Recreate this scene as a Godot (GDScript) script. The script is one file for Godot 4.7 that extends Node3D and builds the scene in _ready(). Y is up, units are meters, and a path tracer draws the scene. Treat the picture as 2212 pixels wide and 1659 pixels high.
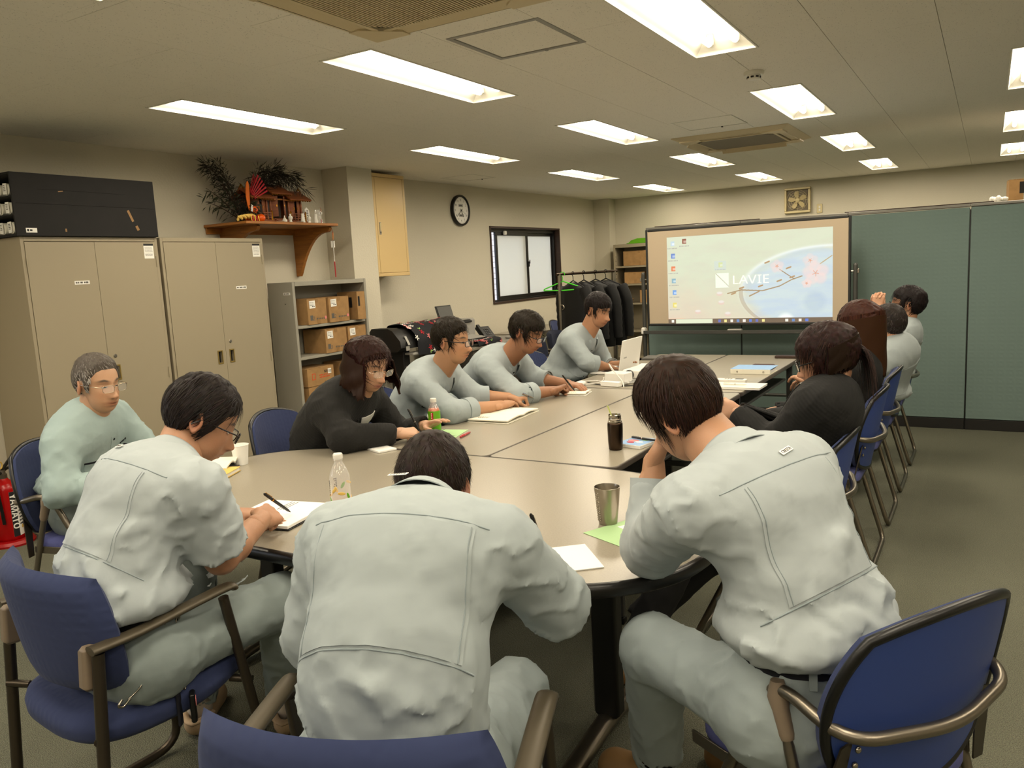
extends Node3D
var M := {}
var rng := RandomNumberGenerator.new()
func _ready() -> void:
	rng.seed = 7
	var cam := Camera3D.new()
	cam.name = "camera"
	cam.transform = Transform3D(Basis(Vector3(0.5072, -0.0515, 0.8603), Vector3(0.1482, 0.9886, -0.0282), Vector3(-0.849, 0.1418, 0.5091)).orthonormalized(), Vector3(0, 1.463, 0))
	cam.fov = 51.296
	cam.near = 0.05
	cam.far = 60.0
	add_child(cam)
	cam.current = true
	var env := Environment.new()
	var sky := Sky.new()
	var sm := ProceduralSkyMaterial.new()
	sm.sky_top_color = Color(0.80, 0.86, 0.95)
	sm.sky_horizon_color = Color(0.95, 0.96, 0.97)
	sm.ground_bottom_color = Color(0.42, 0.42, 0.41)
	sm.ground_horizon_color = Color(0.72, 0.72, 0.71)
	sky.sky_material = sm
	env.background_mode = Environment.BG_SKY
	env.sky = sky
	env.background_energy_multiplier = SKY_ENERGY
	env.tonemap_mode = Environment.TONE_MAPPER_LINEAR
	env.tonemap_exposure = EXPOSURE
	env.sdfgi_enabled = true
	env.ssao_enabled = true
	env.ssil_enabled = true
	var we := WorldEnvironment.new()
	we.name = "world_environment"
	we.environment = env
	add_child(we)
	materials()
	room()
	ceiling_lights()
	fittings()
	furniture()
	table_things()
	wall_things()
	people()
const SKY_ENERGY := 5.0
const EXPOSURE := 1.0
const LAMP_COLOR := Color(1.0, 0.945, 0.85)
const LAMP_ENERGY := 1.65
const TUBE_GLOW := 9.0
# ---------------------------------------------------------------- materials
func mk(key: String, col: Color, rough := 0.6, metal := 0.0) -> StandardMaterial3D:
	var m := StandardMaterial3D.new()
	m.resource_name = key
	m.albedo_color = col
	m.roughness = rough
	m.metallic = metal
	M[key] = m
	return m
func noise_tex(size: int, freq: float, seed_: int, ramp: Array, octaves := 3, kind := FastNoiseLite.TYPE_SIMPLEX_SMOOTH, normal := false, bump := 4.0) -> NoiseTexture2D:
	var n := FastNoiseLite.new()
	n.seed = seed_
	n.frequency = freq
	n.noise_type = kind
	n.fractal_octaves = octaves
	var t := NoiseTexture2D.new()
	t.width = size
	t.height = size
	t.seamless = true
	t.noise = n
	if ramp.size() > 0:
		var g := Gradient.new()
		var offs := PackedFloat32Array()
		var cols := PackedColorArray()
		for r in ramp:
			offs.append(r[0])
			cols.append(r[1])
		g.offsets = offs
		g.colors = cols
		t.color_ramp = g
	if normal:
		t.as_normal_map = true
		t.bump_strength = bump
	return t
func tri(m: StandardMaterial3D, scale: float, world := true) -> void:
	m.uv1_triplanar = true
	m.uv1_world_triplanar = world
	m.uv1_scale = Vector3(scale, scale, scale)
func gr(v: float) -> Color:
	return Color(v, v, v)
func img_tex(im: Image) -> ImageTexture:
	return ImageTexture.create_from_image(im)
func weave_image(px: int, kind: int) -> Image:
	var im := Image.create(px, px, false, Image.FORMAT_L8)
	for y in px:
		for x in px:
			var a := 0.5 + 0.5 * sin(TAU * x * 16.0 / px)
			var b := 0.5 + 0.5 * sin(TAU * y * 16.0 / px)
			var v := 0.5
			if kind == 0:
				v = maxf(a * (0.6 + 0.4 * cos(TAU * y * 8.0 / px)), b * (0.6 - 0.4 * cos(TAU * x * 8.0 / px)))
			else:
				v = 0.5 + 0.5 * sin(TAU * (x + y) * 16.0 / px)
			im.set_pixel(x, y, Color(v, v, v))
	return im
func materials() -> void:
	var m: StandardMaterial3D
	m = mk("wall", Color(0.80, 0.775, 0.70), 0.85)
	m.heightmap_enabled = true
	m.heightmap_texture = noise_tex(512, 0.05, 3, [], 4)
	m.heightmap_scale = 0.12
	tri(m, 1.6)
	m = mk("tile", Color(0.92, 0.905, 0.86), 0.9)
	m.albedo_texture = fissure_texture()
	m.heightmap_enabled = true
	m.heightmap_texture = m.albedo_texture
	m.heightmap_scale = 0.25
	tri(m, 1.4)
	mk("slab", Color(0.55, 0.54, 0.5), 0.9)
	m = mk("carpet", Color(0.455, 0.458, 0.385), 0.97)
	m.albedo_texture = noise_tex(1024, 0.16, 11, [[0.2, gr(0.62)], [0.5, gr(0.86)], [0.8, gr(1.0)]], 3)
	m.heightmap_enabled = true
	m.heightmap_texture = noise_tex(512, 0.25, 12, [], 2)
	m.heightmap_scale = 0.5
	tri(m, 1.4)
	mk("trim_dark", Color(0.17, 0.155, 0.14), 0.6)
	mk("white_metal", Color(0.86, 0.85, 0.80), 0.35)
	mk("reflector", Color(0.93, 0.92, 0.88), 0.35)
	m = mk("tube_glow", Color(1, 1, 1), 0.4)
	m.emission_enabled = true
	m.emission = LAMP_COLOR
	m.emission_energy_multiplier = TUBE_GLOW
	mk("lamp_holder", Color(0.9, 0.9, 0.88), 0.4)
	mk("aircon", Color(0.80, 0.74, 0.60), 0.5)
	mk("aircon_dark", Color(0.10, 0.09, 0.08), 0.7)
	mk("aircon_grille", Color(0.44, 0.40, 0.33), 0.6)
	mk("alu", Color(0.62, 0.61, 0.58), 0.4, 0.4)
	mk("cabinet", Color(0.60, 0.557, 0.465), 0.5)
	mk("cabinet_edge", Color(0.12, 0.11, 0.09), 0.7)
	mk("handle_brass", Color(0.52, 0.44, 0.22), 0.4, 0.2)
	mk("handle_hole", Color(0.06, 0.05, 0.04), 0.8)
	mk("steel_shelf", Color(0.60, 0.585, 0.535), 0.45)
	m = mk("cardboard", Color(0.66, 0.51, 0.32), 0.85)
	m.albedo_texture = noise_tex(256, 0.03, 5, [[0.0, gr(0.88)], [1.0, gr(1.0)]], 4)
	tri(m, 1.5)
	mk("tape", Color(0.56, 0.42, 0.24), 0.5)
	mk("paper", Color(0.93, 0.925, 0.90), 0.75)
	mk("paper_page", Color(0.91, 0.895, 0.83), 0.8)
	mk("ink", Color(0.08, 0.08, 0.09), 0.7)
	mk("ink_grey", Color(0.36, 0.35, 0.33), 0.8)
	mk("ink_orange", Color(0.80, 0.30, 0.12), 0.7)
	mk("ink_pink", Color(0.86, 0.50, 0.50), 0.7)
	m = mk("tabletop", Color(0.600, 0.570, 0.505), 0.28)
	m.albedo_texture = noise_tex(512, 0.12, 21, [[0.2, gr(0.95)], [0.8, gr(1.0)]], 3)
	tri(m, 2.2)
	mk("table_edge", Color(0.075, 0.068, 0.06), 0.35)
	mk("table_edge_grey", Color(0.30, 0.27, 0.235), 0.45)
	mk("table_leg", Color(0.035, 0.035, 0.035), 0.45)
	mk("leg_grey", Color(0.30, 0.30, 0.29), 0.4, 0.3)
	mk("chrome", Color(0.66, 0.63, 0.58), 0.22, 1.0)
	mk("steel_satin", Color(0.50, 0.47, 0.42), 0.33, 0.9)
	mk("bronze_tube", Color(0.30, 0.27, 0.23), 0.35, 0.8)
	m = mk("arm_pad", Color(0.30, 0.27, 0.21), 0.42, 0.3)
	m = mk("chair_cloth", Color(0.175, 0.215, 0.36), 0.92)
	cloth_bits(m, 42.0, 0, 0.10)
	m.rim_enabled = true
	m.rim = 0.25
	m.rim_tint = 0.6
	m = mk("chair_shell", Color(0.17, 0.26, 0.52), 0.5)
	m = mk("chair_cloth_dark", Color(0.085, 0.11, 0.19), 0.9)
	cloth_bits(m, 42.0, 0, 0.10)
	m = mk("chair_seat_cloth", Color(0.34, 0.36, 0.58), 0.92)
	cloth_bits(m, 42.0, 0, 0.10)
	mk("black_plastic", Color(0.025, 0.024, 0.023), 0.38)
	mk("dark_plastic", Color(0.045, 0.043, 0.042), 0.5)
	mk("beige_plastic", Color(0.50, 0.44, 0.37), 0.5)
	mk("partition_cloth", Color(0.435, 0.51, 0.493), 0.9)
	cloth_bits(M["partition_cloth"], 30.0, 0, 0.08)
	mk("partition_rail", Color(0.50, 0.49, 0.46), 0.45, 0.3)
	mk("plinth", Color(0.085, 0.075, 0.065), 0.6)
	mk("board_white", Color(0.72, 0.655, 0.56), 0.3)
	mk("board_frame", Color(0.12, 0.125, 0.12), 0.45)
	mk("board_post", Color(0.30, 0.30, 0.285), 0.4, 0.5)
	m = mk("wood_shelf", Color(0.72, 0.47, 0.20), 0.5)
	wood_bits(m, 2.5)
	m = mk("wood_shrine", Color(0.60, 0.33, 0.15), 0.55)
	wood_bits(m, 6.0)
	m = mk("wood_frame", Color(0.24, 0.145, 0.07), 0.5)
	wood_bits(m, 4.0)
	mk("sash", Color(0.055, 0.045, 0.04), 0.4, 0.2)
	mk("gold", Color(0.80, 0.58, 0.16), 0.25, 0.9)
	mk("porcelain", Color(0.90, 0.90, 0.86), 0.2)
	mk("orange_fruit", Color(0.90, 0.36, 0.04), 0.35)
	m = mk("leaf", Color(0.13, 0.155, 0.07), 0.6)
	m.backlight_enabled = true
	m.backlight = Color(0.08, 0.09, 0.03)
	m = mk("leaf_dry", Color(0.135, 0.125, 0.09), 0.7)
	mk("red_paint", Color(0.66, 0.015, 0.025), 0.25)
	mk("red_plastic", Color(0.62, 0.03, 0.05), 0.4)
	mk("fan_red", Color(0.70, 0.05, 0.12), 0.7)
	mk("fan_orange", Color(0.86, 0.42, 0.05), 0.7)
	m = mk("black_card", Color(0.075, 0.063, 0.056), 0.8)
	m.albedo_texture = noise_tex(512, 0.012, 31, [[0.0, gr(0.8)], [1.0, gr(1.0)]], 5)
	tri(m, 1.0)
	mk("cream_paint", Color(0.82, 0.71, 0.50), 0.28)
	mk("cream_plastic", Color(0.80, 0.74, 0.56), 0.4)
	mk("white_plastic", Color(0.90, 0.89, 0.86), 0.35)
	mk("printer_grey", Color(0.62, 0.61, 0.585), 0.4)
	mk("printer_dark", Color(0.07, 0.068, 0.065), 0.5)
	mk("desk_grey", Color(0.52, 0.50, 0.455), 0.45)
	mk("desk_side", Color(0.25, 0.235, 0.21), 0.5)
	mk("steel", Color(0.62, 0.59, 0.54), 0.28, 1.0)
	mk("steel_dark", Color(0.27, 0.22, 0.18), 0.28, 1.0)
	mk("green_sheet", Color(0.62, 0.78, 0.42), 0.7)
	mk("green_mint", Color(0.66, 0.80, 0.58), 0.7)
	mk("green_label", Color(0.36, 0.62, 0.06), 0.4)
	mk("yellow_card", Color(0.86, 0.72, 0.36), 0.6)
	mk("blue_sheet", Color(0.52, 0.66, 0.82), 0.6)
	mk("straw", Color(0.80, 0.84, 0.50), 0.5)
	mk("brown_case", Color(0.22, 0.085, 0.05), 0.5)
	mk("hanger_green", Color(0.30, 0.85, 0.14), 0.4)
	mk("coat_black", Color(0.022, 0.022, 0.026), 0.75)
	m = mk("pet", Color(1, 1, 1, 0.13), 0.05)
	m.transparency = BaseMaterial3D.TRANSPARENCY_ALPHA
	m = mk("lens", Color(0.95, 0.97, 1, 0.07), 0.02)
	m.transparency = BaseMaterial3D.TRANSPARENCY_ALPHA
	m = mk("pane_clear", Color(0.9, 0.95, 0.95, 0.08), 0.02)
	m.transparency = BaseMaterial3D.TRANSPARENCY_ALPHA
	m = mk("pane_frost", Color(0.93, 0.94, 0.93), 0.55)
	m.backlight_enabled = true
	m.backlight = Color(0.92, 0.92, 0.9)
	m = mk("tea_amber", Color(0.85, 0.40, 0.06), 0.12)
	m.backlight_enabled = true
	m.backlight = Color(0.5, 0.2, 0.02)
	mk("siding", Color(0.74, 0.70, 0.68), 0.8)
	mk("siding_low", Color(0.52, 0.47, 0.46), 0.8)
	m = mk("skin", Color(1, 1, 1), 0.52)
	m.vertex_color_use_as_albedo = true
	m.subsurf_scatter_enabled = true
	m.subsurf_scatter_strength = 0.06
	m.heightmap_enabled = true
	m.heightmap_texture = noise_tex(256, 0.12, 41, [], 3)
	m.heightmap_scale = 0.03
	tri(m, 9.0, false)
	m = mk("hair", Color(1, 1, 1), 0.5)
	m.vertex_color_use_as_albedo = true
	m.metallic_specular = 0.25
	m = mk("eye", Color(1, 1, 1), 0.15)
	m.vertex_color_use_as_albedo = true
	shirt("shirt", Color(0.60, 0.638, 0.645))
	shirt("shirt_pale", Color(0.645, 0.68, 0.69))
	shirt("shirt_mint", Color(0.59, 0.665, 0.66))
	shirt("trousers", Color(0.53, 0.575, 0.57))
	shirt("trousers_pale", Color(0.60, 0.645, 0.65))
	shirt("seam_thread", Color(0.54, 0.585, 0.595))
	m = mk("cardigan", Color(0.085, 0.082, 0.072), 0.95)
	cloth_bits(m, 55.0, 1, 0.12)
	m.rim_enabled = true
	m.rim = 0.2
	m.rim_tint = 0.5
	m = mk("cardigan_dark", Color(0.045, 0.045, 0.042), 0.95)
	cloth_bits(m, 55.0, 1, 0.12)
	mk("vest_black", Color(0.012, 0.012, 0.014), 0.9)
	mk("white_cloth", Color(0.90, 0.89, 0.87), 0.8)
	mk("navy_cloth", Color(0.03, 0.04, 0.075), 0.85)
	mk("black_cloth", Color(0.015, 0.015, 0.016), 0.9)
	mk("belt_black", Color(0.018, 0.017, 0.018), 0.45)
	mk("belt_navy", Color(0.03, 0.035, 0.09), 0.7)
	mk("lanyard", Color(0.05, 0.16, 0.46), 0.6)
	mk("sock", Color(0.80, 0.76, 0.71), 0.9)
	mk("clog", Color(0.70, 0.60, 0.48), 0.6)
	mk("sandal_tan", Color(0.55, 0.42, 0.26), 0.6)
	mk("specs_black", Color(0.02, 0.015, 0.015), 0.25)
	mk("specs_brown", Color(0.07, 0.03, 0.02), 0.25)
	mk("specs_silver", Color(0.75, 0.70, 0.62), 0.2, 1.0)
func shirt(key: String, col: Color) -> void:
	var m := mk(key, col, 0.85)
	cloth_bits(m, 46.0, 0, 0.035)
	m.rim_enabled = true
	m.rim = 0.12
	m.rim_tint = 0.5
var weaves := {}
func cloth_bits(m: StandardMaterial3D, scale: float, kind: int, depth: float) -> void:
	if not weaves.has(kind):
		weaves[kind] = img_tex(weave_image(128, kind))
	m.heightmap_enabled = true
	m.heightmap_texture = weaves[kind]
	m.heightmap_scale = depth
	tri(m, scale / 16.0, false)
func wood_bits(m: StandardMaterial3D, scale: float) -> void:
	if not weaves.has("wood"):
		var im := Image.create(256, 256, false, Image.FORMAT_RGB8)
		var n := FastNoiseLite.new()
		n.seed = 9
		n.frequency = 0.02
		for y in 256:
			for x in 256:
				var a: float = n.get_noise_2d(x * 0.35, y * 5.0)
				var b: float = n.get_noise_2d(x * 0.1 + 400.0, y * 1.2)
				var v: float = clampf(0.86 + 0.12 * a + 0.08 * b, 0.6, 1.0)
				im.set_pixel(x, y, Color(v, v * 0.985, v * 0.96))
		weaves["wood"] = img_tex(im)
	m.albedo_texture = weaves["wood"]
	tri(m, scale, false)
func fissure_texture() -> ImageTexture:
	var im := Image.create(1024, 1024, false, Image.FORMAT_L8)
	im.fill(Color(1, 1, 1))
	var r := RandomNumberGenerator.new()
	r.seed = 77
	for k in 1500:
		var x := r.randf() * 1024.0
		var y := r.randf() * 1024.0
		var a := r.randf_range(-0.5, 0.5) + (PI / 2 if r.randf() < 0.12 else 0.0)
		var len_ := r.randi_range(2, 11)
		var v := r.randf_range(0.55, 0.86)
		for s in len_:
			x += cos(a)
			y += sin(a)
			a += r.randf_range(-0.3, 0.3)
			var w := 2 if s > 1 and s < len_ - 2 and r.randf() < 0.6 else 1
			im.fill_rect(Rect2i(posmod(int(x), 1022), posmod(int(y), 1022), w, w), Color(v, v, v))
	for k in 2600:
		var v2 := r.randf_range(0.8, 0.95)
		im.set_pixel(r.randi() % 1024, r.randi() % 1024, Color(v2, v2, v2))
	return img_tex(im)
# ---------------------------------------------------------------- mesh building
class MB extends RefCounted:
	var v := PackedVector3Array()
	var n := PackedVector3Array()
	var c := PackedColorArray()
	var t := PackedVector2Array()
	var i := PackedInt32Array()
	var col := Color(1, 1, 1)
	func vert(p: Vector3, nn: Vector3, uv := Vector2.ZERO) -> int:
		v.append(p)
		n.append(nn)
		c.append(col)
		t.append(uv)
		return v.size() - 1
	func quad(a: Vector3, b: Vector3, cc: Vector3, d: Vector3) -> void:
		var nn := (b - a).cross(d - a)
		if nn.length_squared() < 1e-14:
			nn = (cc - b).cross(a - b)
		nn = nn.normalized()
		var k := vert(a, nn, Vector2(0, 1))
		vert(b, nn, Vector2(1, 1))
		vert(cc, nn, Vector2(1, 0))
		vert(d, nn, Vector2(0, 0))
		i.append_array(PackedInt32Array([k, k + 2, k + 1, k, k + 3, k + 2]))
	func tri3(a: Vector3, b: Vector3, cc: Vector3) -> void:
		var nn := (b - a).cross(cc - a).normalized()
		var k := vert(a, nn)
		vert(b, nn)
		vert(cc, nn)
		i.append_array(PackedInt32Array([k, k + 2, k + 1]))
	func box(size: Vector3, at := Vector3.ZERO, bevel := 0.0, turn := Basis.IDENTITY) -> MB:
		var h := size * 0.5
		bevel = minf(bevel, minf(h.x, minf(h.y, h.z)) * 0.6)
		var q := h - Vector3(bevel, bevel, bevel)
		var id := {}
		for ax in 3:
			for s in [-1, 1]:
				for a in [-1, 1]:
					for b in [-1, 1]:
						var p := Vector3.ZERO
						var u := (ax + 1) % 3
						var w := (ax + 2) % 3
						p[ax] = h[ax] * s
						p[u] = q[u] * a
						p[w] = q[w] * b
						var nn := Vector3.ZERO
						nn[ax] = s
						var uv := Vector2(p[u], p[w])
						id[[ax, s, a, b]] = vert(at + turn * p, turn * nn, uv)
				var k: Array = [id[[ax, s, -1, -1]], id[[ax, s, 1, -1]], id[[ax, s, 1, 1]], id[[ax, s, -1, 1]]]
				if s < 0:
					k.reverse()
				i.append_array(PackedInt32Array([k[0], k[2], k[1], k[0], k[3], k[2]]))
		if bevel <= 0.0:
			return self
		for ax in 3:
			var u := (ax + 1) % 3
			var w := (ax + 2) % 3
			for su in [-1, 1]:
				for sw in [-1, 1]:
					var a0: int = id[[u, su, sw, -1]]
					var a1: int = id[[u, su, sw, 1]]
					var b0: int = id[[w, sw, -1, su]]
					var b1: int = id[[w, sw, 1, su]]
					face4(a0, a1, b1, b0)
		for sx in [-1, 1]:
			for sy in [-1, 1]:
				for sz in [-1, 1]:
					face3(id[[0, sx, sy, sz]], id[[1, sy, sz, sx]], id[[2, sz, sx, sy]])
		return self
	func face3(a: int, b: int, cc: int) -> void:
		var g := (v[b] - v[a]).cross(v[cc] - v[a])
		if g.dot(n[a] + n[b] + n[cc]) > 0.0:
			i.append_array(PackedInt32Array([a, cc, b]))
		else:
			i.append_array(PackedInt32Array([a, b, cc]))
	func face4(a: int, b: int, cc: int, d: int) -> void:
		face3(a, b, cc)
		face3(a, cc, d)
	func grid(p: PackedVector3Array, nu: int, nv: int, loop_u := false, loop_v := false, flip := false) -> void:
		var base := v.size()
		for b in nv:
			for a in nu:
				var a0 := a - 1
				var a1 := a + 1
				if loop_u:
					a0 = posmod(a0, nu)
					a1 = posmod(a1, nu)
				else:
					a0 = maxi(a0, 0)
					a1 = mini(a1, nu - 1)
				var b0 := b - 1
				var b1 := b + 1
				if loop_v:
					b0 = posmod(b0, nv)
					b1 = posmod(b1, nv)
				else:
					b0 = maxi(b0, 0)
					b1 = mini(b1, nv - 1)
				var du := p[b * nu + a1] - p[b * nu + a0]
				var dv := p[b1 * nu + a] - p[b0 * nu + a]
				if du.length_squared() < 1e-12:
					du = p[mini(b + 1, nv - 1) * nu + a1] + p[maxi(b - 1, 0) * nu + a1] - p[mini(b + 1, nv - 1) * nu + a0] - p[maxi(b - 1, 0) * nu + a0]
				var nn := du.cross(dv).normalized()
				vert(p[b * nu + a], -nn if flip else nn, Vector2(float(a) / nu, float(b) / nv))
		for b in (nv if loop_v else nv - 1):
			for a in (nu if loop_u else nu - 1):
				var k0 := base + b * nu + a
				var k1 := base + b * nu + (a + 1) % nu
				var k2 := base + ((b + 1) % nv) * nu + (a + 1) % nu
				var k3 := base + ((b + 1) % nv) * nu + a
				if flip:
					i.append_array(PackedInt32Array([k0, k1, k2, k0, k2, k3]))
				else:
					i.append_array(PackedInt32Array([k0, k2, k1, k0, k3, k2]))
	func tube(path: PackedVector3Array, r: Variant, sides := 10, closed := false, flat := 1.0, side_hint := Vector3.ZERO) -> MB:
		var m := path.size()
		var ref := side_hint
		var pts := PackedVector3Array()
		var up := Vector3.ZERO
		for k in m:
			var d: Vector3
			if closed:
				d = path[(k + 1) % m] - path[(k - 1 + m) % m]
			else:
				d = path[mini(k + 1, m - 1)] - path[maxi(k - 1, 0)]
			d = d.normalized()
			if k == 0:
				if ref == Vector3.ZERO:
					ref = Vector3.UP if absf(d.y) < 0.9 else Vector3.RIGHT
				up = (ref - d * ref.dot(d)).normalized()
			else:
				up = (up - d * up.dot(d)).normalized()
			var sd := d.cross(up)
			var rr: float = r[k] if r is PackedFloat32Array else r
			for s in sides:
				var a := -TAU * s / sides
				pts.append(path[k] + up * cos(a) * rr + sd * sin(a) * rr * flat)
		grid(pts, sides, m, true, closed)
		if not closed:
			for e in 2:
				var k: int = 0 if e == 0 else m - 1
				var d2 := (path[0] - path[1]) if e == 0 else (path[m - 1] - path[m - 2])
				var ctr := vert(path[k], d2.normalized())
				for s in sides:
					var a1 := vert(pts[k * sides + s], d2.normalized())
					var a2 := vert(pts[k * sides + (s + 1) % sides], d2.normalized())
					face3(ctr, a1, a2)
		return self
	func lathe(prof: PackedVector2Array, seg := 24, xf := Transform3D.IDENTITY, crease := 0.75) -> MB:
		var m := prof.size()
		var nn: Array[Vector2] = []
		for k in m - 1:
			var d := prof[k + 1] - prof[k]
			nn.append(Vector2(d.y, -d.x).normalized())
		for k in m - 1:
			var n0 := nn[k]
			var n1 := nn[k]
			if k > 0 and nn[k].dot(nn[k - 1]) > crease:
				n0 = (nn[k] + nn[k - 1]).normalized()
			if k < m - 2 and nn[k].dot(nn[k + 1]) > crease:
				n1 = (nn[k] + nn[k + 1]).normalized()
			var base := v.size()
			for s in seg + 1:
				var a := TAU * s / seg
				var e := Vector3(cos(a), 0, sin(a))
				vert(xf * (e * prof[k].x + Vector3.UP * prof[k].y), (xf.basis * (e * n0.x + Vector3.UP * n0.y)).normalized(), Vector2(1.0 - float(s) / seg, 1.0 - float(k) / (m - 1)))
				vert(xf * (e * prof[k + 1].x + Vector3.UP * prof[k + 1].y), (xf.basis * (e * n1.x + Vector3.UP * n1.y)).normalized(), Vector2(1.0 - float(s) / seg, 1.0 - float(k + 1) / (m - 1)))
			for s in seg:
				var b := base + s * 2
				i.append_array(PackedInt32Array([b, b + 2, b + 1, b + 2, b + 3, b + 1]))
		return self
	func prism(poly: PackedVector2Array, depth: float, xf := Transform3D.IDENTITY, soft := 0.8) -> MB:
		if Geometry2D.is_polygon_clockwise(poly):
			poly = poly.duplicate()
			poly.reverse()
		var m := poly.size()
		var idx := Geometry2D.triangulate_polygon(poly)
		for e in 2:
			var z := depth if e == 0 else 0.0
			var nn := (xf.basis * Vector3(0, 0, 1 if e == 0 else -1)).normalized()
			var base := v.size()
			for p in poly:
				vert(xf * Vector3(p.x, p.y, z), nn, p)
			for k in range(0, idx.size(), 3):
				face3(base + idx[k], base + idx[k + 1], base + idx[k + 2])
		var en: Array[Vector2] = []
		for k in m:
			var d := poly[(k + 1) % m] - poly[k]
			en.append(Vector2(d.y, -d.x).normalized())
		for k in m:
			var n0 := en[k]
			var n1 := en[k]
			if en[k].dot(en[(k - 1 + m) % m]) > soft:
				n0 = (en[k] + en[(k - 1 + m) % m]).normalized()
			if en[k].dot(en[(k + 1) % m]) > soft:
				n1 = (en[k] + en[(k + 1) % m]).normalized()
			var p0 := poly[k]
			var p1 := poly[(k + 1) % m]
			var w0 := (xf.basis * Vector3(n0.x, n0.y, 0)).normalized()
			var w1 := (xf.basis * Vector3(n1.x, n1.y, 0)).normalized()
			var a := vert(xf * Vector3(p0.x, p0.y, 0), w0)
			var b := vert(xf * Vector3(p1.x, p1.y, 0), w1)
			var cc := vert(xf * Vector3(p1.x, p1.y, depth), w1)
			var d2 := vert(xf * Vector3(p0.x, p0.y, depth), w0)
			face4(a, b, cc, d2)
		return self
	func ball(at: Vector3, rad: Vector3, seg := 16, rows := 10, turn := Basis.IDENTITY) -> MB:
		var base := v.size()
		for b in rows + 1:
			var th := PI * b / rows
			for a in seg + 1:
				var ph := TAU * a / seg
				var u := Vector3(sin(th) * cos(ph), cos(th), sin(th) * sin(ph))
				vert(at + turn * (u * rad), (turn * (u / rad)).normalized(), Vector2(float(a) / seg, float(b) / rows))
		for b in rows:
			for a in seg:
				var k := base + b * (seg + 1) + a
				i.append_array(PackedInt32Array([k, k + seg + 1, k + 1, k + 1, k + seg + 1, k + seg + 2]))
		return self
	func shell(p: PackedVector3Array, nu: int, nv: int, thick: float) -> MB:
		var tmp := MB.new()
		tmp.grid(p, nu, nv)
		var q := PackedVector3Array()
		for k in p.size():
			q.append(p[k] - tmp.n[k] * thick)
		grid(p, nu, nv)
		grid(q, nu, nv, false, false, true)
		var ring := PackedInt32Array()
		for a in nu:
			ring.append(a)
		for b in range(1, nv):
			ring.append(b * nu + nu - 1)
		for a in range(nu - 2, -1, -1):
			ring.append((nv - 1) * nu + a)
		for b in range(nv - 2, 0, -1):
			ring.append(b * nu)
		for k in ring.size():
			var r0 := ring[k]
			var r1 := ring[(k + 1) % ring.size()]
			quad(p[r1], p[r0], q[r0], q[r1])
		return self
	func join(o: MB, xf := Transform3D.IDENTITY) -> MB:
		var base := v.size()
		for k in o.v.size():
			v.append(xf * o.v[k])
			n.append((xf.basis * o.n[k]).normalized())
		c.append_array(o.c)
		t.append_array(o.t)
		for k in o.i:
			i.append(base + k)
		return self
	func mesh() -> ArrayMesh:
		var a := []
		a.resize(Mesh.ARRAY_MAX)
		a[Mesh.ARRAY_VERTEX] = v
		a[Mesh.ARRAY_NORMAL] = n
		a[Mesh.ARRAY_COLOR] = c
		a[Mesh.ARRAY_TEX_UV] = t
		a[Mesh.ARRAY_INDEX] = i
		var m := ArrayMesh.new()
		m.add_surface_from_arrays(Mesh.PRIMITIVE_TRIANGLES, a)
		return m
func put(called: String, mb: MB, mat: String, parent: Node3D = self) -> MeshInstance3D:
	var o := MeshInstance3D.new()
	o.name = called
	o.mesh = mb.mesh()
	o.material_override = null
	o.mesh.surface_set_material(0, M[mat])
	parent.add_child(o, true)
	return o
func put_mesh(called: String, mesh: Mesh, at: Vector3, parent: Node3D) -> MeshInstance3D:
	var o := MeshInstance3D.new()
	o.name = called
	o.mesh = mesh
	o.position = at
	parent.add_child(o, true)
	return o
func thing(called: String, label: String, category: String, at := Vector3.ZERO, turn := 0.0, group := "") -> Node3D:
	var o := Node3D.new()
	o.name = called
	o.position = at
	o.rotation.y = turn
	add_child(o, true)
	return tag(o, label, category, group)
func tag(o: Node3D, label: String, category: String, group := "") -> Node3D:
	o.set_meta("label", label)
	o.set_meta("category", category)
	if group != "":
		o.set_meta("group", group)
	return o
func struct_node(called: String) -> Node3D:
	var o := Node3D.new()
	o.name = called
	o.set_meta("kind", "structure")
	add_child(o, true)
	return o
func struct_put(called: String, mb: MB, mat: String) -> MeshInstance3D:
	var o := put(called, mb, mat)
	o.set_meta("kind", "structure")
	return o
func words(called: String, text: String, size: float, mat: String, xf: Transform3D, parent: Node3D, depth := 0.0006, bold := false, squeeze := 1.0) -> MeshInstance3D:
	var tm := TextMesh.new()
	var f := SystemFont.new()
	f.font_names = PackedStringArray(["Droid Sans"])
	if bold:
		f.font_weight = 700
	tm.font = f
	tm.text = text
	tm.font_size = 64
	tm.pixel_size = size / 64.0
	tm.depth = depth
	tm.material = M[mat]
	var o := MeshInstance3D.new()
	o.name = called
	o.mesh = tm
	o.transform = Transform3D(xf.basis * Basis.from_scale(Vector3(squeeze, 1, 1)), xf.origin)
	parent.add_child(o, true)
	return o
func pv(a: Array) -> PackedVector3Array:
	var r := PackedVector3Array()
	for p in a:
		r.append(p)
	return r
func round_path(p: Array, r: float, steps := 5, closed := false) -> PackedVector3Array:
	var out := PackedVector3Array()
	var m := p.size()
	for k in m:
		var b: Vector3 = p[k]
		if not closed and (k == 0 or k == m - 1):
			out.append(b)
			continue
		var a: Vector3 = p[(k - 1 + m) % m]
		var cc: Vector3 = p[(k + 1) % m]
		var la := minf(r, (a - b).length() * 0.49)
		var lc := minf(r, (cc - b).length() * 0.49)
		var s := b + (a - b).normalized() * la
		var e := b + (cc - b).normalized() * lc
		for j in steps + 1:
			var t := float(j) / steps
			out.append(s.lerp(b, t).lerp(b.lerp(e, t), t))
	return out
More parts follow.
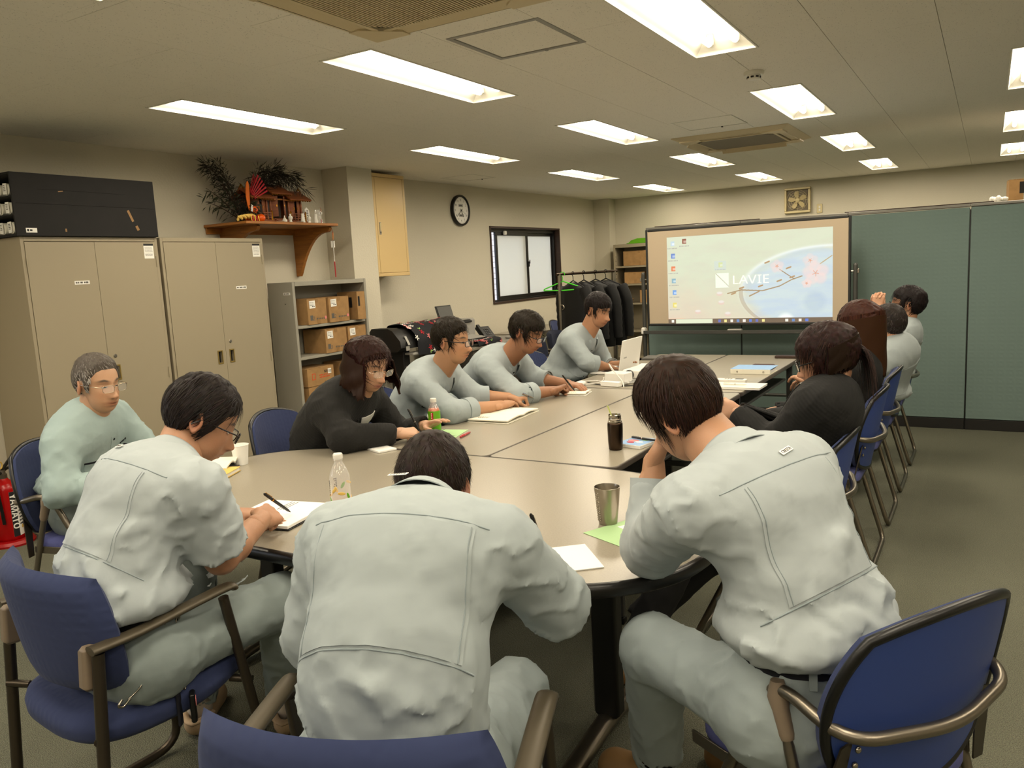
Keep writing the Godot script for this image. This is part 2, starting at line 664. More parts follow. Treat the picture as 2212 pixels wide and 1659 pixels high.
func round_rect(w: float, h: float, r: float, steps := 5) -> PackedVector2Array:
	var out := PackedVector2Array()
	for k in 4:
		var cx := (w / 2 - r) * (1 if k == 0 or k == 3 else -1)
		var cy := (h / 2 - r) * (1 if k < 2 else -1)
		for j in steps + 1:
			var a := PI / 2 * (k + float(j) / steps)
			out.append(Vector2(cx + r * cos(a), cy + r * sin(a)))
	return out
func smooth_path(p: Array, per := 6) -> PackedVector3Array:
	var out := PackedVector3Array()
	var m := p.size()
	for k in m - 1:
		var p0: Vector3 = p[maxi(k - 1, 0)]
		var p1: Vector3 = p[k]
		var p2: Vector3 = p[k + 1]
		var p3: Vector3 = p[mini(k + 2, m - 1)]
		for j in per:
			var t := float(j) / per
			out.append(p1.cubic_interpolate(p2, p0, p3, t))
	out.append(p[m - 1])
	return out
# ---------------------------------------------------------------- the room
const CEIL := 2.441
const LEFT := -5.22
const END := 11.6
const RIGHT := 3.4
const REAR := -4.2
var lamp_rects: Array[Rect2] = []   
func wall_with_holes(u0: float, u1: float, h: float, holes: Array, put_box: Callable) -> void:
	var cuts: Array[float] = [u0, u1]
	for r in holes:
		cuts.append(r.position.x)
		cuts.append(r.end.x)
	cuts.sort()
	for k in cuts.size() - 1:
		var a := cuts[k]
		var b := cuts[k + 1]
		if b - a < 0.001:
			continue
		var y := 0.0
		var mine := holes.filter(func(r): return r.position.x < (a + b) / 2 and r.end.x > (a + b) / 2)
		for r in mine:
			put_box.call(a, b, y, r.position.y)
			y = r.end.y
		put_box.call(a, b, y, h)
func room() -> void:
	var mb := MB.new()
	mb.box(Vector3(END - REAR + 0.6, 0.1, RIGHT - LEFT + 0.6), Vector3((END + REAR) / 2, -0.05, (LEFT + RIGHT) / 2))
	struct_put("floor", mb, "carpet")
	var H := 2.72
	mb = MB.new()
	wall_with_holes(REAR - 0.2, END + 0.2, H, [Rect2(-1.7, 0.95, 2.1, 1.15), Rect2(8.385, 1.06, 1.81, 0.925)], func(a, b, y0, y1): mb.box(Vector3(b - a, y1 - y0, 0.16), Vector3((a + b) / 2, (y0 + y1) / 2, LEFT - 0.08)))
	mb.box(Vector3(0.335, H, 0.30), Vector3(5.7175, H / 2, LEFT + 0.15))
	mb.box(Vector3(0.22, H, 0.26), Vector3(END - 0.11, H / 2, LEFT + 0.13))
	struct_put("wall_left", mb, "wall")
	mb = MB.new()
	mb.box(Vector3(0.16, H, RIGHT - LEFT + 0.5), Vector3(END + 0.08, H / 2, (LEFT + RIGHT) / 2))
	struct_put("wall_end", mb, "wall")
	mb = MB.new()
	mb.box(Vector3(END - REAR, H, 0.16), Vector3((END + REAR) / 2, H / 2, RIGHT + 0.08))
	struct_put("wall_right", mb, "wall")
	mb = MB.new()
	mb.box(Vector3(0.16, H, RIGHT - LEFT + 0.5), Vector3(REAR - 0.08, H / 2, (LEFT + RIGHT) / 2))
	struct_put("wall_rear", mb, "wall")
	mb = MB.new()
	mb.box(Vector3(END - 5.885 - 0.22, 0.06, 0.012), Vector3((END - 0.22 + 5.885) / 2, 0.03, LEFT + 0.006), 0.002)
	struct_put("baseboard_left", mb, "trim_dark")
	mb = MB.new()
	mb.box(Vector3(0.012, 0.06, RIGHT - LEFT), Vector3(END - 0.006, 0.03, (LEFT + RIGHT) / 2), 0.002)
	struct_put("baseboard_end", mb, "trim_dark")
const LAMP_STARTS := [
	[-3.99, [-1.72, 0.60, 2.92, 5.25, 7.57, 9.90], "the row along the cabinet wall"],
	[-2.635, [-1.79, 0.53, 2.85, 5.16, 7.47, 9.76], "the second row from the cabinet wall"],
	[-1.267, [-1.85, 0.45, 2.75, 5.03, 7.36, 9.67], "the third row from the cabinet wall"],
	[0.066, [-1.88, 0.42, 2.70, 4.98, 7.26, 9.52], "the row beyond the right-hand chairs"],
	[1.42, [-1.88, 0.42, 2.70], "the row along the right-hand wall"]]
const LAMP_L := 1.27
const LAMP_W := 0.302
func ceiling_lights() -> void:
	for row in LAMP_STARTS:
		for x in row[1]:
			lamp_rects.append(Rect2(x, row[0], LAMP_L, LAMP_W))
	var ac := [Rect2(1.82, -2.235, 0.94, 0.94), Rect2(6.44, -2.25, 0.94, 0.92)]
	var hatches := [Rect2(2.945, -2.005, 0.45, 0.445), Rect2(5.735, -2.0, 0.445, 0.44), Rect2(7.02, -4.95, 0.46, 0.40)]
	var holes: Array[Rect2] = []
	holes.append_array(lamp_rects)
	for r in ac:
		holes.append(r.grow(-0.03))
	for r in hatches:
		holes.append(r)
	var ceil_root := struct_node("ceiling")
	var mb := MB.new()
	mb.box(Vector3(END - REAR + 0.6, 0.12, RIGHT - LEFT + 0.6), Vector3((END + REAR) / 2, 2.78, (LEFT + RIGHT) / 2))
	put("slab", mb, "slab", ceil_root)
	var pz := 0.4525
	var px := 0.916
	var whole := {}
	var row := 0
	var z := -0.218 - pz * 12
	while z < RIGHT:
		var x := 1.852 - px * 8 + (0.0 if posmod(row, 2) == 0 else px / 2)
		if z + pz > LEFT:
			while x < END:
				var r := Rect2(x, z, px, pz).intersection(Rect2(REAR, LEFT, END - REAR, RIGHT - LEFT))
				if r.size.x > 0.01 and r.size.y > 0.01:
					var bits: Array[Rect2] = [r.grow(-0.0009)]
					for h in holes:
						var nxt: Array[Rect2] = []
						for b in bits:
							nxt.append_array(minus(b, h))
						bits = nxt
					if bits.size() == 1 and bits[0].is_equal_approx(r.grow(-0.0009)):
						var key := Vector2i(roundi(r.size.x * 1000), roundi(r.size.y * 1000))
						if not whole.has(key):
							var one := MB.new()
							one.box(Vector3(bits[0].size.x, 0.012, bits[0].size.y), Vector3.ZERO, 0.0012)
							whole[key] = one.mesh()
							whole[key].surface_set_material(0, M["tile"])
						var cc := r.get_center()
						put_mesh("ceiling_tile", whole[key], Vector3(cc.x, CEIL + 0.006, cc.y), ceil_root)
					elif bits.size() > 0:
						var some := MB.new()
						for b in bits:
							some.box(Vector3(b.size.x, 0.012, b.size.y), Vector3(b.get_center().x, CEIL + 0.006, b.get_center().y), 0.0012)
						put("ceiling_tile", some, "tile", ceil_root)
				x += px
		z += pz
		row += 1
	var first: Node3D = null
	var names := ["farthest behind the camera", "just behind the camera", "first in view", "second in view", "third in view", "fourth and last"]
	for rw in LAMP_STARTS:
		var k := 0
		for x0 in rw[1]:
			var o: Node3D
			if first == null:
				o = make_lamp()
				first = o
			else:
				o = first.duplicate()
				o.name = "ceiling_light"
				add_child(o, true)
			o.position = Vector3(x0 + LAMP_L / 2, CEIL, rw[0] + LAMP_W / 2)
			tag(o, "twin-tube ceiling light, %s in %s" % [names[k], rw[2]], "ceiling light", "recessed twin-tube ceiling lights")
			k += 1
	for k in ac.size():
		make_aircon(ac[k], k)
	var hl := ["grey-framed ceiling access hatch beside the nearer air conditioner", "white-edged ceiling access hatch in front of the farther air conditioner", "faint ceiling access hatch near the left wall above the round clock"]
	for k in hatches.size():
		var r: Rect2 = hatches[k]
		var h := thing("access_hatch", hl[k], "hatch", Vector3(r.get_center().x, CEIL, r.get_center().y), 0.0)
		var w := 0.024 if k == 0 else 0.012
		mb = MB.new()
		for s in [-1, 1]:
			mb.box(Vector3(w, 0.014, r.size.y), Vector3(s * (r.size.x - w) / 2, 0.004, 0), 0.002)
			mb.box(Vector3(r.size.x - 2 * w, 0.014, w if k == 0 else 0.005), Vector3(0, 0.004, s * (r.size.y - w) / 2), 0.002)
		put("frame", mb, "alu" if k == 0 else "white_metal", h)
		mb = MB.new()
		mb.box(Vector3(r.size.x - 2 * w - 0.004, 0.012, r.size.y - 2 * w - 0.004 if k == 0 else r.size.y - 0.016), Vector3(0, 0.007, 0), 0.0012)
		put("panel", mb, "tile", h)
		mb = MB.new()
		mb.lathe(PackedVector2Array([Vector2(0.0001, -0.006), Vector2(0.007, -0.006), Vector2(0.009, 0.0), Vector2(0.009, 0.002)]), 12, Transform3D(Basis.IDENTITY, Vector3(r.size.x * 0.5 - w / 2, -0.001, 0.03)))
		put("latch", mb, "aircon_dark" if k > 0 else "alu", h)
func minus(a: Rect2, b: Rect2) -> Array[Rect2]:
	var out: Array[Rect2] = []
	if not a.intersects(b):
		out.append(a)
		return out
	var i := a.intersection(b)
	if i.position.x > a.position.x:
		out.append(Rect2(a.position.x, a.position.y, i.position.x - a.position.x, a.size.y))
	if i.end.x < a.end.x:
		out.append(Rect2(i.end.x, a.position.y, a.end.x - i.end.x, a.size.y))
	if i.position.y > a.position.y:
		out.append(Rect2(i.position.x, a.position.y, i.size.x, i.position.y - a.position.y))
	if i.end.y < a.end.y:
		out.append(Rect2(i.position.x, i.end.y, i.size.x, a.end.y - i.end.y))
	return out
func make_lamp() -> Node3D:
	var o := Node3D.new()
	o.name = "ceiling_light"
	add_child(o, true)
	var L := LAMP_L
	var W := LAMP_W
	var mb := MB.new()
	for s in [-1, 1]:
		mb.box(Vector3(L + 0.01, 0.012, 0.010), Vector3(0, 0.001, s * (W / 2 - 0.003)), 0.002)
		mb.box(Vector3(0.010, 0.012, W - 0.012), Vector3(s * (L / 2 - 0.003), 0.001, 0), 0.002)
	put("frame", mb, "white_metal", o)
	mb = MB.new()
	var a := Vector2(L / 2 - 0.006, W / 2 - 0.006)
	var b := Vector2(L / 2 - 0.05, W / 2 - 0.075)
	var h := 0.085
	var lo := [Vector3(-a.x, 0, -a.y), Vector3(a.x, 0, -a.y), Vector3(a.x, 0, a.y), Vector3(-a.x, 0, a.y)]
	var hi := [Vector3(-b.x, h, -b.y), Vector3(b.x, h, -b.y), Vector3(b.x, h, b.y), Vector3(-b.x, h, b.y)]
	for k in 4:
		mb.quad(lo[k], hi[k], hi[(k + 1) % 4], lo[(k + 1) % 4])
	mb.quad(hi[0], hi[3], hi[2], hi[1])
	var up := Vector3(0, 0.012, 0)
	for k in 4:
		mb.quad(lo[(k + 1) % 4] + up, hi[(k + 1) % 4] + up, hi[k] + up, lo[k] + up)
	mb.quad(hi[1] + up, hi[2] + up, hi[3] + up, hi[0] + up)
	put("reflector", mb, "reflector", o)
	mb = MB.new()
	mb.box(Vector3(L - 0.16, 0.016, 0.05), Vector3(0, h - 0.010, 0), 0.006)
	put("ballast_cover", mb, "reflector", o)
	for s in [-1, 1]:
		mb = MB.new()
		mb.tube(pv([Vector3(-0.575, 0.036, s * 0.062), Vector3(-0.57, 0.036, s * 0.062), Vector3(0.57, 0.036, s * 0.062), Vector3(0.575, 0.036, s * 0.062)]), PackedFloat32Array([0.011, 0.0155, 0.0155, 0.011]), 14)
		put("fluorescent_tube", mb, "tube_glow", o)
		for e in [-1, 1]:
			mb = MB.new()
			mb.box(Vector3(0.018, 0.052, 0.034), Vector3(e * 0.588, 0.056, s * 0.062), 0.005)
			mb.tube(pv([Vector3(e * 0.572, 0.036, s * 0.062), Vector3(e * 0.582, 0.036, s * 0.062)]), 0.014, 12)
			put("lamp_holder", mb, "lamp_holder", o)
	var li := AreaLight3D.new()
	li.name = "glow"
	li.area_size = Vector2(1.18, 0.22)
	li.light_color = LAMP_COLOR
	li.light_energy = LAMP_ENERGY
	li.area_range = 24.0
	li.shadow_enabled = true
	li.position = Vector3(0, 0.012, 0)
	li.rotation_degrees = Vector3(-90, 0, 0)
	o.add_child(li, true)
	return o
func make_aircon(r: Rect2, k: int) -> void:
	var c := r.get_center()
	var o := thing("ceiling_air_conditioner", ["cream ceiling cassette air conditioner cut by the top edge, nearest the camera", "cream ceiling cassette air conditioner far off between the lamp rows, louvres open"][k], "air conditioner", Vector3(c.x, CEIL, c.y), 0.0)
	var S := r.size.x
	var mb := MB.new()
	var out := round_rect(S, r.size.y, 0.02, 3)
	var inn := round_rect(S - 0.13, r.size.y - 0.13, 0.05, 3)
	var p := PackedVector3Array()
	for q in [[out, 0.004], [out, -0.006], [inn, -0.030]]:
		for e in q[0]:
			p.append(Vector3(e.x, q[1], e.y))
	mb.grid(p, out.size(), 3, true, false, false)
	put("rim", mb, "aircon", o)
	for sx in [-1, 1]:
		for sz in [-1, 1]:
			mb = MB.new()
			var e := S / 2 - 0.062
			var poly := PackedVector2Array([Vector2(e, e), Vector2(e, e - 0.17), Vector2(e - 0.05, e - 0.17), Vector2(e - 0.17, e - 0.05), Vector2(e - 0.17, e)])
			for j in poly.size():
				poly[j] = Vector2(poly[j].x * sx, poly[j].y * sz)
			mb.prism(poly, 0.014, Transform3D(Basis(Vector3(1, 0, 0), Vector3(0, 0, 1), Vector3(0, -1, 0)), Vector3(0, -0.022, 0)))
			put("corner_cover", mb, "aircon", o)
	for q in 4:
		var bs := Basis(Vector3.UP, q * PI / 2)
		mb = MB.new()
		mb.box(Vector3(0.56, 0.02, 0.075), bs * Vector3(0, -0.005, S / 2 - 0.105), 0.0, bs)
		put("air_slot", mb, "aircon_dark", o)
		mb = MB.new()
		var open := k == 1 and q in [1, 2]
		var tilt := Basis(Vector3.RIGHT, 0.9 if open else 0.1)
		mb.box(Vector3(0.55, 0.007, 0.062), bs * Vector3(0, -0.035 if open else -0.026, S / 2 - 0.103), 0.002, bs * tilt)
		put("louvre", mb, "aircon", o)
		mb = MB.new()
		mb.box(Vector3(0.60, 0.016, 0.022), bs * Vector3(0, -0.026, S / 2 - 0.155), 0.003, bs)
		put("grille_frame", mb, "aircon", o)
	var G := S - 0.31
	var oct := PackedVector2Array()
	for q in 4:
		var d := Vector2(G / 2, G / 2 - 0.10).rotated(q * PI / 2)
		var d2 := Vector2(G / 2 - 0.10, G / 2).rotated(q * PI / 2)
		oct.append(d)
		oct.append(d2)
	mb = MB.new()
	mb.prism(oct, 0.012, Transform3D(Basis(Vector3(1, 0, 0), Vector3(0, 0, 1), Vector3(0, -1, 0)), Vector3(0, -0.020, 0)))
	put("intake_panel", mb, "aircon_grille", o)
	if k == 0:
		mb = MB.new()
		var n := 46
		for j in n:
			var zz := -G / 2 + 0.012 + (G - 0.024) * j / (n - 1)
			var half := minf(G / 2, G / 2 + (G / 2 - 0.10 + 0.1) - absf(zz) - (G / 2 - 0.10)) - 0.012
			half = minf(G / 2 - 0.012, G - 0.11 - absf(zz))
			mb.box(Vector3(half * 2, 0.004, 0.006), Vector3(0, -0.034, zz))
		var o2 := put("intake_slats", mb, "aircon", o)
		o2.set_meta("kind", "stuff")
func fittings() -> void:
	var o := thing("smoke_detector", "small white round smoke detector on the ceiling between two lamps", "smoke detector", Vector3(4.534, CEIL, -1.112))
	var mb := MB.new()
	mb.lathe(PackedVector2Array([Vector2(0.0001, -0.020), Vector2(0.048, -0.020), Vector2(0.053, -0.014), Vector2(0.053, 0.0), Vector2(0.0001, 0.0)]), 24)
	put("base", mb, "white_metal", o)
	mb = MB.new()
	mb.lathe(PackedVector2Array([Vector2(0.0001, -0.042), Vector2(0.026, -0.042), Vector2(0.033, -0.036), Vector2(0.036, -0.020), Vector2(0.0001, -0.020)]), 24)
	put("head", mb, "white_metal", o)
	for k in 8:
		mb = MB.new()
		var a := TAU * k / 8
		mb.box(Vector3(0.006, 0.009, 0.016), Vector3(cos(a), 0, sin(a)) * 0.0335 + Vector3(0, -0.030, 0), 0.001, Basis(Vector3.UP, -a))
		put("vent", mb, "aircon_dark", o)
	window_in_wall(1, 8.36, 10.205, 1.046, 1.996, [[8.60, 9.42, -0.060], [9.30, 10.185, -0.095]])
	window_in_wall(2, -1.72, 0.42, 0.93, 2.12, [[-1.70, -0.62, -0.060], [-0.68, 0.40, -0.095]], true)
	o = thing("neighbour_house", "pale clapboard house wall outside the left window's open strip", "building", Vector3(9.0, 0, LEFT - 2.6))
	for k in 30:
		mb = MB.new()
		mb.box(Vector3(7.0, 0.098, 0.02), Vector3(0.6, 0.86 + k * 0.1, 0.012), 0.003, Basis(Vector3.RIGHT, -0.06))
		put("clapboard", mb, "siding", o)
	mb = MB.new()
	mb.box(Vector3(7.0, 0.8, 0.1), Vector3(0.6, 0.4, -0.03), 0.003)
	put("foundation", mb, "siding_low", o)
	mb = MB.new()
	mb.box(Vector3(7.0, 3.9, 0.1), Vector3(0.6, 1.95, -0.06))
	put("wall", mb, "siding", o)
func window_in_wall(n: int, x0: float, x1: float, y0: float, y1: float, sashes: Array, clear := false) -> void:
	var w := struct_node("window_%d" % n)
	var z := LEFT
	var f := 0.025
	var mb := MB.new()
	var d := 0.17
	for y in [y0 + f / 2, y1 - f / 2]:
		mb.box(Vector3(x1 - x0, f, d), Vector3((x0 + x1) / 2, y, z - d / 2 + 0.015), 0.003)
	for x in [x0 + f / 2, x1 - f / 2]:
		mb.box(Vector3(f, y1 - y0 - 2 * f, d), Vector3(x, (y0 + y1) / 2, z - d / 2 + 0.015), 0.003)
	put("window_frame", mb, "wood_frame", w)
	mb = MB.new()
	for y in [y0 + f + 0.010, y1 - f - 0.020]:
		mb.box(Vector3(x1 - x0 - 2 * f, 0.04 if y > 1.5 else 0.02, 0.09), Vector3((x0 + x1) / 2, y, z - 0.105), 0.002)
	for x in [x0 + f + 0.012, x1 - f - 0.012]:
		mb.box(Vector3(0.024, y1 - y0 - 2 * f, 0.09), Vector3(x, (y0 + y1) / 2, z - 0.105), 0.002)
	put("track_frame", mb, "sash", w)
	for s in sashes:
		var a: float = s[0]
		var b: float = s[1]
		var zz: float = z + s[2] - 0.02
		var t := 0.045
		var c0 := y0 + f + 0.018
		var c1 := y1 - f - 0.035
		mb = MB.new()
		for y in [c0 + t / 2, c1 - t / 2]:
			mb.box(Vector3(b - a, t, 0.028), Vector3((a + b) / 2, y, zz), 0.003)
		for x in [a + t / 2, b - t / 2]:
			mb.box(Vector3(t, c1 - c0 - 2 * t, 0.028), Vector3(x, (c0 + c1) / 2, zz), 0.003)
		put("sash", mb, "sash", w)
		mb = MB.new()
		mb.box(Vector3(b - a - 2 * t + 0.01, c1 - c0 - 2 * t + 0.01, 0.005), Vector3((a + b) / 2, (c0 + c1) / 2, zz))
		put("pane", mb, "pane_clear" if clear else "pane_frost", w)
	mb = MB.new()
	var mx: float = sashes[0][1] - 0.02
	mb.box(Vector3(0.022, 0.07, 0.02), Vector3(mx, (y0 + y1) / 2, z - 0.055), 0.005)
	mb.box(Vector3(0.012, 0.05, 0.012), Vector3(mx, (y0 + y1) / 2 + 0.03, z - 0.04), 0.004)
	put("latch", mb, "printer_dark", w)
	if n == 1:
		mb = MB.new()
		mb.box(Vector3(0.06, 0.05, 0.03), Vector3(8.80, y1 - 0.075, z - 0.045), 0.008)
		put("sash_stop", mb, "white_plastic", w)
# ---------------------------------------------------------------- furniture
func B(ax: Vector3, a: float) -> Basis:
	return Basis(ax, a)
func furniture() -> void:
	tables()
	cabinet("tall beige two-door steel cabinet at the far left, under the black box", Vector3(2.998, 0, -4.975), 0)
	cabinet("tall beige two-door steel cabinet with nothing on top, right of the first", Vector3(3.900, 0, -4.975), 1)
	steel_shelf()
	partition()
	whiteboard()
	corner_shelf()
	desks()
	chairs()
	coat_rack()
func tables() -> void:
	var o := thing("oval_table", "large rounded meeting table nearest the camera with thick black edge", "table", Vector3(2.125, 0, -1.725))
	var ring := PackedVector2Array()
	var N := 96
	for k in N:
		var a := TAU * k / N
		var e := 2.0 / 3.1
		ring.append(Vector2(0.592 * signf(cos(a)) * pow(absf(cos(a)), e), 1.11 * signf(sin(a)) * pow(absf(sin(a)), e)))
	var mb := MB.new()
	var lay := Transform3D(Basis(Vector3(1, 0, 0), Vector3(0, 0, 1), Vector3(0, -1, 0)), Vector3(0, 0.7, 0))
	mb.prism(ring, 0.030, lay)
	put("tabletop", mb, "tabletop", o)
	mb = MB.new()
	var prof := [Vector2(-0.004, 0.0005), Vector2(0.004, 0.0), Vector2(0.011, -0.006), Vector2(0.014, -0.018), Vector2(0.011, -0.031), Vector2(0.004, -0.037), Vector2(-0.012, -0.038)]
	var p := PackedVector3Array()
	for j in prof.size():
		for k in N:
			var q := ring[k]
			var t := (ring[(k + 1) % N] - ring[(k + N - 1) % N]).normalized()
			var nn := Vector2(t.y, -t.x)
			q += nn * prof[j].x
			p.append(Vector3(q.x, 0.7 + prof[j].y, q.y))
	mb.grid(p, N, prof.size(), true)
	put("edge_moulding", mb, "table_edge", o)
	for s in [-1, 1]:
		mb = MB.new()
		mb.box(Vector3(0.062, 0.60, 0.085), Vector3(0.02, 0.36, s * 0.735), 0.012)
		put("leg", mb, "table_leg", o)
		mb = MB.new()
		var path := smooth_path([Vector3(-0.40, 0.022, s * 0.735), Vector3(-0.2, 0.034, s * 0.735), Vector3(0.0, 0.052, s * 0.735), Vector3(0.2, 0.036, s * 0.735), Vector3(0.42, 0.022, s * 0.735)], 5)
		mb.tube(path, 0.024, 14, false, 1.35)
		put("foot", mb, "steel_satin", o)
		mb = MB.new()
		mb.box(Vector3(0.5, 0.03, 0.05), Vector3(0.02, 0.647, s * 0.735), 0.004)
		put("bracket", mb, "table_leg", o)
		for e in [-1, 1]:
			mb = MB.new()
			mb.lathe(PackedVector2Array([Vector2(0.016, 0), Vector2(0.018, 0.006), Vector2(0.012, 0.018)]), 14, Transform3D(Basis.IDENTITY, Vector3(0.01 + e * 0.385, 0, s * 0.735)))
			put("glide", mb, "black_plastic", o)
	mb = MB.new()
	mb.box(Vector3(0.03, 0.05, 1.42), Vector3(0.02, 0.635, 0), 0.004)
	put("beam", mb, "table_leg", o)
	var lab := [["left-hand folding table next to the rounded one", "left-hand folding table under the laptop and projector"], ["right-hand folding table next to the rounded one, under the tumbler flask", "right-hand folding table near the whiteboard, ring binder on it"]]
	for r in 2:
		for k in 2:
			var cx := 2.716 + 0.904 + k * 1.808
			var cz := -2.062 if r == 0 else -1.482
			folding_table(Vector3(cx, 0, cz), lab[r][k])
var table_proto: Node3D
func folding_table(at: Vector3, label: String) -> void:
	var o: Node3D
	if table_proto != null:
		o = table_proto.duplicate()
		o.name = "folding_table"
		add_child(o, true)
		o.position = at
	else:
		o = thing("folding_table", label, "table", at)
		table_proto = o
		var L := 1.80
		var W := 0.576
		var mb := MB.new()
		var lay := Transform3D(Basis(Vector3(1, 0, 0), Vector3(0, 0, 1), Vector3(0, -1, 0)), Vector3(0, 0.7, 0))
		mb.prism(round_rect(L - 0.008, W - 0.008, 0.03), 0.024, lay)
		put("tabletop", mb, "tabletop", o)
		mb = MB.new()
		var rr := round_rect(L - 0.008, W - 0.008, 0.03)
		var p := PackedVector3Array()
		for j in [Vector2(-0.002, 0.0003), Vector2(0.002, -0.001), Vector2(0.004, -0.006), Vector2(0.004, -0.022), Vector2(0.002, -0.026), Vector2(-0.004, -0.0265)]:
			for k in rr.size():
				var t := (rr[(k + 1) % rr.size()] - rr[(k + rr.size() - 1) % rr.size()]).normalized()
				var q: Vector2 = rr[k] + Vector2(t.y, -t.x) * j.x
				p.append(Vector3(q.x, 0.7 + j.y, q.y))
		mb.grid(p, rr.size(), 6, true)
		put("edge_band", mb, "table_edge_grey", o)
		for s in [-1, 1]:
			mb = MB.new()
			mb.box(Vector3(1.62, 0.034, 0.022), Vector3(0, 0.655, s * 0.2), 0.003)
			put("rail", mb, "leg_grey", o)
			for e in [-1, 1]:
				mb = MB.new()
				mb.box(Vector3(0.026, 0.63, 0.042), Vector3(e * 0.74, 0.345, s * 0.215), 0.004)
				put("leg", mb, "leg_grey", o)
				mb = MB.new()
				mb.box(Vector3(0.034, 0.03, 0.05), Vector3(e * 0.74, 0.016, s * 0.215), 0.006)
				put("foot_cap", mb, "black_plastic", o)
		for e in [-1, 1]:
			mb = MB.new()
			mb.box(Vector3(0.02, 0.03, 0.40), Vector3(e * 0.74, 0.30, 0), 0.003)
			mb.box(Vector3(0.02, 0.03, 0.40), Vector3(e * 0.74, 0.62, 0), 0.003)
			put("cross_bar", mb, "leg_grey", o)
		mb = MB.new()
		mb.box(Vector3(1.36, 0.016, 0.40), Vector3(0, 0.545, 0), 0.003)
		put("book_rack", mb, "leg_grey", o)
	tag(o, label, "table", "oblong folding tables in two rows")
func sticker(parent: Node3D, w: float, h: float, at: Vector3, turn := Basis.IDENTITY, called := "label_sticker", mat := "paper") -> void:
	var mb := MB.new()
	mb.box(Vector3(w, h, 0.0012), at, 0.0, turn)
	put(called, mb, mat, parent)
func scribble(parent: Node3D, at: Vector3, w: float, rows: int, pitch: float, h: float, seed_: int, mat := "ink_grey", turn := Basis.IDENTITY, called := "print") -> void:
	var r := RandomNumberGenerator.new()
	r.seed = seed_
	var mb := MB.new()
	for k in rows:
		var x := -w / 2
		while x < w / 2 - h:
			var d := h * r.randf_range(0.5, 1.5)
			if x + d > w / 2:
				break
			mb.box(Vector3(d, h * r.randf_range(0.7, 1.0), 0.0008), at + turn * Vector3(x + d / 2, -k * pitch, 0), 0.0, turn)
			x += d + h * r.randf_range(0.2, 0.8)
	put(called, mb, mat, parent)
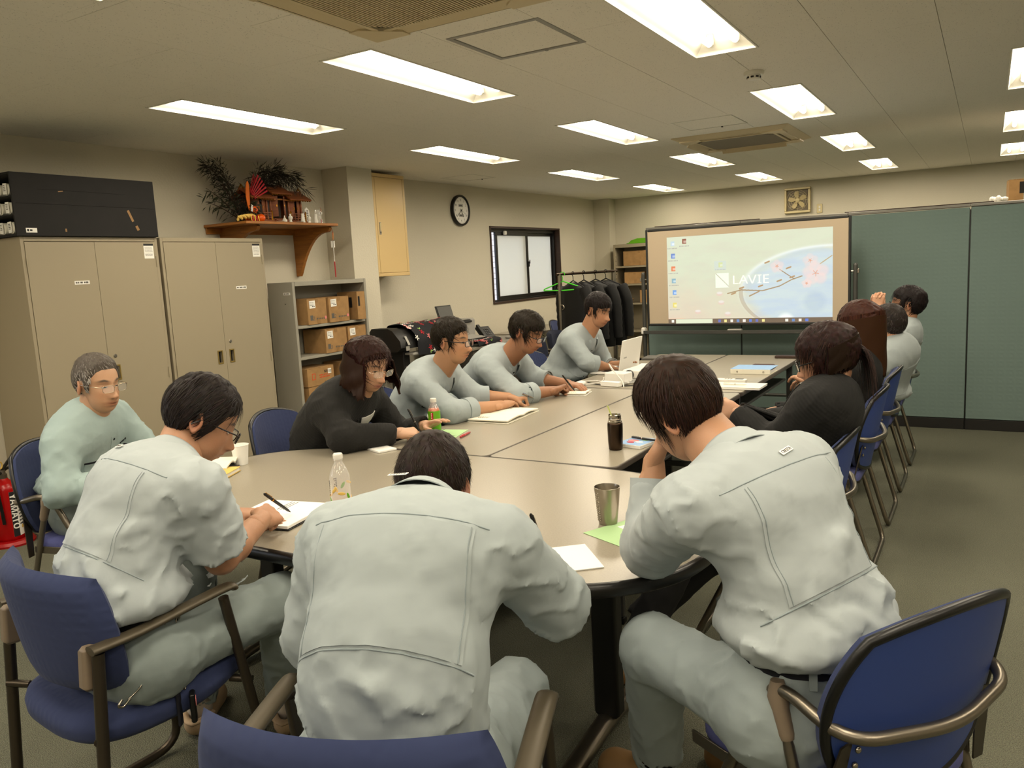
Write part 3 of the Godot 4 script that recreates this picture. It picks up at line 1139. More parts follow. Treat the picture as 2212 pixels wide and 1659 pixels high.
func cabinet(label: String, at: Vector3, which: int) -> void:
	var o := thing("steel_cabinet", label, "cabinet", at)
	var W := 0.882
	var D := 0.48
	var H := 1.792
	var zf := D / 2
	var mb := MB.new()
	mb.box(Vector3(0.022, H, D - 0.002), Vector3(-W / 2 + 0.011, H / 2, -0.001), 0.003)
	mb.box(Vector3(0.022, H, D - 0.002), Vector3(W / 2 - 0.011, H / 2, -0.001), 0.003)
	mb.box(Vector3(W - 0.04, 0.028, D - 0.002), Vector3(0, H - 0.014, -0.001), 0.003)
	mb.box(Vector3(W - 0.04, 0.088, D - 0.004), Vector3(0, 0.044, -0.002), 0.003)
	mb.box(Vector3(W - 0.04, H - 0.1, 0.01), Vector3(0, H / 2, -D / 2 + 0.006))
	put("body", mb, "cabinet", o)
	mb = MB.new()
	mb.box(Vector3(W - 0.05, H - 0.13, 0.01), Vector3(0, H / 2 + 0.03, zf - 0.03))
	put("interior", mb, "cabinet_edge", o)
	for s in [-1, 1]:
		var dw := (W - 0.048) / 2
		var cx: float = s * (dw / 2 + 0.0012)
		var c0 := 0.091
		var c1 := H - 0.031
		var mx: float = s * 0.052
		var hole := Rect2(mx - 0.0165, 0.905, 0.033, 0.082)
		var door := MB.new()
		var l := cx - dw / 2
		var r := cx + dw / 2
		door.box(Vector3(hole.position.x - l, c1 - c0, 0.02), Vector3((l + hole.position.x) / 2, (c0 + c1) / 2, zf - 0.010), 0.0)
		door.box(Vector3(r - hole.end.x, c1 - c0, 0.02), Vector3((r + hole.end.x) / 2, (c0 + c1) / 2, zf - 0.010), 0.0)
		door.box(Vector3(hole.size.x, hole.position.y - c0, 0.02), Vector3(hole.get_center().x, (c0 + hole.position.y) / 2, zf - 0.010), 0.0)
		door.box(Vector3(hole.size.x, c1 - hole.end.y, 0.02), Vector3(hole.get_center().x, (c1 + hole.end.y) / 2, zf - 0.010), 0.0)
		var dn := put("door", door, "cabinet", o)
		var hc := hole.get_center()
		mb = MB.new()
		for q in [-1, 1]:
			mb.box(Vector3(0.008, 0.098, 0.006), Vector3(hc.x + q * 0.0185, hc.y, zf + 0.001), 0.0015)
			mb.box(Vector3(0.03, 0.009, 0.006), Vector3(hc.x, hc.y + q * 0.0445, zf + 0.001), 0.0015)
		put("handle", mb, "handle_brass", dn)
		mb = MB.new()
		mb.box(Vector3(0.034, 0.084, 0.004), Vector3(hc.x, hc.y, zf - 0.022))
		put("handle_recess", mb, "handle_hole", dn)
		for y in [1.635, 0.90, 0.19]:
			mb = MB.new()
			mb.tube(pv([Vector3(s * (W / 2 - 0.023), y - 0.035, zf + 0.002), Vector3(s * (W / 2 - 0.023), y + 0.035, zf + 0.002)]), 0.0042, 8)
			put("hinge", mb, "cabinet", dn)
		if s == 1:
			mb = MB.new()
			mb.lathe(PackedVector2Array([Vector2(0.012, 0.0), Vector2(0.012, 0.004), Vector2(0.010, 0.006), Vector2(0.0001, 0.006)]), 16, Transform3D(Basis(Vector3.RIGHT, PI / 2), Vector3(mx - 0.004, 1.052, zf - 0.001)))
			put("lock", mb, "steel", dn)
			var sx := W / 2 - 0.072
			sticker(dn, 0.07, 0.095, Vector3(sx, 1.703, zf + 0.0006), Basis.IDENTITY, "notice_card")
			mb = MB.new()
			mb.box(Vector3(0.07, 0.013, 0.001), Vector3(sx, 1.744, zf + 0.0012))
			put("notice_heading", mb, "ink", dn)
			scribble(dn, Vector3(sx, 1.727, zf + 0.0012), 0.055, 7, 0.009, 0.003, 4 + which, "ink_grey", Basis.IDENTITY, "notice_print")
		if (s == -1) == (which == 0):
			var lx := -0.107 if which == 0 else 0.197
			var ly := 1.518 if which == 0 else 1.434
			sticker(dn, 0.095, 0.022, Vector3(lx, ly, zf + 0.0006))
			scribble(dn, Vector3(lx, ly, zf + 0.0014), 0.082, 1, 0.01, 0.011, 8 + which)
	mb = MB.new()
	for s in [-1, 1]:
		for e in [-1, 1]:
			mb.box(Vector3(0.05, 0.012, 0.05), Vector3(s * (W / 2 - 0.03), 0.006, e * (D / 2 - 0.05)))
	put("feet", mb, "cabinet_edge", o)
func steel_shelf() -> void:
	var x0 := 4.645
	var x1 := 5.535
	var zf := -4.782
	var zb := -5.065
	var H := 1.452
	var cx := (x0 + x1) / 2
	var cz := (zf + zb) / 2
	var D := zf - zb
	var W := x1 - x0
	var o := thing("steel_shelf", "grey open steel shelf unit stacked with brown cartons beside the cabinets", "shelf", Vector3(cx, 0, cz))
	for s in [-1, 1]:
		var mb := MB.new()
		mb.box(Vector3(0.03, H, D), Vector3(s * (W / 2 - 0.015), H / 2, 0), 0.004)
		put("side_panel", mb, "steel_shelf", o)
	var mb2 := MB.new()
	mb2.box(Vector3(W - 0.06, 0.036, D), Vector3(0, H - 0.018, 0), 0.003)
	put("top_panel", mb2, "steel_shelf", o)
	mb2 = MB.new()
	mb2.box(Vector3(W - 0.06, H - 0.06, 0.008), Vector3(0, H / 2, -D / 2 + 0.006))
	put("back_panel", mb2, "steel_shelf", o)
	for y in [1.083, 0.828, 0.43, 0.06]:
		mb2 = MB.new()
		mb2.box(Vector3(W - 0.062, 0.024, D - 0.02), Vector3(0, y, -0.002), 0.003)
		put("shelf_board", mb2, "steel_shelf", o)
	var sd := Basis(Vector3.UP, -PI / 2)
	sticker(o, 0.075, 0.02, Vector3(-W / 2 - 0.0006, 1.36, 0.075), sd)
	scribble(o, Vector3(-W / 2 - 0.0014, 1.36, 0.075), 0.06, 1, 0.01, 0.01, 19, "ink_grey", sd)
	mb2 = MB.new()
	mb2.ball(Vector3(-W / 2 - 0.001, 1.28, 0.05), Vector3(0.004, 0.006, 0.006), 8, 6)
	put("screw", mb2, "steel", o)
	carton(Vector3(4.905, 1.095, -4.915), Vector3(0.235, 0.215, 0.25), 0.05, "brown carton with white label, upper shelf left of its twin", 0, "角2")
	carton(Vector3(5.165, 1.095, -4.91), Vector3(0.255, 0.215, 0.25), 0.03, "brown carton with white label, upper shelf beside the flat upright carton", 0, "角2")
	carton(Vector3(5.42, 1.095, -4.87), Vector3(0.10, 0.245, 0.24), -0.04, "narrow upright brown carton with dark slot at the right of the upper shelf", 2, "")
	carton(Vector3(5.105, 0.84, -4.915), Vector3(0.27, 0.205, 0.25), 0.03, "brown carton with white label, second shelf, the nearer to its middle", 1, "角3")
	carton(Vector3(5.375, 0.84, -4.915), Vector3(0.24, 0.205, 0.25), 0.02, "brown carton with white label, second shelf, half hidden behind the curly-haired woman", 1, "角3")
	carton(Vector3(4.905, 0.442, -4.915), Vector3(0.33, 0.142, 0.23), 0.02, "lower of two printed cartons with orange marks on the third shelf", 3, "NXC-")
	carton(Vector3(4.895, 0.585, -4.915), Vector3(0.33, 0.152, 0.23), 0.05, "upper of two printed cartons with orange marks, 732 tag", 4, "NXC-")
	carton(Vector3(5.31, 0.442, -4.93), Vector3(0.26, 0.30, 0.21), 0.0, "plain brown carton deep in the third shelf behind the curly-haired woman", 5, "")
func carton(at: Vector3, s: Vector3, turn: float, label: String, kind: int, mark: String) -> Node3D:
	var o := thing("carton", label, "cardboard box", at, turn, "")
	var mb := MB.new()
	mb.box(s - Vector3(0, 0.004, 0), Vector3(0, s.y / 2 - 0.002, 0), 0.003)
	put("box_body", mb, "cardboard", o)
	for e in [-1, 1]:
		mb = MB.new()
		if kind in [0, 1, 5]:
			mb.box(Vector3(s.x / 2 - 0.002, 0.003, s.z), Vector3(e * (s.x / 4), s.y - 0.0015, 0), 0.001)
		else:
			mb.box(Vector3(s.x, 0.003, s.z / 2 - 0.002), Vector3(0, s.y - 0.0015, e * s.z / 4), 0.001)
		put("flap", mb, "cardboard", o)
	var zf := s.z / 2
	if kind in [0, 1, 5]:
		mb = MB.new()
		mb.box(Vector3(0.036, 0.055, 0.001), Vector3(0.01, 0.03, zf + 0.0004))
		mb.box(Vector3(0.036, 0.001, s.z), Vector3(0.0, s.y + 0.0004, 0))
		mb.box(Vector3(0.036, 0.035, 0.001), Vector3(0.0, s.y - 0.018, zf + 0.0004))
		put("tape", mb, "tape", o)
	if kind in [0, 1]:
		var lx := -s.x / 2 + 0.06
		sticker(o, 0.07, 0.062, Vector3(lx, s.y - 0.05, zf + 0.0006), Basis(Vector3.BACK, 0.03))
		scribble(o, Vector3(lx - 0.005, s.y - 0.033, zf + 0.0014), 0.05, 3, 0.011, 0.004, 31, "ink_grey")
		scribble(o, Vector3(lx + 0.012, s.y - 0.066, zf + 0.0014), 0.03, 1, 0.011, 0.009, 32, "ink")
		words("marking", mark, 0.045, "ink_grey", Transform3D(Basis.IDENTITY, Vector3(-s.x / 2 + 0.055, 0.05, zf + 0.0004)), o)
		scribble(o, Vector3(0.035, 0.045, zf + 0.0008), 0.10, 1, 0.01, 0.012, 33, "ink_grey")
		mb = MB.new()
		mb.lathe(PackedVector2Array([Vector2(0.013, 0), Vector2(0.013, 0.001), Vector2(0.0001, 0.001)]), 12, Transform3D(Basis(Vector3.RIGHT, PI / 2), Vector3(s.x / 2 - 0.022, 0.05, zf)))
		put("stamp", mb, "ink_pink", o)
	elif kind == 2:
		mb = MB.new()
		mb.box(Vector3(0.001, 0.09, 0.035), Vector3(-s.x / 2 - 0.0002, s.y * 0.62, 0.04))
		mb.box(Vector3(0.022, 0.085, 0.001), Vector3(-s.x / 2 + 0.022, s.y * 0.66, zf + 0.0002), 0.0)
		put("hand_slot", mb, "handle_hole", o)
	elif kind in [3, 4]:
		words("marking", mark, 0.03, "ink", Transform3D(Basis.IDENTITY, Vector3(0.075, s.y * 0.72, zf + 0.0004)), o, 0.0006, true)
		mb = MB.new()
		for q in [-1, 1]:
			mb.box(Vector3(0.006, 0.05, 0.001), Vector3(-0.09 + q * 0.018, s.y * 0.52, zf + 0.0004))
			mb.box(Vector3(0.042, 0.006, 0.001), Vector3(-0.09, s.y * 0.52 + q * 0.024, zf + 0.0004))
		put("orange_frame", mb, "ink_orange", o)
		scribble(o, Vector3(0.045, s.y * 0.55, zf + 0.0008), 0.13, 2, 0.018, 0.011, 37, "ink_orange")
		scribble(o, Vector3(0.09, s.y * 0.16, zf + 0.0008), 0.10, 1, 0.01, 0.006, 38, "ink")
		mb = MB.new()
		mb.box(Vector3(0.001, 0.03, 0.02), Vector3(-s.x / 2 - 0.0003, s.y * 0.5, 0.02))
		put("orange_arrow", mb, "ink_orange", o)
		if kind == 4:
			sticker(o, 0.042, 0.042, Vector3(0.107, s.y * 0.70, zf + 0.0016))
			words("tag_number", "732", 0.026, "ink", Transform3D(Basis.IDENTITY, Vector3(0.107, s.y * 0.70, zf + 0.0024)), o, 0.0006, true)
	return o
func partition() -> void:
	var o := thing("office_partition", "long blue-grey fabric office partition behind the whiteboard", "partition", Vector3(7.29, 0, 0))
	var z := -2.80
	var edges: Array[float] = [z, -1.91, -1.02, -0.135, 0.75, 1.64, 2.53, 3.36]
	for k in edges.size() - 1:
		var a := edges[k] + 0.004
		var b := edges[k + 1] - 0.004
		var mb := MB.new()
		mb.box(Vector3(0.05, 1.67, b - a), Vector3(0, 0.087 + 0.835, (a + b) / 2), 0.006)
		put("panel", mb, "partition_cloth", o)
		mb = MB.new()
		mb.box(Vector3(0.052, 0.085, b - a), Vector3(0, 0.0425, (a + b) / 2), 0.003)
		put("skirting", mb, "plinth", o)
		mb = MB.new()
		mb.box(Vector3(0.056, 0.022, b - a + 0.006), Vector3(0, 1.772, (a + b) / 2), 0.004)
		put("top_rail", mb, "partition_rail", o)
	for k in range(0, edges.size()):
		var mb := MB.new()
		mb.box(Vector3(0.04, 1.74, 0.008), Vector3(0.0, 0.87, edges[k]), 0.0)
		put("joint_strip", mb, "black_plastic", o)
	for q in [[-2.72, -1.75, 0], [-1.05, 0.02, 1]]:
		var mb := MB.new()
		mb.box(Vector3(0.018, 0.009, q[1] - q[0]), Vector3(0, 0.0045, 0), 0.001)
		var l := put("lath", mb, "wood_frame")
		l.position = Vector3(7.30, 1.783, (q[0] + q[1]) / 2)
		tag(l, ["thin brown lath lying on the partition top above the whiteboard", "thin brown lath lying on the partition top right of the wall fan"][q[2]], "lath", "laths on the partition top")
	var r := thing("steel_rack", "grey slotted steel rack rising above the partition at right edge", "rack", Vector3(8.0, 0, 0.42))
	for e in [[-0.20, -0.10], [-0.20, 0.5], [0.25, -0.10], [0.25, 0.5]]:
		var mb := MB.new()
		mb.box(Vector3(0.004, 2.06, 0.045), Vector3(e[0], 1.03, e[1]), 0.001)
		mb.box(Vector3(0.04, 2.06, 0.004), Vector3(e[0] + 0.02, 1.03, e[1] - 0.0225), 0.001)
		var post := put("post", mb, "partition_rail", r)
		mb = MB.new()
		for j in 8:
			mb.box(Vector3(0.0015, 0.022, 0.008), Vector3(e[0] - 0.0022, 1.55 + j * 0.066, e[1] + (0.006 if j % 2 == 0 else -0.008)))
		put("slots", mb, "black_plastic", post)
	for y in [0.4, 1.0, 1.72]:
		var mb := MB.new()
		mb.box(Vector3(0.50, 0.03, 0.66), Vector3(0.03, y, 0.2), 0.003)
		put("rack_shelf", mb, "partition_rail", r)
	carton(Vector3(7.66, 1.785, 0.16), Vector3(0.14, 0.175, 0.10), 0.1, "small open brown carton standing behind the partition at the right edge", 2, "")
	var c := thing("low_cupboard", "grey cupboard hidden behind the partition, carrying the small carton", "cupboard", Vector3(7.58, 0, 0.12))
	var mb3 := MB.new()
	mb3.box(Vector3(0.40, 1.76, 0.5), Vector3(0, 0.88, 0), 0.004)
	put("body", mb3, "steel_shelf", c)
	mb3 = MB.new()
	mb3.box(Vector3(0.41, 0.025, 0.51), Vector3(0, 1.772, 0), 0.004)
	put("top", mb3, "steel_shelf", c)
	var bag := MB.new()
	for k in 9:
		var a := k * 0.7
		bag.ball(Vector3(0.02 * sin(a * 1.7), 0.022 + 0.008 * cos(a * 2.1), -0.045 + 0.011 * k), Vector3(0.03, 0.022 + 0.006 * sin(a * 3.0), 0.02), 10, 7, Basis(Vector3.UP, a))
	var bo := put("plastic_bag", bag, "white_plastic")
	bo.position = Vector3(7.52, 1.785, 0.05)
	tag(bo, "crumpled white plastic bag on the partition beside the small carton", "bag")
func whiteboard() -> void:
	var X := 6.85
	var o := thing("whiteboard", "big wheeled whiteboard with projected computer desktop on it", "whiteboard", Vector3(X, 0, -1.788))
	var hw := 0.852
	var y0 := 0.892
	var y1 := 1.748
	var mb := MB.new()
	mb.box(Vector3(0.018, y1 - y0 - 0.02, hw * 2 - 0.02), Vector3(0, (y0 + y1) / 2, 0), 0.001)
	put("board", mb, "board_white", o)
	for s in [-1, 1]:
		mb = MB.new()
		mb.box(Vector3(0.03, y1 - y0, 0.020), Vector3(0, (y0 + y1) / 2, s * (hw - 0.010)), 0.006)
		put("frame", mb, "board_frame", o)
		mb = MB.new()
		mb.box(Vector3(0.03, 0.022, hw * 2 - 0.04), Vector3(0, y1 - 0.011 if s == 1 else y0 + 0.011, 0), 0.006)
		put("frame", mb, "board_frame", o)
		mb = MB.new()
		mb.tube(pv([Vector3(0.0, 0.05, s * 0.885), Vector3(0.0, 1.35, s * 0.885), Vector3(0.0, 1.368, s * 0.885), Vector3(0, 1.374, s * 0.885)]), PackedFloat32Array([0.018, 0.018, 0.016, 0.008]), 12)
		put("post", mb, "board_post", o)
		mb = MB.new()
		mb.tube(pv([Vector3(0, 1.31, s * 0.885), Vector3(0, 1.31, s * 0.85)]), 0.008, 8)
		mb.box(Vector3(0.03, 0.035, 0.016), Vector3(0, 1.31, s * 0.906), 0.004)
		put("pivot", mb, "steel", o)
		mb = MB.new()
		mb.tube(pv([Vector3(-0.28, 0.06, s * 0.885), Vector3(0.28, 0.06, s * 0.885)]), 0.02, 10)
		put("foot", mb, "board_post", o)
		for e in [-1, 1]:
			mb = MB.new()
			mb.lathe(PackedVector2Array([Vector2(0.0001, -0.012), Vector2(0.024, -0.012), Vector2(0.026, 0), Vector2(0.024, 0.012), Vector2(0.0001, 0.012)]), 14, Transform3D(Basis(Vector3.RIGHT, PI / 2), Vector3(e * 0.26, 0.026, s * 0.885)))
			put("castor", mb, "black_plastic", o)
		mb = MB.new()
		mb.box(Vector3(0.05, 0.06, 0.04), Vector3(-0.02, 0.85, s * 0.885), 0.008)
		put("tray_bracket", mb, "white_plastic", o)
	mb = MB.new()
	mb.box(Vector3(0.075, 0.012, 1.73), Vector3(-0.05, 0.832, 0), 0.003)
	mb.box(Vector3(0.008, 0.03, 1.73), Vector3(-0.087, 0.842, 0), 0.002)
	put("pen_tray", mb, "board_post", o)
	mb = MB.new()
	mb.tube(pv([Vector3(0, 0.30, -0.885), Vector3(0, 0.30, 0.885)]), 0.014, 10)
	put("cross_bar", mb, "board_post", o)
	var e := MB.new()
	e.box(Vector3(0.05, 0.026, 0.12), Vector3(0, 0.013, 0), 0.006)
	var er := put("eraser", e, "printer_grey")
	er.position = Vector3(X - 0.045, 0.838, -1.845)
	tag(er, "pale grey board eraser lying on the whiteboard tray", "eraser")
	projected_picture(o)
func projected_picture(o: Node3D) -> void:
	var w := 1.372
	var h := 0.758
	var W := 720
	var H := 398
	var im := Image.create(W, H, false, Image.FORMAT_RGB8)
	var n := FastNoiseLite.new()
	n.seed = 5
	n.frequency = 0.006
	for y in H:
		for x in W:
			var u := float(x) / W
			var v := float(y) / H
			var c := Color(0.80, 0.83, 0.73).lerp(Color(0.84, 0.77, 0.68), clampf(v * 1.5 - 0.5 - 0.5 * u + 0.25 * n.get_noise_2d(x, y), 0, 1))
			c = c.lerp(Color(0.78, 0.75, 0.69), 0.4 * clampf(n.get_noise_2d(x * 0.7, y * 2.0) + 0.1, 0, 1))
			var dx := (u - 0.97) / 0.50
			var dy := (v - 0.66) / 0.47
			var d := sqrt(dx * dx + dy * dy)
			if d < 1.0:
				c = c.lerp(Color(0.76, 0.82, 0.83), clampf((1.0 - d) * 6.0, 0, 1))
				c = c.lerp(Color(0.66, 0.74, 0.85), clampf(0.5 * n.get_noise_2d(x * 0.8, y * 3.0) + 0.15, 0, 0.6))
			c = c.lerp(Color(0.90, 0.93, 0.93), 0.7 * exp(-pow((d - 1.0) / 0.035, 2)) * clampf(1.2 - v, 0, 1))
			if d > 0.98 and d < 1.03 and u < 0.72 and v > 0.60:
				c = c.lerp(Color(0.62, 0.55, 0.45), 0.45)
			if v > 0.93 - 0.25 * maxf(0.0, 0.22 - u) * 0.0 and u < 0.22 and v - 0.9 > u * 0.35:
				c = c.lerp(Color(0.88, 0.77, 0.66), 0.8)
			im.set_pixel(x, y, c)
	var tw := [Vector2(0.385, 0.665), Vector2(0.47, 0.63), Vector2(0.60, 0.645), Vector2(0.70, 0.60), Vector2(0.77, 0.535), Vector2(0.83, 0.50)]
	stroke(im, tw, 4.0, Color(0.60, 0.50, 0.36))
	stroke(im, [Vector2(0.785, 0.53), Vector2(0.70, 0.42)], 3.0, Color(0.58, 0.47, 0.34))
	stroke(im, [Vector2(0.93, 0.38), Vector2(0.995, 0.30)], 4.0, Color(0.70, 0.62, 0.47))
	stroke(im, [Vector2(0.52, 0.70), Vector2(0.58, 0.65)], 5.0, Color(0.63, 0.52, 0.38))
	for b in [Vector2(0.41, 0.675), Vector2(0.46, 0.615), Vector2(0.575, 0.60), Vector2(0.685, 0.55), Vector2(0.74, 0.415), Vector2(0.615, 0.345), Vector2(0.76, 0.515)]:
		stroke(im, [b, b + Vector2(0.025, -0.016)], 6.0, Color(0.66, 0.53, 0.38))
	for f in [[Vector2(0.685, 0.385), 0.042, 0.5], [Vector2(0.905, 0.475), 0.075, 0.6], [Vector2(0.875, 0.34), 0.045, 0.4], [Vector2(0.855, 0.58), 0.03, 0.6]]:
		for k in 5:
			var a := TAU * k / 5.0 - 0.4
			disc(im, f[0] + Vector2(cos(a) * f[1] * 0.55, sin(a) * f[1] * 0.9), f[1] * 0.55, Color(0.90, 0.80, 0.78), f[2])
		for k in 5:
			var a := TAU * k / 5.0 + 0.23
			stroke(im, [f[0], f[0] + Vector2(cos(a) * f[1] * 0.25, sin(a) * f[1] * 0.45)], 2.5, Color(0.84, 0.58, 0.46))
	disc(im, Vector2(0.90, 0.78), 0.075, Color(0.62, 0.70, 0.78), 0.35)
	disc(im, Vector2(0.735, 0.985), 0.06, Color(0.95, 0.97, 0.95), 0.8)
	for q in [Vector2(0.335, 0.67), Vector2(0.345, 0.77), Vector2(0.195, 0.87), Vector2(0.385, 0.90)]:
		disc(im, q, 0.024, Color(0.87, 0.74, 0.70), 0.6, 0.55)
		disc(im, q + Vector2(0, -0.016), 0.022, Color(0.88, 0.86, 0.84), 0.8, 0.45)
	var ic := [[0.038, 0.05, Color(0.72, 0.80, 0.84)], [0.115, 0.03, Color(0.52, 0.28, 0.20)], [0.04, 0.19, Color(0.36, 0.50, 0.75)], [0.04, 0.335, Color(0.85, 0.47, 0.30)], [0.042, 0.475, Color(0.50, 0.66, 0.72)], [0.045, 0.61, Color(0.40, 0.60, 0.84)], [0.045, 0.755, Color(0.87, 0.81, 0.42)], [0.345, 0.315, Color(0.82, 0.84, 0.45)]]
	for q in ic:
		px_rect(im, q[0] - 0.013, q[1], 0.026, 0.055, q[2])
		px_rect(im, q[0] - 0.004, q[1] + 0.02, 0.017, 0.025, q[2].lerp(Color.WHITE, 0.45))
		for j in 7:
			px_rect(im, q[0] - 0.033 + j * 0.0095, q[1] + 0.075, 0.006, 0.012, Color(0.66, 0.65, 0.60))
	px_rect(im, 0.305, 0.30, 0.075, 0.10, Color(0.74, 0.80, 0.83), 0.4)
	px_rect(im, 0.0, 0.945, 1.0, 0.055, Color(0.40, 0.33, 0.27))
	px_rect(im, 0.05, 0.948, 0.24, 0.05, Color(0.84, 0.87, 0.76))
	px_rect(im, 0.022, 0.957, 0.016, 0.03, Color(0.92, 0.93, 0.88))
	for k in 12:
		var cc: Color = [Color(0.35, 0.4, 0.7), Color(0.9, 0.85, 0.55), Color(0.88, 0.88, 0.84), Color(0.35, 0.5, 0.72), Color(0.9, 0.88, 0.85), Color(0.3, 0.45, 0.8)][k % 6]
		px_rect(im, 0.325 + (k if k < 8 else k + 2.6) * 0.0385, 0.958, 0.017, 0.03, cc)
	px_rect(im, 0.312, 0.435, 0.083, 0.165, Color(0.90, 0.93, 0.86))
	stroke(im, [Vector2(0.313, 0.437), Vector2(0.394, 0.585)], 3.5, Color(0.74, 0.72, 0.64))
	var m := mk("projected_picture", Color(0.5, 0.48, 0.42), 0.6)
	m.albedo_color = Color(0.25, 0.24, 0.22)
	m.emission_enabled = true
	m.emission = Color.WHITE
	m.emission_operator = BaseMaterial3D.EMISSION_OP_MULTIPLY
	m.emission_texture = img_tex(im)
	m.emission_energy_multiplier = SCREEN_GLOW
	var mb := MB.new()
	var yt := 1.668
	var yb := yt - h
	var zl := -2.442 + 1.788
	var zr := zl + w
	mb.quad(Vector3(-0.0105, yb, zl), Vector3(-0.0105, yb, zr), Vector3(-0.0105, yt, zr), Vector3(-0.0105, yt, zl))
	put("projected_screen", mb, "projected_picture", o)
	var lm := mk("projected_white", Color(0.4, 0.4, 0.38), 0.6)
	lm.emission_enabled = true
	lm.emission = Color(0.93, 0.95, 0.88)
	lm.emission_energy_multiplier = SCREEN_GLOW
	words("projected_name", "LAVIE", 0.098, "projected_white", Transform3D(Basis(Vector3.UP, -PI / 2), Vector3(-0.011, yt - 0.55 * h + 0.025, zl + 0.528 * w)), o, 0.0004, false, 1.28)
const SCREEN_GLOW := 1.15
func px_rect(im: Image, x: float, y: float, w: float, h: float, c: Color, a := 1.0) -> void:
	var W := im.get_width()
	var H := im.get_height()
	for j in range(maxi(int(y * H), 0), mini(int((y + h) * H), H)):
		for i in range(maxi(int(x * W), 0), mini(int((x + w) * W), W)):
			im.set_pixel(i, j, im.get_pixel(i, j).lerp(c, a))
func disc(im: Image, at: Vector2, r: float, c: Color, a: float, squash := 1.0) -> void:
	var W := im.get_width()
	var H := im.get_height()
	var R := r * W
	var cx := at.x * W
	var cy := at.y * H
	for j in range(maxi(int(cy - R), 0), mini(int(cy + R) + 1, H)):
		for i in range(maxi(int(cx - R), 0), mini(int(cx + R) + 1, W)):
			var d := sqrt((i - cx) * (i - cx) + (j - cy) * (j - cy) / (squash * squash)) / R
			if d < 1.0:
				im.set_pixel(i, j, im.get_pixel(i, j).lerp(c, a * clampf((1.0 - d) * 2.5, 0, 1)))
func stroke(im: Image, pts: Array, wpx: float, c: Color) -> void:
	var W := im.get_width()
	var H := im.get_height()
	for k in pts.size() - 1:
		var a := Vector2(pts[k].x * W, pts[k].y * H)
		var b := Vector2(pts[k + 1].x * W, pts[k + 1].y * H)
		var m := int(a.distance_to(b)) + 1
		for j in m + 1:
			var q := a.lerp(b, float(j) / m)
			for dy in range(-int(wpx / 2), int(wpx / 2) + 1):
				for dx in range(-int(wpx / 2), int(wpx / 2) + 1):
					var X := int(q.x) + dx
					var Y := int(q.y) + dy
					if X >= 0 and Y >= 0 and X < W and Y < H and dx * dx + dy * dy <= wpx * wpx / 4:
						im.set_pixel(X, Y, im.get_pixel(X, Y).lerp(c, 0.7))
func corner_shelf() -> void:
	var o := thing("bookshelf", "beige steel bookshelf in the far corner behind the whiteboard", "shelf", Vector3(11.38, 0, -4.40))
	var W := 0.87
	var D := 0.36
	var H := 1.745
	for s in [-1, 1]:
		var mb := MB.new()
		mb.box(Vector3(D, H, 0.03), Vector3(0, H / 2, s * (W / 2 - 0.015)), 0.003)
		put("side_panel", mb, "cabinet", o)
	var m2 := MB.new()
	m2.box(Vector3(D, 0.05, W - 0.06), Vector3(0, H - 0.025, 0), 0.003)
	put("top_panel", m2, "cabinet", o)
	m2 = MB.new()
	m2.box(Vector3(0.008, H - 0.06, W - 0.06), Vector3(D / 2 - 0.008, H / 2, 0))
	put("back_panel", m2, "cabinet", o)
	for y in [1.41, 1.145, 0.86, 0.45, 0.06]:
		m2 = MB.new()
		m2.box(Vector3(D - 0.02, 0.026, W - 0.062), Vector3(-0.004, y, 0), 0.003)
		put("shelf_board", m2, "cabinet", o)
	m2 = MB.new()
	for k in 22:
		m2.box(Vector3(0.001, 0.012, 0.006), Vector3(-D / 2 - 0.0002, 0.2 + k * 0.065, -W / 2 + 0.04))
	put("peg_holes", m2, "cabinet_edge", o)
	var t := -PI / 2
	carton(Vector3(11.36, 1.425, -4.44), Vector3(0.50, 0.215, 0.26), t, "large brown carton on the top shelf of the corner bookshelf", 5, "")
	carton(Vector3(11.36, 1.16, -4.56), Vector3(0.30, 0.17, 0.26), t + 0.3, "paper-wrapped brown parcel on the second shelf of the corner bookshelf", 5, "")
	carton(Vector3(11.38, 0.875, -4.36), Vector3(0.26, 0.19, 0.24), t + 0.35, "brown parcel behind the paper envelope on the corner bookshelf", 5, "")
	var g := thing("storage_lid", "long light green plastic lid on top of the corner bookshelf", "lid", Vector3(11.38, H, -4.36))
	m2 = MB.new()
	m2.prism(PackedVector2Array([Vector2(-0.28, 0), Vector2(0.34, 0), Vector2(0.34, 0.075), Vector2(-0.12, 0.075), Vector2(-0.22, 0.05)]), 0.2, Transform3D(Basis(Vector3(0, 0, 1), Vector3(0, 1, 0), Vector3(-1, 0, 0)), Vector3(0.1, 0, 0)))
	put("lid_body", m2, "green_label", g)
	m2 = MB.new()
	m2.box(Vector3(0.22, 0.012, 0.64), Vector3(0.0, 0.008, 0.03), 0.004)
	put("lid_rim", m2, "green_label", g)
	var p := PackedVector3Array()
	for j in 5:
		for i in 7:
			p.append(Vector3(-0.1 + 0.2 * j / 4.0 + 0.012 * sin(i * 2.1), 0.10 + 0.05 * sin(j * 1.3 + i * 0.7) + 0.03 * cos(i * 1.9), -0.14 + 0.28 * i / 6.0 + 0.012 * sin(j * 2.7)))
	m2 = MB.new()
	m2.shell(p, 7, 5, 0.006)
	var en := put("envelope", m2, "cardboard")
	en.position = Vector3(11.18, 0.79, -4.70)
	tag(en, "crumpled open brown paper envelope hanging over the third shelf edge", "envelope")
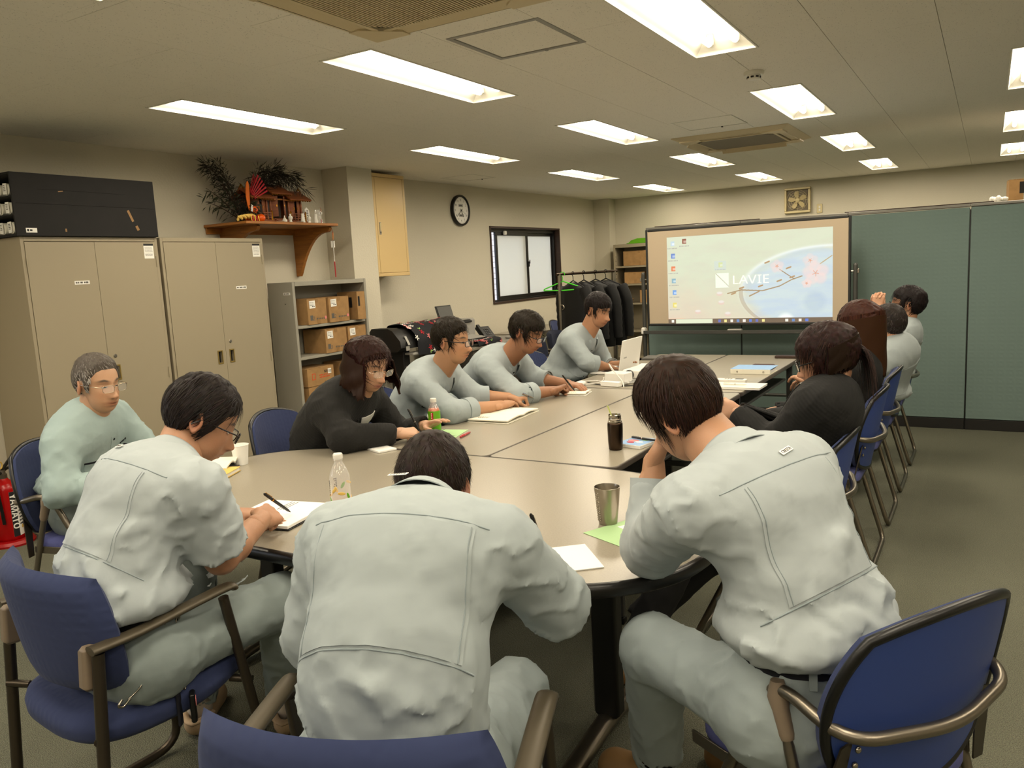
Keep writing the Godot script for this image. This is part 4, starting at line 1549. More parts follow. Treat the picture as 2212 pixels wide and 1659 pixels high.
func desks() -> void:
	var o := thing("office_desk", "grey office desk by the left wall carrying the printer and phone", "desk", Vector3(7.35, 0, -4.80))
	var mb := MB.new()
	mb.box(Vector3(1.35, 0.03, 0.72), Vector3(0, 0.685, 0), 0.006)
	put("desktop", mb, "desk_grey", o)
	for s in [-1, 1]:
		mb = MB.new()
		mb.box(Vector3(0.035, 0.67, 0.66), Vector3(s * 0.63, 0.335, -0.01), 0.004)
		put("side_panel", mb, "desk_side", o)
	mb = MB.new()
	mb.box(Vector3(1.24, 0.45, 0.02), Vector3(0, 0.43, 0.26), 0.003)
	put("modesty_panel", mb, "desk_side", o)
	for k in 3:
		mb = MB.new()
		mb.box(Vector3(0.36, 0.18, 0.02), Vector3(-0.42, 0.57 - k * 0.20, 0.30), 0.004)
		var dr := put("drawer", mb, "desk_grey", o)
		mb = MB.new()
		mb.box(Vector3(0.12, 0.015, 0.02), Vector3(-0.42, 0.62 - k * 0.20, 0.315), 0.004)
		put("pull", mb, "desk_side", dr)
	var t := thing("side_table", "long white side table along the left wall under the window", "table", Vector3(9.1, 0, -4.90))
	mb = MB.new()
	mb.box(Vector3(1.8, 0.03, 0.5), Vector3(0, 0.685, 0), 0.005)
	put("tabletop", mb, "tabletop", t)
	mb = MB.new()
	mb.box(Vector3(1.81, 0.032, 0.006), Vector3(0, 0.684, 0.253), 0.001)
	put("edge_band", mb, "table_edge_grey", t)
	for s in [-1, 1]:
		for e in [-1, 1]:
			mb = MB.new()
			mb.box(Vector3(0.03, 0.67, 0.03), Vector3(s * 0.83, 0.335, e * 0.2), 0.003)
			put("leg", mb, "leg_grey", t)
	var bx := thing("card_stand", "small pink and white card stand on the white side table", "card", Vector3(8.55, 0.70, -4.86))
	for k in 2:
		mb = MB.new()
		mb.box(Vector3(0.10, 0.10, 0.02), Vector3(-0.055 + 0.11 * k, 0.05, 0.0), 0.002, Basis(Vector3.RIGHT, -0.2))
		var cd := put("card", mb, "ink_pink", bx)
		mb = MB.new()
		mb.box(Vector3(0.08, 0.03, 0.004), Vector3(-0.055 + 0.11 * k, 0.07, 0.010), 0.0, Basis(Vector3.RIGHT, -0.2))
		put("stripe", mb, "paper", cd)
	var p := thing("printer", "grey inkjet printer with raised dark paper support on the desk", "printer", Vector3(6.98, 0.70, -4.88))
	mb = MB.new()
	mb.box(Vector3(0.44, 0.20, 0.30), Vector3(0, 0.17, 0), 0.02)
	put("printer_body", mb, "printer_grey", p)
	mb = MB.new()
	mb.box(Vector3(0.46, 0.075, 0.36), Vector3(0, 0.04, 0.03), 0.012)
	put("printer_base", mb, "printer_dark", p)
	mb = MB.new()
	mb.box(Vector3(0.28, 0.15, 0.012), Vector3(0.02, 0.345, -0.11), 0.004, Basis(Vector3.RIGHT, -0.3))
	var ps := put("paper_support", mb, "printer_dark", p)
	mb = MB.new()
	mb.box(Vector3(0.25, 0.12, 0.004), Vector3(0.02, 0.348, -0.101), 0.001, Basis(Vector3.RIGHT, -0.3))
	put("support_face", mb, "handle_hole" if false else "leg_grey", ps)
	mb = MB.new()
	mb.box(Vector3(0.30, 0.012, 0.18), Vector3(0, 0.085, 0.22), 0.004, Basis(Vector3.RIGHT, 0.12))
	put("output_tray", mb, "printer_grey", p)
	mb = MB.new()
	mb.box(Vector3(0.26, 0.02, 0.06), Vector3(0, 0.25, 0.14), 0.006, Basis(Vector3.RIGHT, 0.5))
	put("control_panel", mb, "printer_dark", p)
	var f := thing("desk_phone", "black desk telephone with keys beside the printer", "telephone", Vector3(7.40, 0.70, -4.74), -0.3)
	var tilt := Basis(Vector3.RIGHT, 0.75)
	mb = MB.new()
	mb.box(Vector3(0.19, 0.03, 0.19), Vector3(0, 0.085, 0), 0.008, tilt)
	mb.box(Vector3(0.17, 0.05, 0.06), Vector3(0, 0.026, -0.03), 0.008)
	put("phone_body", mb, "printer_dark", f)
	mb = MB.new()
	mb.box(Vector3(0.045, 0.03, 0.20), Vector3(-0.07, 0.11, 0.015), 0.012, tilt)
	put("handset", mb, "black_plastic", f)
	for j in 4:
		for i in 3:
			mb = MB.new()
			mb.box(Vector3(0.018, 0.008, 0.014), Vector3(0.015, 0.087, 0) + tilt * Vector3(-0.02 + i * 0.026, 0.016, -0.04 + j * 0.026), 0.002, tilt)
			put("key", mb, "leg_grey", f)
	var ms := MB.new()
	ms.ball(Vector3(0, 0.012, 0), Vector3(0.03, 0.018, 0.05), 14, 8)
	var mo := put("computer_mouse", ms, "printer_grey")
	mo.position = Vector3(7.66, 0.703, -4.60)
	tag(mo, "grey computer mouse at the front of the grey desk", "mouse")
	var q := thing("plotter", "dark large-format plotter on a stand near the left wall", "plotter", Vector3(6.18, 0, -4.72))
	var prof := PackedVector2Array([Vector2(-0.17, 0.775), Vector2(0.15, 0.775), Vector2(0.19, 0.81), Vector2(0.185, 0.87), Vector2(0.10, 0.965), Vector2(0.05, 0.985), Vector2(-0.14, 0.985), Vector2(-0.17, 0.95)])
	for s in [-1, 1]:
		mb = MB.new()
		var pp := PackedVector2Array()
		for e in prof:
			pp.append(Vector2(-e.x, e.y))
		mb.prism(pp, 0.13, Transform3D(Basis(Vector3(0, 0, -1), Vector3(0, 1, 0), Vector3(1, 0, 0)), Vector3(-0.53 if s == -1 else 0.42, 0, 0)), 0.7)
		put("end_housing", mb, "printer_dark", q)
		mb = MB.new()
		mb.box(Vector3(0.10, 0.74, 0.16), Vector3(s * 0.34, 0.40, 0.02), 0.01)
		put("leg", mb, "printer_dark", q)
		mb = MB.new()
		mb.box(Vector3(0.07, 0.045, 0.60), Vector3(s * 0.34, 0.03, 0.05), 0.012)
		put("foot", mb, "black_plastic", q)
		for e in 2:
			for g in 2:
				mb = MB.new()
				mb.ball(Vector3(s * 0.34 - 0.02 + 0.04 * e, 0.62 - 0.1 * g, 0.101), Vector3(0.006, 0.006, 0.003), 8, 6)
				put("screw", mb, "steel", q)
	mb = MB.new()
	var pm := PackedVector2Array()
	for e in prof:
		pm.append(Vector2(-e.x * 0.93, e.y - 0.015 if e.y > 0.8 else e.y + 0.02))
	mb.prism(pm, 0.86, Transform3D(Basis(Vector3(0, 0, -1), Vector3(0, 1, 0), Vector3(1, 0, 0)), Vector3(-0.42, 0, 0)), 0.7)
	put("plotter_body", mb, "printer_dark", q)
	mb = MB.new()
	mb.box(Vector3(0.7, 0.05, 0.04), Vector3(0, 0.30, -0.02), 0.006)
	put("stretcher", mb, "printer_dark", q)
	mb = MB.new()
	mb.box(Vector3(0.78, 0.02, 0.10), Vector3(0.02, 0.74, 0.15), 0.004)
	put("paper_guide", mb, "printer_grey", q)
	mb = MB.new()
	mb.box(Vector3(0.03, 0.09, 0.006), Vector3(-0.43, 0.87, 0.187), 0.002, Basis(Vector3.RIGHT, -0.5))
	mb.box(Vector3(0.05, 0.04, 0.006), Vector3(-0.44, 0.80, 0.197), 0.002)
	put("key_panel", mb, "printer_grey", q)
	flower_cloth("navy flowered cloth draped over the dark plotter", Vector3(6.22, 0, -4.72), [Vector2(-0.17, 0.93), Vector2(-0.15, 0.975), Vector2(-0.12, 1.0), Vector2(0.0, 1.002), Vector2(0.06, 0.995), Vector2(0.12, 0.965), Vector2(0.195, 0.88), Vector2(0.205, 0.80), Vector2(0.205, 0.72)], -0.34, 0.46, 60)
	flower_cloth("folded navy flowered cloth lying on the grey desk", Vector3(6.98, 0.70, -4.52), [Vector2(-0.06, 0.012), Vector2(-0.05, 0.05), Vector2(0.0, 0.058), Vector2(0.07, 0.05), Vector2(0.085, 0.012)], -0.20, 0.26, 16)
func flower_cloth(label: String, at: Vector3, prof: Array, x0: float, x1: float, flowers: int) -> void:
	var o := thing("flowered_cloth", label, "cloth", at)
	var line := smooth_path(prof.map(func(e): return Vector3(0, e.y, e.x)), 4)
	var nu := line.size()
	var nv := 14
	var p := PackedVector3Array()
	for j in nv:
		for i in nu:
			var x := lerpf(x0, x1, float(j) / (nv - 1))
			p.append(line[i] + Vector3(x, 0.004 * sin(j * 1.7 + i * 0.6), 0.004 * sin(j * 2.3 + i * 0.4) + 0.002))
	var mb := MB.new()
	mb.shell(p, nu, nv, -0.004)
	put("cloth_sheet", mb, "navy_cloth", o)
	var ref := MB.new()
	ref.grid(p, nu, nv)
	var kinds := {"paper": MB.new(), "ink_pink": MB.new(), "green_sheet": MB.new(), "fan_red": MB.new()}
	var r := RandomNumberGenerator.new()
	r.seed = 3
	for k in flowers:
		var i := r.randi_range(1, nu - 2)
		var j := r.randi_range(0, nv - 1)
		var c := p[j * nu + i]
		var nn := ref.n[j * nu + i]
		if nn.y < -0.2:
			nn = -nn
		c += nn * 0.006
		var mt: String = ["paper", "ink_pink", "green_sheet", "paper", "fan_red"][r.randi() % 5]
		var a0 := r.randf() * TAU
		var t1 := nn.cross(Vector3(1, 0.1, 0)).normalized()
		var t2 := nn.cross(t1)
		for q in (5 if mt != "green_sheet" else 2):
			var a := a0 + q * TAU / 5.0
			var d := t1 * cos(a) + t2 * sin(a)
			var e := t1 * -sin(a) + t2 * cos(a)
			var bs := Basis(d, nn, d.cross(nn))
			kinds[mt].ball(c + d * 0.017, Vector3(0.015, 0.0015, 0.006), 8, 4, bs)
	for mt in kinds:
		if kinds[mt].v.size() > 0:
			var f := put("flower_print", kinds[mt], mt, o)
			f.set_meta("kind", "stuff")
# ---------------------------------------------------------------- chairs
var pipe_proto: Node3D
var pad_proto: Node3D
func chairs() -> void:
	var rows := [
		[Vector3(1.715, 0, -0.262), Vector2(0.54, -0.84), "blue pipe chair at lower right, its curved back towards the camera"],
		[Vector3(3.05, 0, -0.68), Vector2(0, -1), "blue pipe chair under the woman with the tied dark hair"],
		[Vector3(4.07, 0, -0.68), Vector2(0, -1), "blue pipe chair under the woman with long auburn hair"],
		[Vector3(4.75, 0, -0.68), Vector2(0, -1), "empty blue pipe chair beside the auburn-haired woman, legs showing"],
		[Vector3(5.43, 0, -0.68), Vector2(0, -1), "blue pipe chair under the half-hidden man on the right side"],
		[Vector3(6.12, 0, -0.68), Vector2(0, -1), "blue pipe chair nearest the partition, under the man with raised hands"],
		[Vector3(1.98, 0, -3.31), Vector2(0.38, 0.92), "blue pipe chair of the grey-haired man by the cabinets"],
		[Vector3(2.80, 0, -2.80), Vector2(0.25, 0.97), "blue pipe chair of the curly-haired woman in the cardigan"],
		[Vector3(3.52, 0, -2.80), Vector2(0.10, 0.99), "blue pipe chair of the man with moustache and notebook"],
		[Vector3(4.22, 0, -2.80), Vector2(0.10, 0.99), "blue pipe chair of the writing man beside the laptop user"],
		[Vector3(5.30, 0, -2.76), Vector2(0.0, 1.0), "blue pipe chair of the man behind the white laptop"],
		[Vector3(8.55, 0, -4.22), Vector2(0.15, 0.99), "light blue round-backed chair standing by the white side table"]]
	for r in rows:
		pipe_chair(r[0], atan2(r[1].x, r[1].y), r[2])
	pad_chair(Vector3(1.215, 0, -1.965), atan2(0.99, 0.12), "blue padded armchair at lower left under the man writing", false)
	pad_chair(Vector3(0.985, 0, -0.880), atan2(0.95, -0.31), "blue padded armchair cut by the bottom edge, centre foreground", false)
	pad_chair(Vector3(7.30, 0, -3.62), 0.25, "empty dark blue padded chair behind the man with the laptop", true)
	pad_chair(Vector3(6.45, 0, -3.42), 0.1, "empty dark blue padded chair half hidden behind the writing man", true)
func pipe_chair(at: Vector3, turn: float, label: String) -> void:
	var o: Node3D
	if pipe_proto != null:
		o = pipe_proto.duplicate()
		o.name = "pipe_chair"
		add_child(o, true)
		o.position = at
		o.rotation.y = turn
		tag(o, label, "chair", "blue pipe chairs")
		return
	o = thing("pipe_chair", label, "chair", at, turn, "blue pipe chairs")
	pipe_proto = o
	var mb := MB.new()
	var w := 0.232
	var t := round_path([Vector3(-w + 0.01, 0.012, 0.26), Vector3(-w, 0.655, -0.055), Vector3(-w, 0.610, -0.235), Vector3(0, 0.600, -0.285), Vector3(w, 0.610, -0.235), Vector3(w, 0.655, -0.055), Vector3(w - 0.01, 0.012, 0.26)], 0.075, 7)
	mb.tube(t, 0.0125, 14)
	put("arm_tube", mb, "steel_satin", o)
	mb = MB.new()
	var u := round_path([Vector3(-w, 0.61, -0.075), Vector3(-w + 0.004, 0.012, -0.255), Vector3(w - 0.004, 0.012, -0.255), Vector3(w, 0.61, -0.075)], 0.05, 6)
	mb.tube(u, 0.0115, 14)
	put("rear_leg", mb, "steel_satin", o)
	mb = MB.new()
	mb.tube(pv([Vector3(-w + 0.01, 0.014, 0.255), Vector3(w - 0.01, 0.014, 0.255)]), 0.011, 12)
	put("front_bar", mb, "steel_satin", o)
	for s in [-1, 1]:
		mb = MB.new()
		mb.tube(pv([Vector3(s * w, 0.655, -0.07), Vector3(s * w, 0.625, -0.072), Vector3(s * w, 0.60, -0.078), Vector3(s * w, 0.555, -0.093), Vector3(s * w, 0.545, -0.096)]), PackedFloat32Array([0.013, 0.021, 0.018, 0.016, 0.013]), 12)
		put("joint_cap", mb, "beige_plastic", o)
		mb = MB.new()
		mb.box(Vector3(0.006, 0.03, 0.36), Vector3(s * 0.222, 0.405, 0.02), 0.002, Basis(Vector3.RIGHT, 0.06))
		put("seat_rail", mb, "steel_satin", o)
		mb = MB.new()
		mb.prism(PackedVector2Array([Vector2(-0.03, -0.14), Vector2(0.0, -0.14), Vector2(0.035, -0.02), Vector2(0.06, 0.0), Vector2(0.06, 0.055), Vector2(0.045, 0.065), Vector2(0.012, 0.055)]), 0.004, Transform3D(Basis(Vector3(s * -1, 0, 0), Vector3(0, 0.97, -0.2), Vector3(0, 0.2, 0.97)), Vector3(s * 0.225, 0.525, -0.196)))
		put("back_plate", mb, "bronze_tube", o)
		for e in 2:
			mb = MB.new()
			mb.ball(Vector3(s * 0.178, 0.535 + 0.035 * e, -0.206 - 0.007 * e), Vector3(0.007, 0.007, 0.005), 10, 6)
			put("bolt", mb, "chrome", o)
	mb = MB.new()
	var p := PackedVector3Array()
	var N := 40
	var ring := round_rect(0.425, 0.415, 0.085, 6)
	var lay := [[0.0, 0.985], [0.006, 1.0], [0.030, 1.0], [0.044, 0.97], [0.050, 0.9], [0.052, 0.7], [0.050, 0.4], [0.049, 0.02]]
	for q in lay:
		for e in ring:
			p.append(Vector3(e.x * q[1], 0.405 + q[0] - 0.006 * sin((e.y * q[1] + 0.2) * 3.0), e.y * q[1] + 0.015))
	mb.grid(p, ring.size(), lay.size(), true, false, true)
	put("seat", mb, "chair_seat_cloth", o)
	mb = MB.new()
	mb.prism(round_rect(0.42, 0.41, 0.085, 6), 0.012, Transform3D(Basis(Vector3(1, 0, 0), Vector3(0, 0, 1), Vector3(0, -1, 0)), Vector3(0, 0.406, 0.015)))
	put("seat_pan", mb, "black_plastic", o)
	var nu := 25
	var nv := 17
	for face in 2:
		p = PackedVector3Array()
		for j in nv:
			for i in nu:
				p.append(back_point(lerpf(-1, 1, float(i) / (nu - 1)), lerpf(-1, 1, float(j) / (nv - 1)), 0.016 if face == 0 else -0.012))
		mb = MB.new()
		if face == 0:
			mb.shell(p, nu, nv, 0.020)
			put("back_pad", mb, "chair_cloth", o)
		else:
			mb.grid(p, nu, nv, false, false, true)
			put("back_shell", mb, "chair_shell", o)
	var rim := PackedVector3Array()
	for k in 72:
		var a := TAU * k / 72.0
		var q := Vector2(cos(a), sin(a))
		q /= maxf(absf(q.x), absf(q.y))
		rim.append(back_point(q.x, q.y, -0.006))
	mb = MB.new()
	mb.tube(rim, 0.0105, 10, true)
	put("edge_trim", mb, "black_plastic", o)
func back_point(u: float, v: float, off: float) -> Vector3:
	var s := u * sqrt(1.0 - 0.36 * v * v)
	var t := v * sqrt(1.0 - 0.36 * u * u)
	var wide := 0.222 if t > 0 else 0.222 - 0.015 * t * t
	var x := s * wide * 1.06
	var y := 0.638 + t * 0.192
	var z := -0.225 - 0.20 * (y - 0.55) + 0.045 * (x / 0.21) * (x / 0.21) + off
	return Vector3(x, y, z)
func pad_chair(at: Vector3, turn: float, label: String, dark: bool) -> void:
	var o: Node3D
	if pad_proto != null:
		o = pad_proto.duplicate()
		o.name = "padded_chair"
		add_child(o, true)
		o.position = at
		o.rotation.y = turn
		tag(o, label, "chair", "blue padded armchairs")
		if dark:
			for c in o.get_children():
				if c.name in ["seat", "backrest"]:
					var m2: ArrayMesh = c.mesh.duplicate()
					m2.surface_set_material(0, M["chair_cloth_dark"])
					c.mesh = m2
		return
	o = thing("padded_chair", label, "chair", at, turn, "blue padded armchairs")
	pad_proto = o
	var w := 0.255
	for s in [-1, 1]:
		var mb := MB.new()
		mb.tube(round_path([Vector3(s * w, 0.64, -0.20), Vector3(s * w, 0.012, -0.245)], 0.02, 3), 0.0145, 14)
		put("rear_leg", mb, "bronze_tube", o)
		mb = MB.new()
		mb.tube(round_path([Vector3(s * w, 0.655, 0.125), Vector3(s * w, 0.02, 0.235), Vector3(s * (w - 0.02), 0.014, -0.22)], 0.10, 8), 0.0135, 14)
		put("front_leg", mb, "bronze_tube", o)
		mb = MB.new()
		mb.tube(smooth_path([Vector3(s * (w + 0.002), 0.652, -0.218), Vector3(s * (w + 0.002), 0.655, -0.1), Vector3(s * (w + 0.002), 0.672, 0.05), Vector3(s * (w + 0.002), 0.680, 0.14), Vector3(s * (w + 0.002), 0.672, 0.155)], 4), 0.0105, 12, false, 2.1, Vector3.UP)
		put("armrest", mb, "arm_pad", o)
		mb = MB.new()
		mb.tube(pv([Vector3(s * w, 0.43, -0.225), Vector3(s * (w - 0.05), 0.425, -0.19)]), 0.010, 10)
		mb.tube(pv([Vector3(s * w, 0.40, 0.185), Vector3(s * (w - 0.05), 0.405, 0.15)]), 0.010, 10)
		put("seat_strut", mb, "bronze_tube", o)
		mb = MB.new()
		mb.box(Vector3(0.038, 0.105, 0.05), Vector3(s * (w - 0.032), 0.60, -0.205), 0.01, Basis(Vector3.RIGHT, 0.08))
		put("back_bracket", mb, "beige_plastic", o)
		mb = MB.new()
		mb.tube(pv([Vector3(s * (w - 0.02), 0.012, -0.235), Vector3(s * (w - 0.02), 0.002, -0.235)]), 0.016, 10)
		put("glide", mb, "black_plastic", o)
	var mb2 := MB.new()
	var p := PackedVector3Array()
	var ring := PackedVector2Array()
	for k in 56:
		var a := TAU * k / 56.0
		ring.append(Vector2(0.235 * signf(cos(a)) * pow(absf(cos(a)), 0.62), 0.245 * signf(sin(a)) * pow(absf(sin(a)), 0.62)))
	var lay := [[0.0, 0.80], [0.004, 0.92], [0.02, 0.99], [0.045, 1.0], [0.066, 0.97], [0.078, 0.88], [0.080, 0.7], [0.076, 0.4], [0.074, 0.02]]
	for q in lay:
		for e in ring:
			var zz: float = e.y * q[1]
			p.append(Vector3(e.x * q[1], 0.375 + q[0] + 0.03 * smoothstep(0.0, 0.25, zz) - 0.02 * smoothstep(0.15, 0.26, zz), zz + 0.0))
	mb2.grid(p, 56, lay.size(), true, false, true)
	put("seat", mb2, "chair_cloth", o)
	var nu := 33
	var nv := 15
	p = PackedVector3Array()
	for j in nv:
		for i in nu:
			p.append(pad_point(lerpf(-1, 1, float(i) / (nu - 1)), lerpf(-1, 1, float(j) / (nv - 1)), 1.0))
	for j in nv:
		for i in nu:
			p.append(pad_point(lerpf(-1, 1, float(i) / (nu - 1)), lerpf(1, -1, float(j) / (nv - 1)), -1.0))
	mb2 = MB.new()
	mb2.grid(p, nu, nv * 2, false, true)
	put("backrest", mb2, "chair_cloth", o)
func pad_point(u: float, v: float, side: float) -> Vector3:
	var s := u * sqrt(1.0 - 0.22 * v * v)
	var t := v * sqrt(1.0 - 0.30 * u * u)
	var x := s * 0.262
	var y := 0.655 + t * 0.165 + 0.012 * u * u * (1.0 if v > 0 else 0.0)
	var th := 0.030 * sqrt(maxf(0.0, 1.0 - pow(absf(v), 6.0))) * sqrt(maxf(0.0, 1.0 - pow(absf(u), 8.0)))
	var z := -0.215 - 0.16 * (y - 0.60) + 0.075 * u * u
	return Vector3(x, y, z + side * th)
func coat_rack() -> void:
	var o := thing("coat_rack", "chrome coat rack hung with black coats in the far left corner", "coat rack", Vector3(7.95, 0, -3.74), -0.35)
	var mb: MB
	for s in [-1, 1]:
		mb = MB.new()
		mb.tube(pv([Vector3(s * 0.42, 0.05, 0), Vector3(s * 0.42, 1.385, 0)]), 0.016, 12)
		put("post", mb, "steel", o)
		mb = MB.new()
		mb.tube(pv([Vector3(s * 0.42, 0.06, -0.22), Vector3(s * 0.42, 0.06, 0.22)]), 0.014, 10)
		put("foot", mb, "steel", o)
		mb = MB.new()
		mb.tube(round_path([Vector3(s * 0.42, 1.06, 0.0), Vector3(s * 0.42, 1.06, 0.05), Vector3(s * 0.42, 1.02, 0.06), Vector3(s * 0.42, 1.01, 0.03)], 0.02, 4), 0.007, 8)
		put("hook", mb, "chrome", o)
	mb = MB.new()
	mb.tube(pv([Vector3(-0.46, 1.385, 0), Vector3(0.46, 1.385, 0)]), 0.014, 12)
	put("hanging_rail", mb, "steel_dark", o)
	mb = MB.new()
	mb.tube(pv([Vector3(-0.42, 0.2, 0), Vector3(0.42, 0.2, 0)]), 0.010, 12)
	put("lower_rail", mb, "steel", o)
	var xf := o.transform
	var lab := ["black padded coat at the left end of the coat rack", "black coat with white label in the middle of the coat rack", "black coat hanging third along the coat rack, thin sleeves", "black shiny coat at the right end of the coat rack"]
	var xs := [-0.22, -0.06, 0.12, 0.28]
	for k in 4:
		var c := thing("coat", lab[k], "coat", xf * Vector3(xs[k], 0, 0), o.rotation.y + 0.1 * (k - 1.5), "black coats on the rack")
		mb = MB.new()
		var p := PackedVector3Array()
		var N := 28
		var prof := [[1.29, 0.03, 0.03], [1.275, 0.06, 0.05], [1.245, 0.17, 0.06], [1.21, 0.225, 0.065], [1.1, 0.235, 0.075], [0.9, 0.23, 0.08], [0.66, 0.245, 0.085], [0.58, 0.25, 0.085], [0.575, 0.2, 0.05]]
		for q in prof:
			for i in N:
				var a := TAU * i / N
				var wob: float = 1.0 + 0.10 * sin(5.0 * a + k * 2.0 + q[0] * 3.0) * (1.3 - q[0]) + 0.04 * sin(40.0 * q[0] + a)
				p.append(Vector3(cos(a) * q[2] * wob, q[0], sin(a) * q[1] * (1.0 + 0.03 * sin(q[0] * 30.0))))
		mb.grid(p, N, prof.size(), true)
		put("coat_body", mb, "coat_black", c)
		for s in [-1, 1]:
			mb = MB.new()
			mb.tube(smooth_path([Vector3(0, 1.23, s * 0.20), Vector3(0.01, 1.1, s * 0.255), Vector3(0.02, 0.95, s * 0.27), Vector3(0.02, 0.80, s * 0.275), Vector3(0.03, 0.68, s * 0.27)], 4), PackedFloat32Array([0.06, 0.066, 0.06, 0.063, 0.058, 0.062, 0.055, 0.06, 0.053, 0.057, 0.05, 0.054, 0.048, 0.052, 0.046, 0.05, 0.046]), 12)
			put("sleeve", mb, "coat_black", c)
		if k == 1:
			mb = MB.new()
			mb.box(Vector3(0.004, 0.05, 0.06), Vector3(-0.085, 1.14, 0.05), 0.001)
			put("care_label", mb, "paper", c)
		hanger("black plastic coat hanger, %s" % ["left end of the rack", "holding the labelled coat", "third along the rack", "right end of the rack"][k], xf * Vector3(xs[k], 1.385, 0), o.rotation.y + 0.1 * (k - 1.5), "coat_black")
	hanger("bright green plastic hanger, empty, at the left of the coat rack", xf * Vector3(-0.37, 1.385, 0), o.rotation.y + 0.8, "hanger_green")
func hanger(label: String, at: Vector3, turn: float, mat: String) -> void:
	var o := thing("coat_hanger", label, "hanger", at, turn, "black hangers on the rack" if mat == "coat_black" else "")
	var mb := MB.new()
	var pts: Array = []
	for k in 10:
		var a := -0.6 + (PI + 0.9) * k / 9.0
		pts.append(Vector3(0, 0.0 + 0.022 * sin(a), 0.022 * cos(a)))
	pts.append(Vector3(0, -0.03, -0.002))
	pts.append(Vector3(0, -0.075, 0))
	mb.tube(pv(pts), 0.004, 8)
	put("hook", mb, mat, o)
	mb = MB.new()
	mb.tube(round_path([Vector3(0, -0.075, 0), Vector3(0, -0.15, 0.20), Vector3(0, -0.165, 0.205), Vector3(0, -0.172, 0), Vector3(0, -0.165, -0.205), Vector3(0, -0.15, -0.20), Vector3(0, -0.0751, 0)], 0.015, 4), 0.0065, 8)
	put("arms", mb, mat, o)
# ---------------------------------------------------------------- things on the tables
const TT := 0.7005
func yawz(a: Vector2, b: Vector2) -> float: 
	return atan2(-(b.y - a.y), b.x - a.x)
func slab_thing(called: String, label: String, cat: String, at: Vector3, size: Vector3, turn: float, mat: String, bevel := 0.001, group := "") -> Node3D:
	var mb := MB.new()
	mb.box(size, Vector3(0, size.y / 2, 0), bevel)
	var o := put(called, mb, mat)
	o.position = at
	o.rotation.y = turn
	tag(o, label, cat, group)
	return o
func pen(label: String, a: Vector3, b: Vector3, mat: String, trim: String, cap_at := 0.55) -> Node3D:
	var d := (b - a).normalized()
	var L := (b - a).length()
	var o := thing("pen", label, "pen", a)
	var mb := MB.new()
	mb.tube(pv([Vector3.ZERO, d * 0.004, d * L * 0.5, d * (L - 0.016), d * (L - 0.002), d * L]), PackedFloat32Array([0.002, 0.0045, 0.0052, 0.0044, 0.0014, 0.0005]), 12)
	put("barrel", mb, mat, o)
	mb = MB.new()
	mb.tube(pv([d * L * cap_at, d * (L * cap_at + 0.004)]), 0.0056, 12)
	put("ring", mb, trim, o)
	mb = MB.new()
	var up := (Vector3.UP - d * d.y).normalized()
	mb.tube(pv([d * 0.006 + up * 0.0058, d * 0.04 + up * 0.0065]), 0.0012, 6)
	put("clip", mb, trim, o)
	return o
func open_book(label: String, at: Vector3, w: float, d: float, turn: float, cover: String, thick := 0.012, lines := 6) -> Node3D:
	var o := thing("notebook", label, "notebook", at, turn)
	var mb := MB.new()
	mb.box(Vector3(w + 0.008, 0.003, d + 0.008), Vector3(0, 0.0015, 0), 0.001)
	put("cover", mb, cover, o)
	for s in [-1, 1]:
		var p := PackedVector3Array()
		for j in 2:
			for i in 9:
				var t := i / 8.0
				var x: float = s * t * w / 2
				p.append(Vector3(x, 0.004 + thick * (0.35 + 0.65 * sin(minf(t * 3.2 + 0.25, PI * 0.62))) * (1.0 - 0.55 * t * t), (j - 0.5) * d * s))
		mb = MB.new()
		mb.shell(p, 9, 2, 0.006)
		var pg := put("pages", mb, "paper_page", o)
		if lines > 0:
			scribble(pg, Vector3(s * w * 0.27, thick + 0.0062, -d * 0.30), w * 0.30, lines, 0.012, 0.0035, int(absf(at.x * 100)) + s, "ink_grey", Basis(Vector3.RIGHT, -PI / 2), "handwriting")
	return o
func cup_lathe(parent: Node3D, called: String, prof: Array, mat: String, seg := 32) -> MeshInstance3D:
	var p := PackedVector2Array()
	for e in prof:
		p.append(e)
	var mb := MB.new()
	mb.lathe(p, seg)
	return put(called, mb, mat, parent)
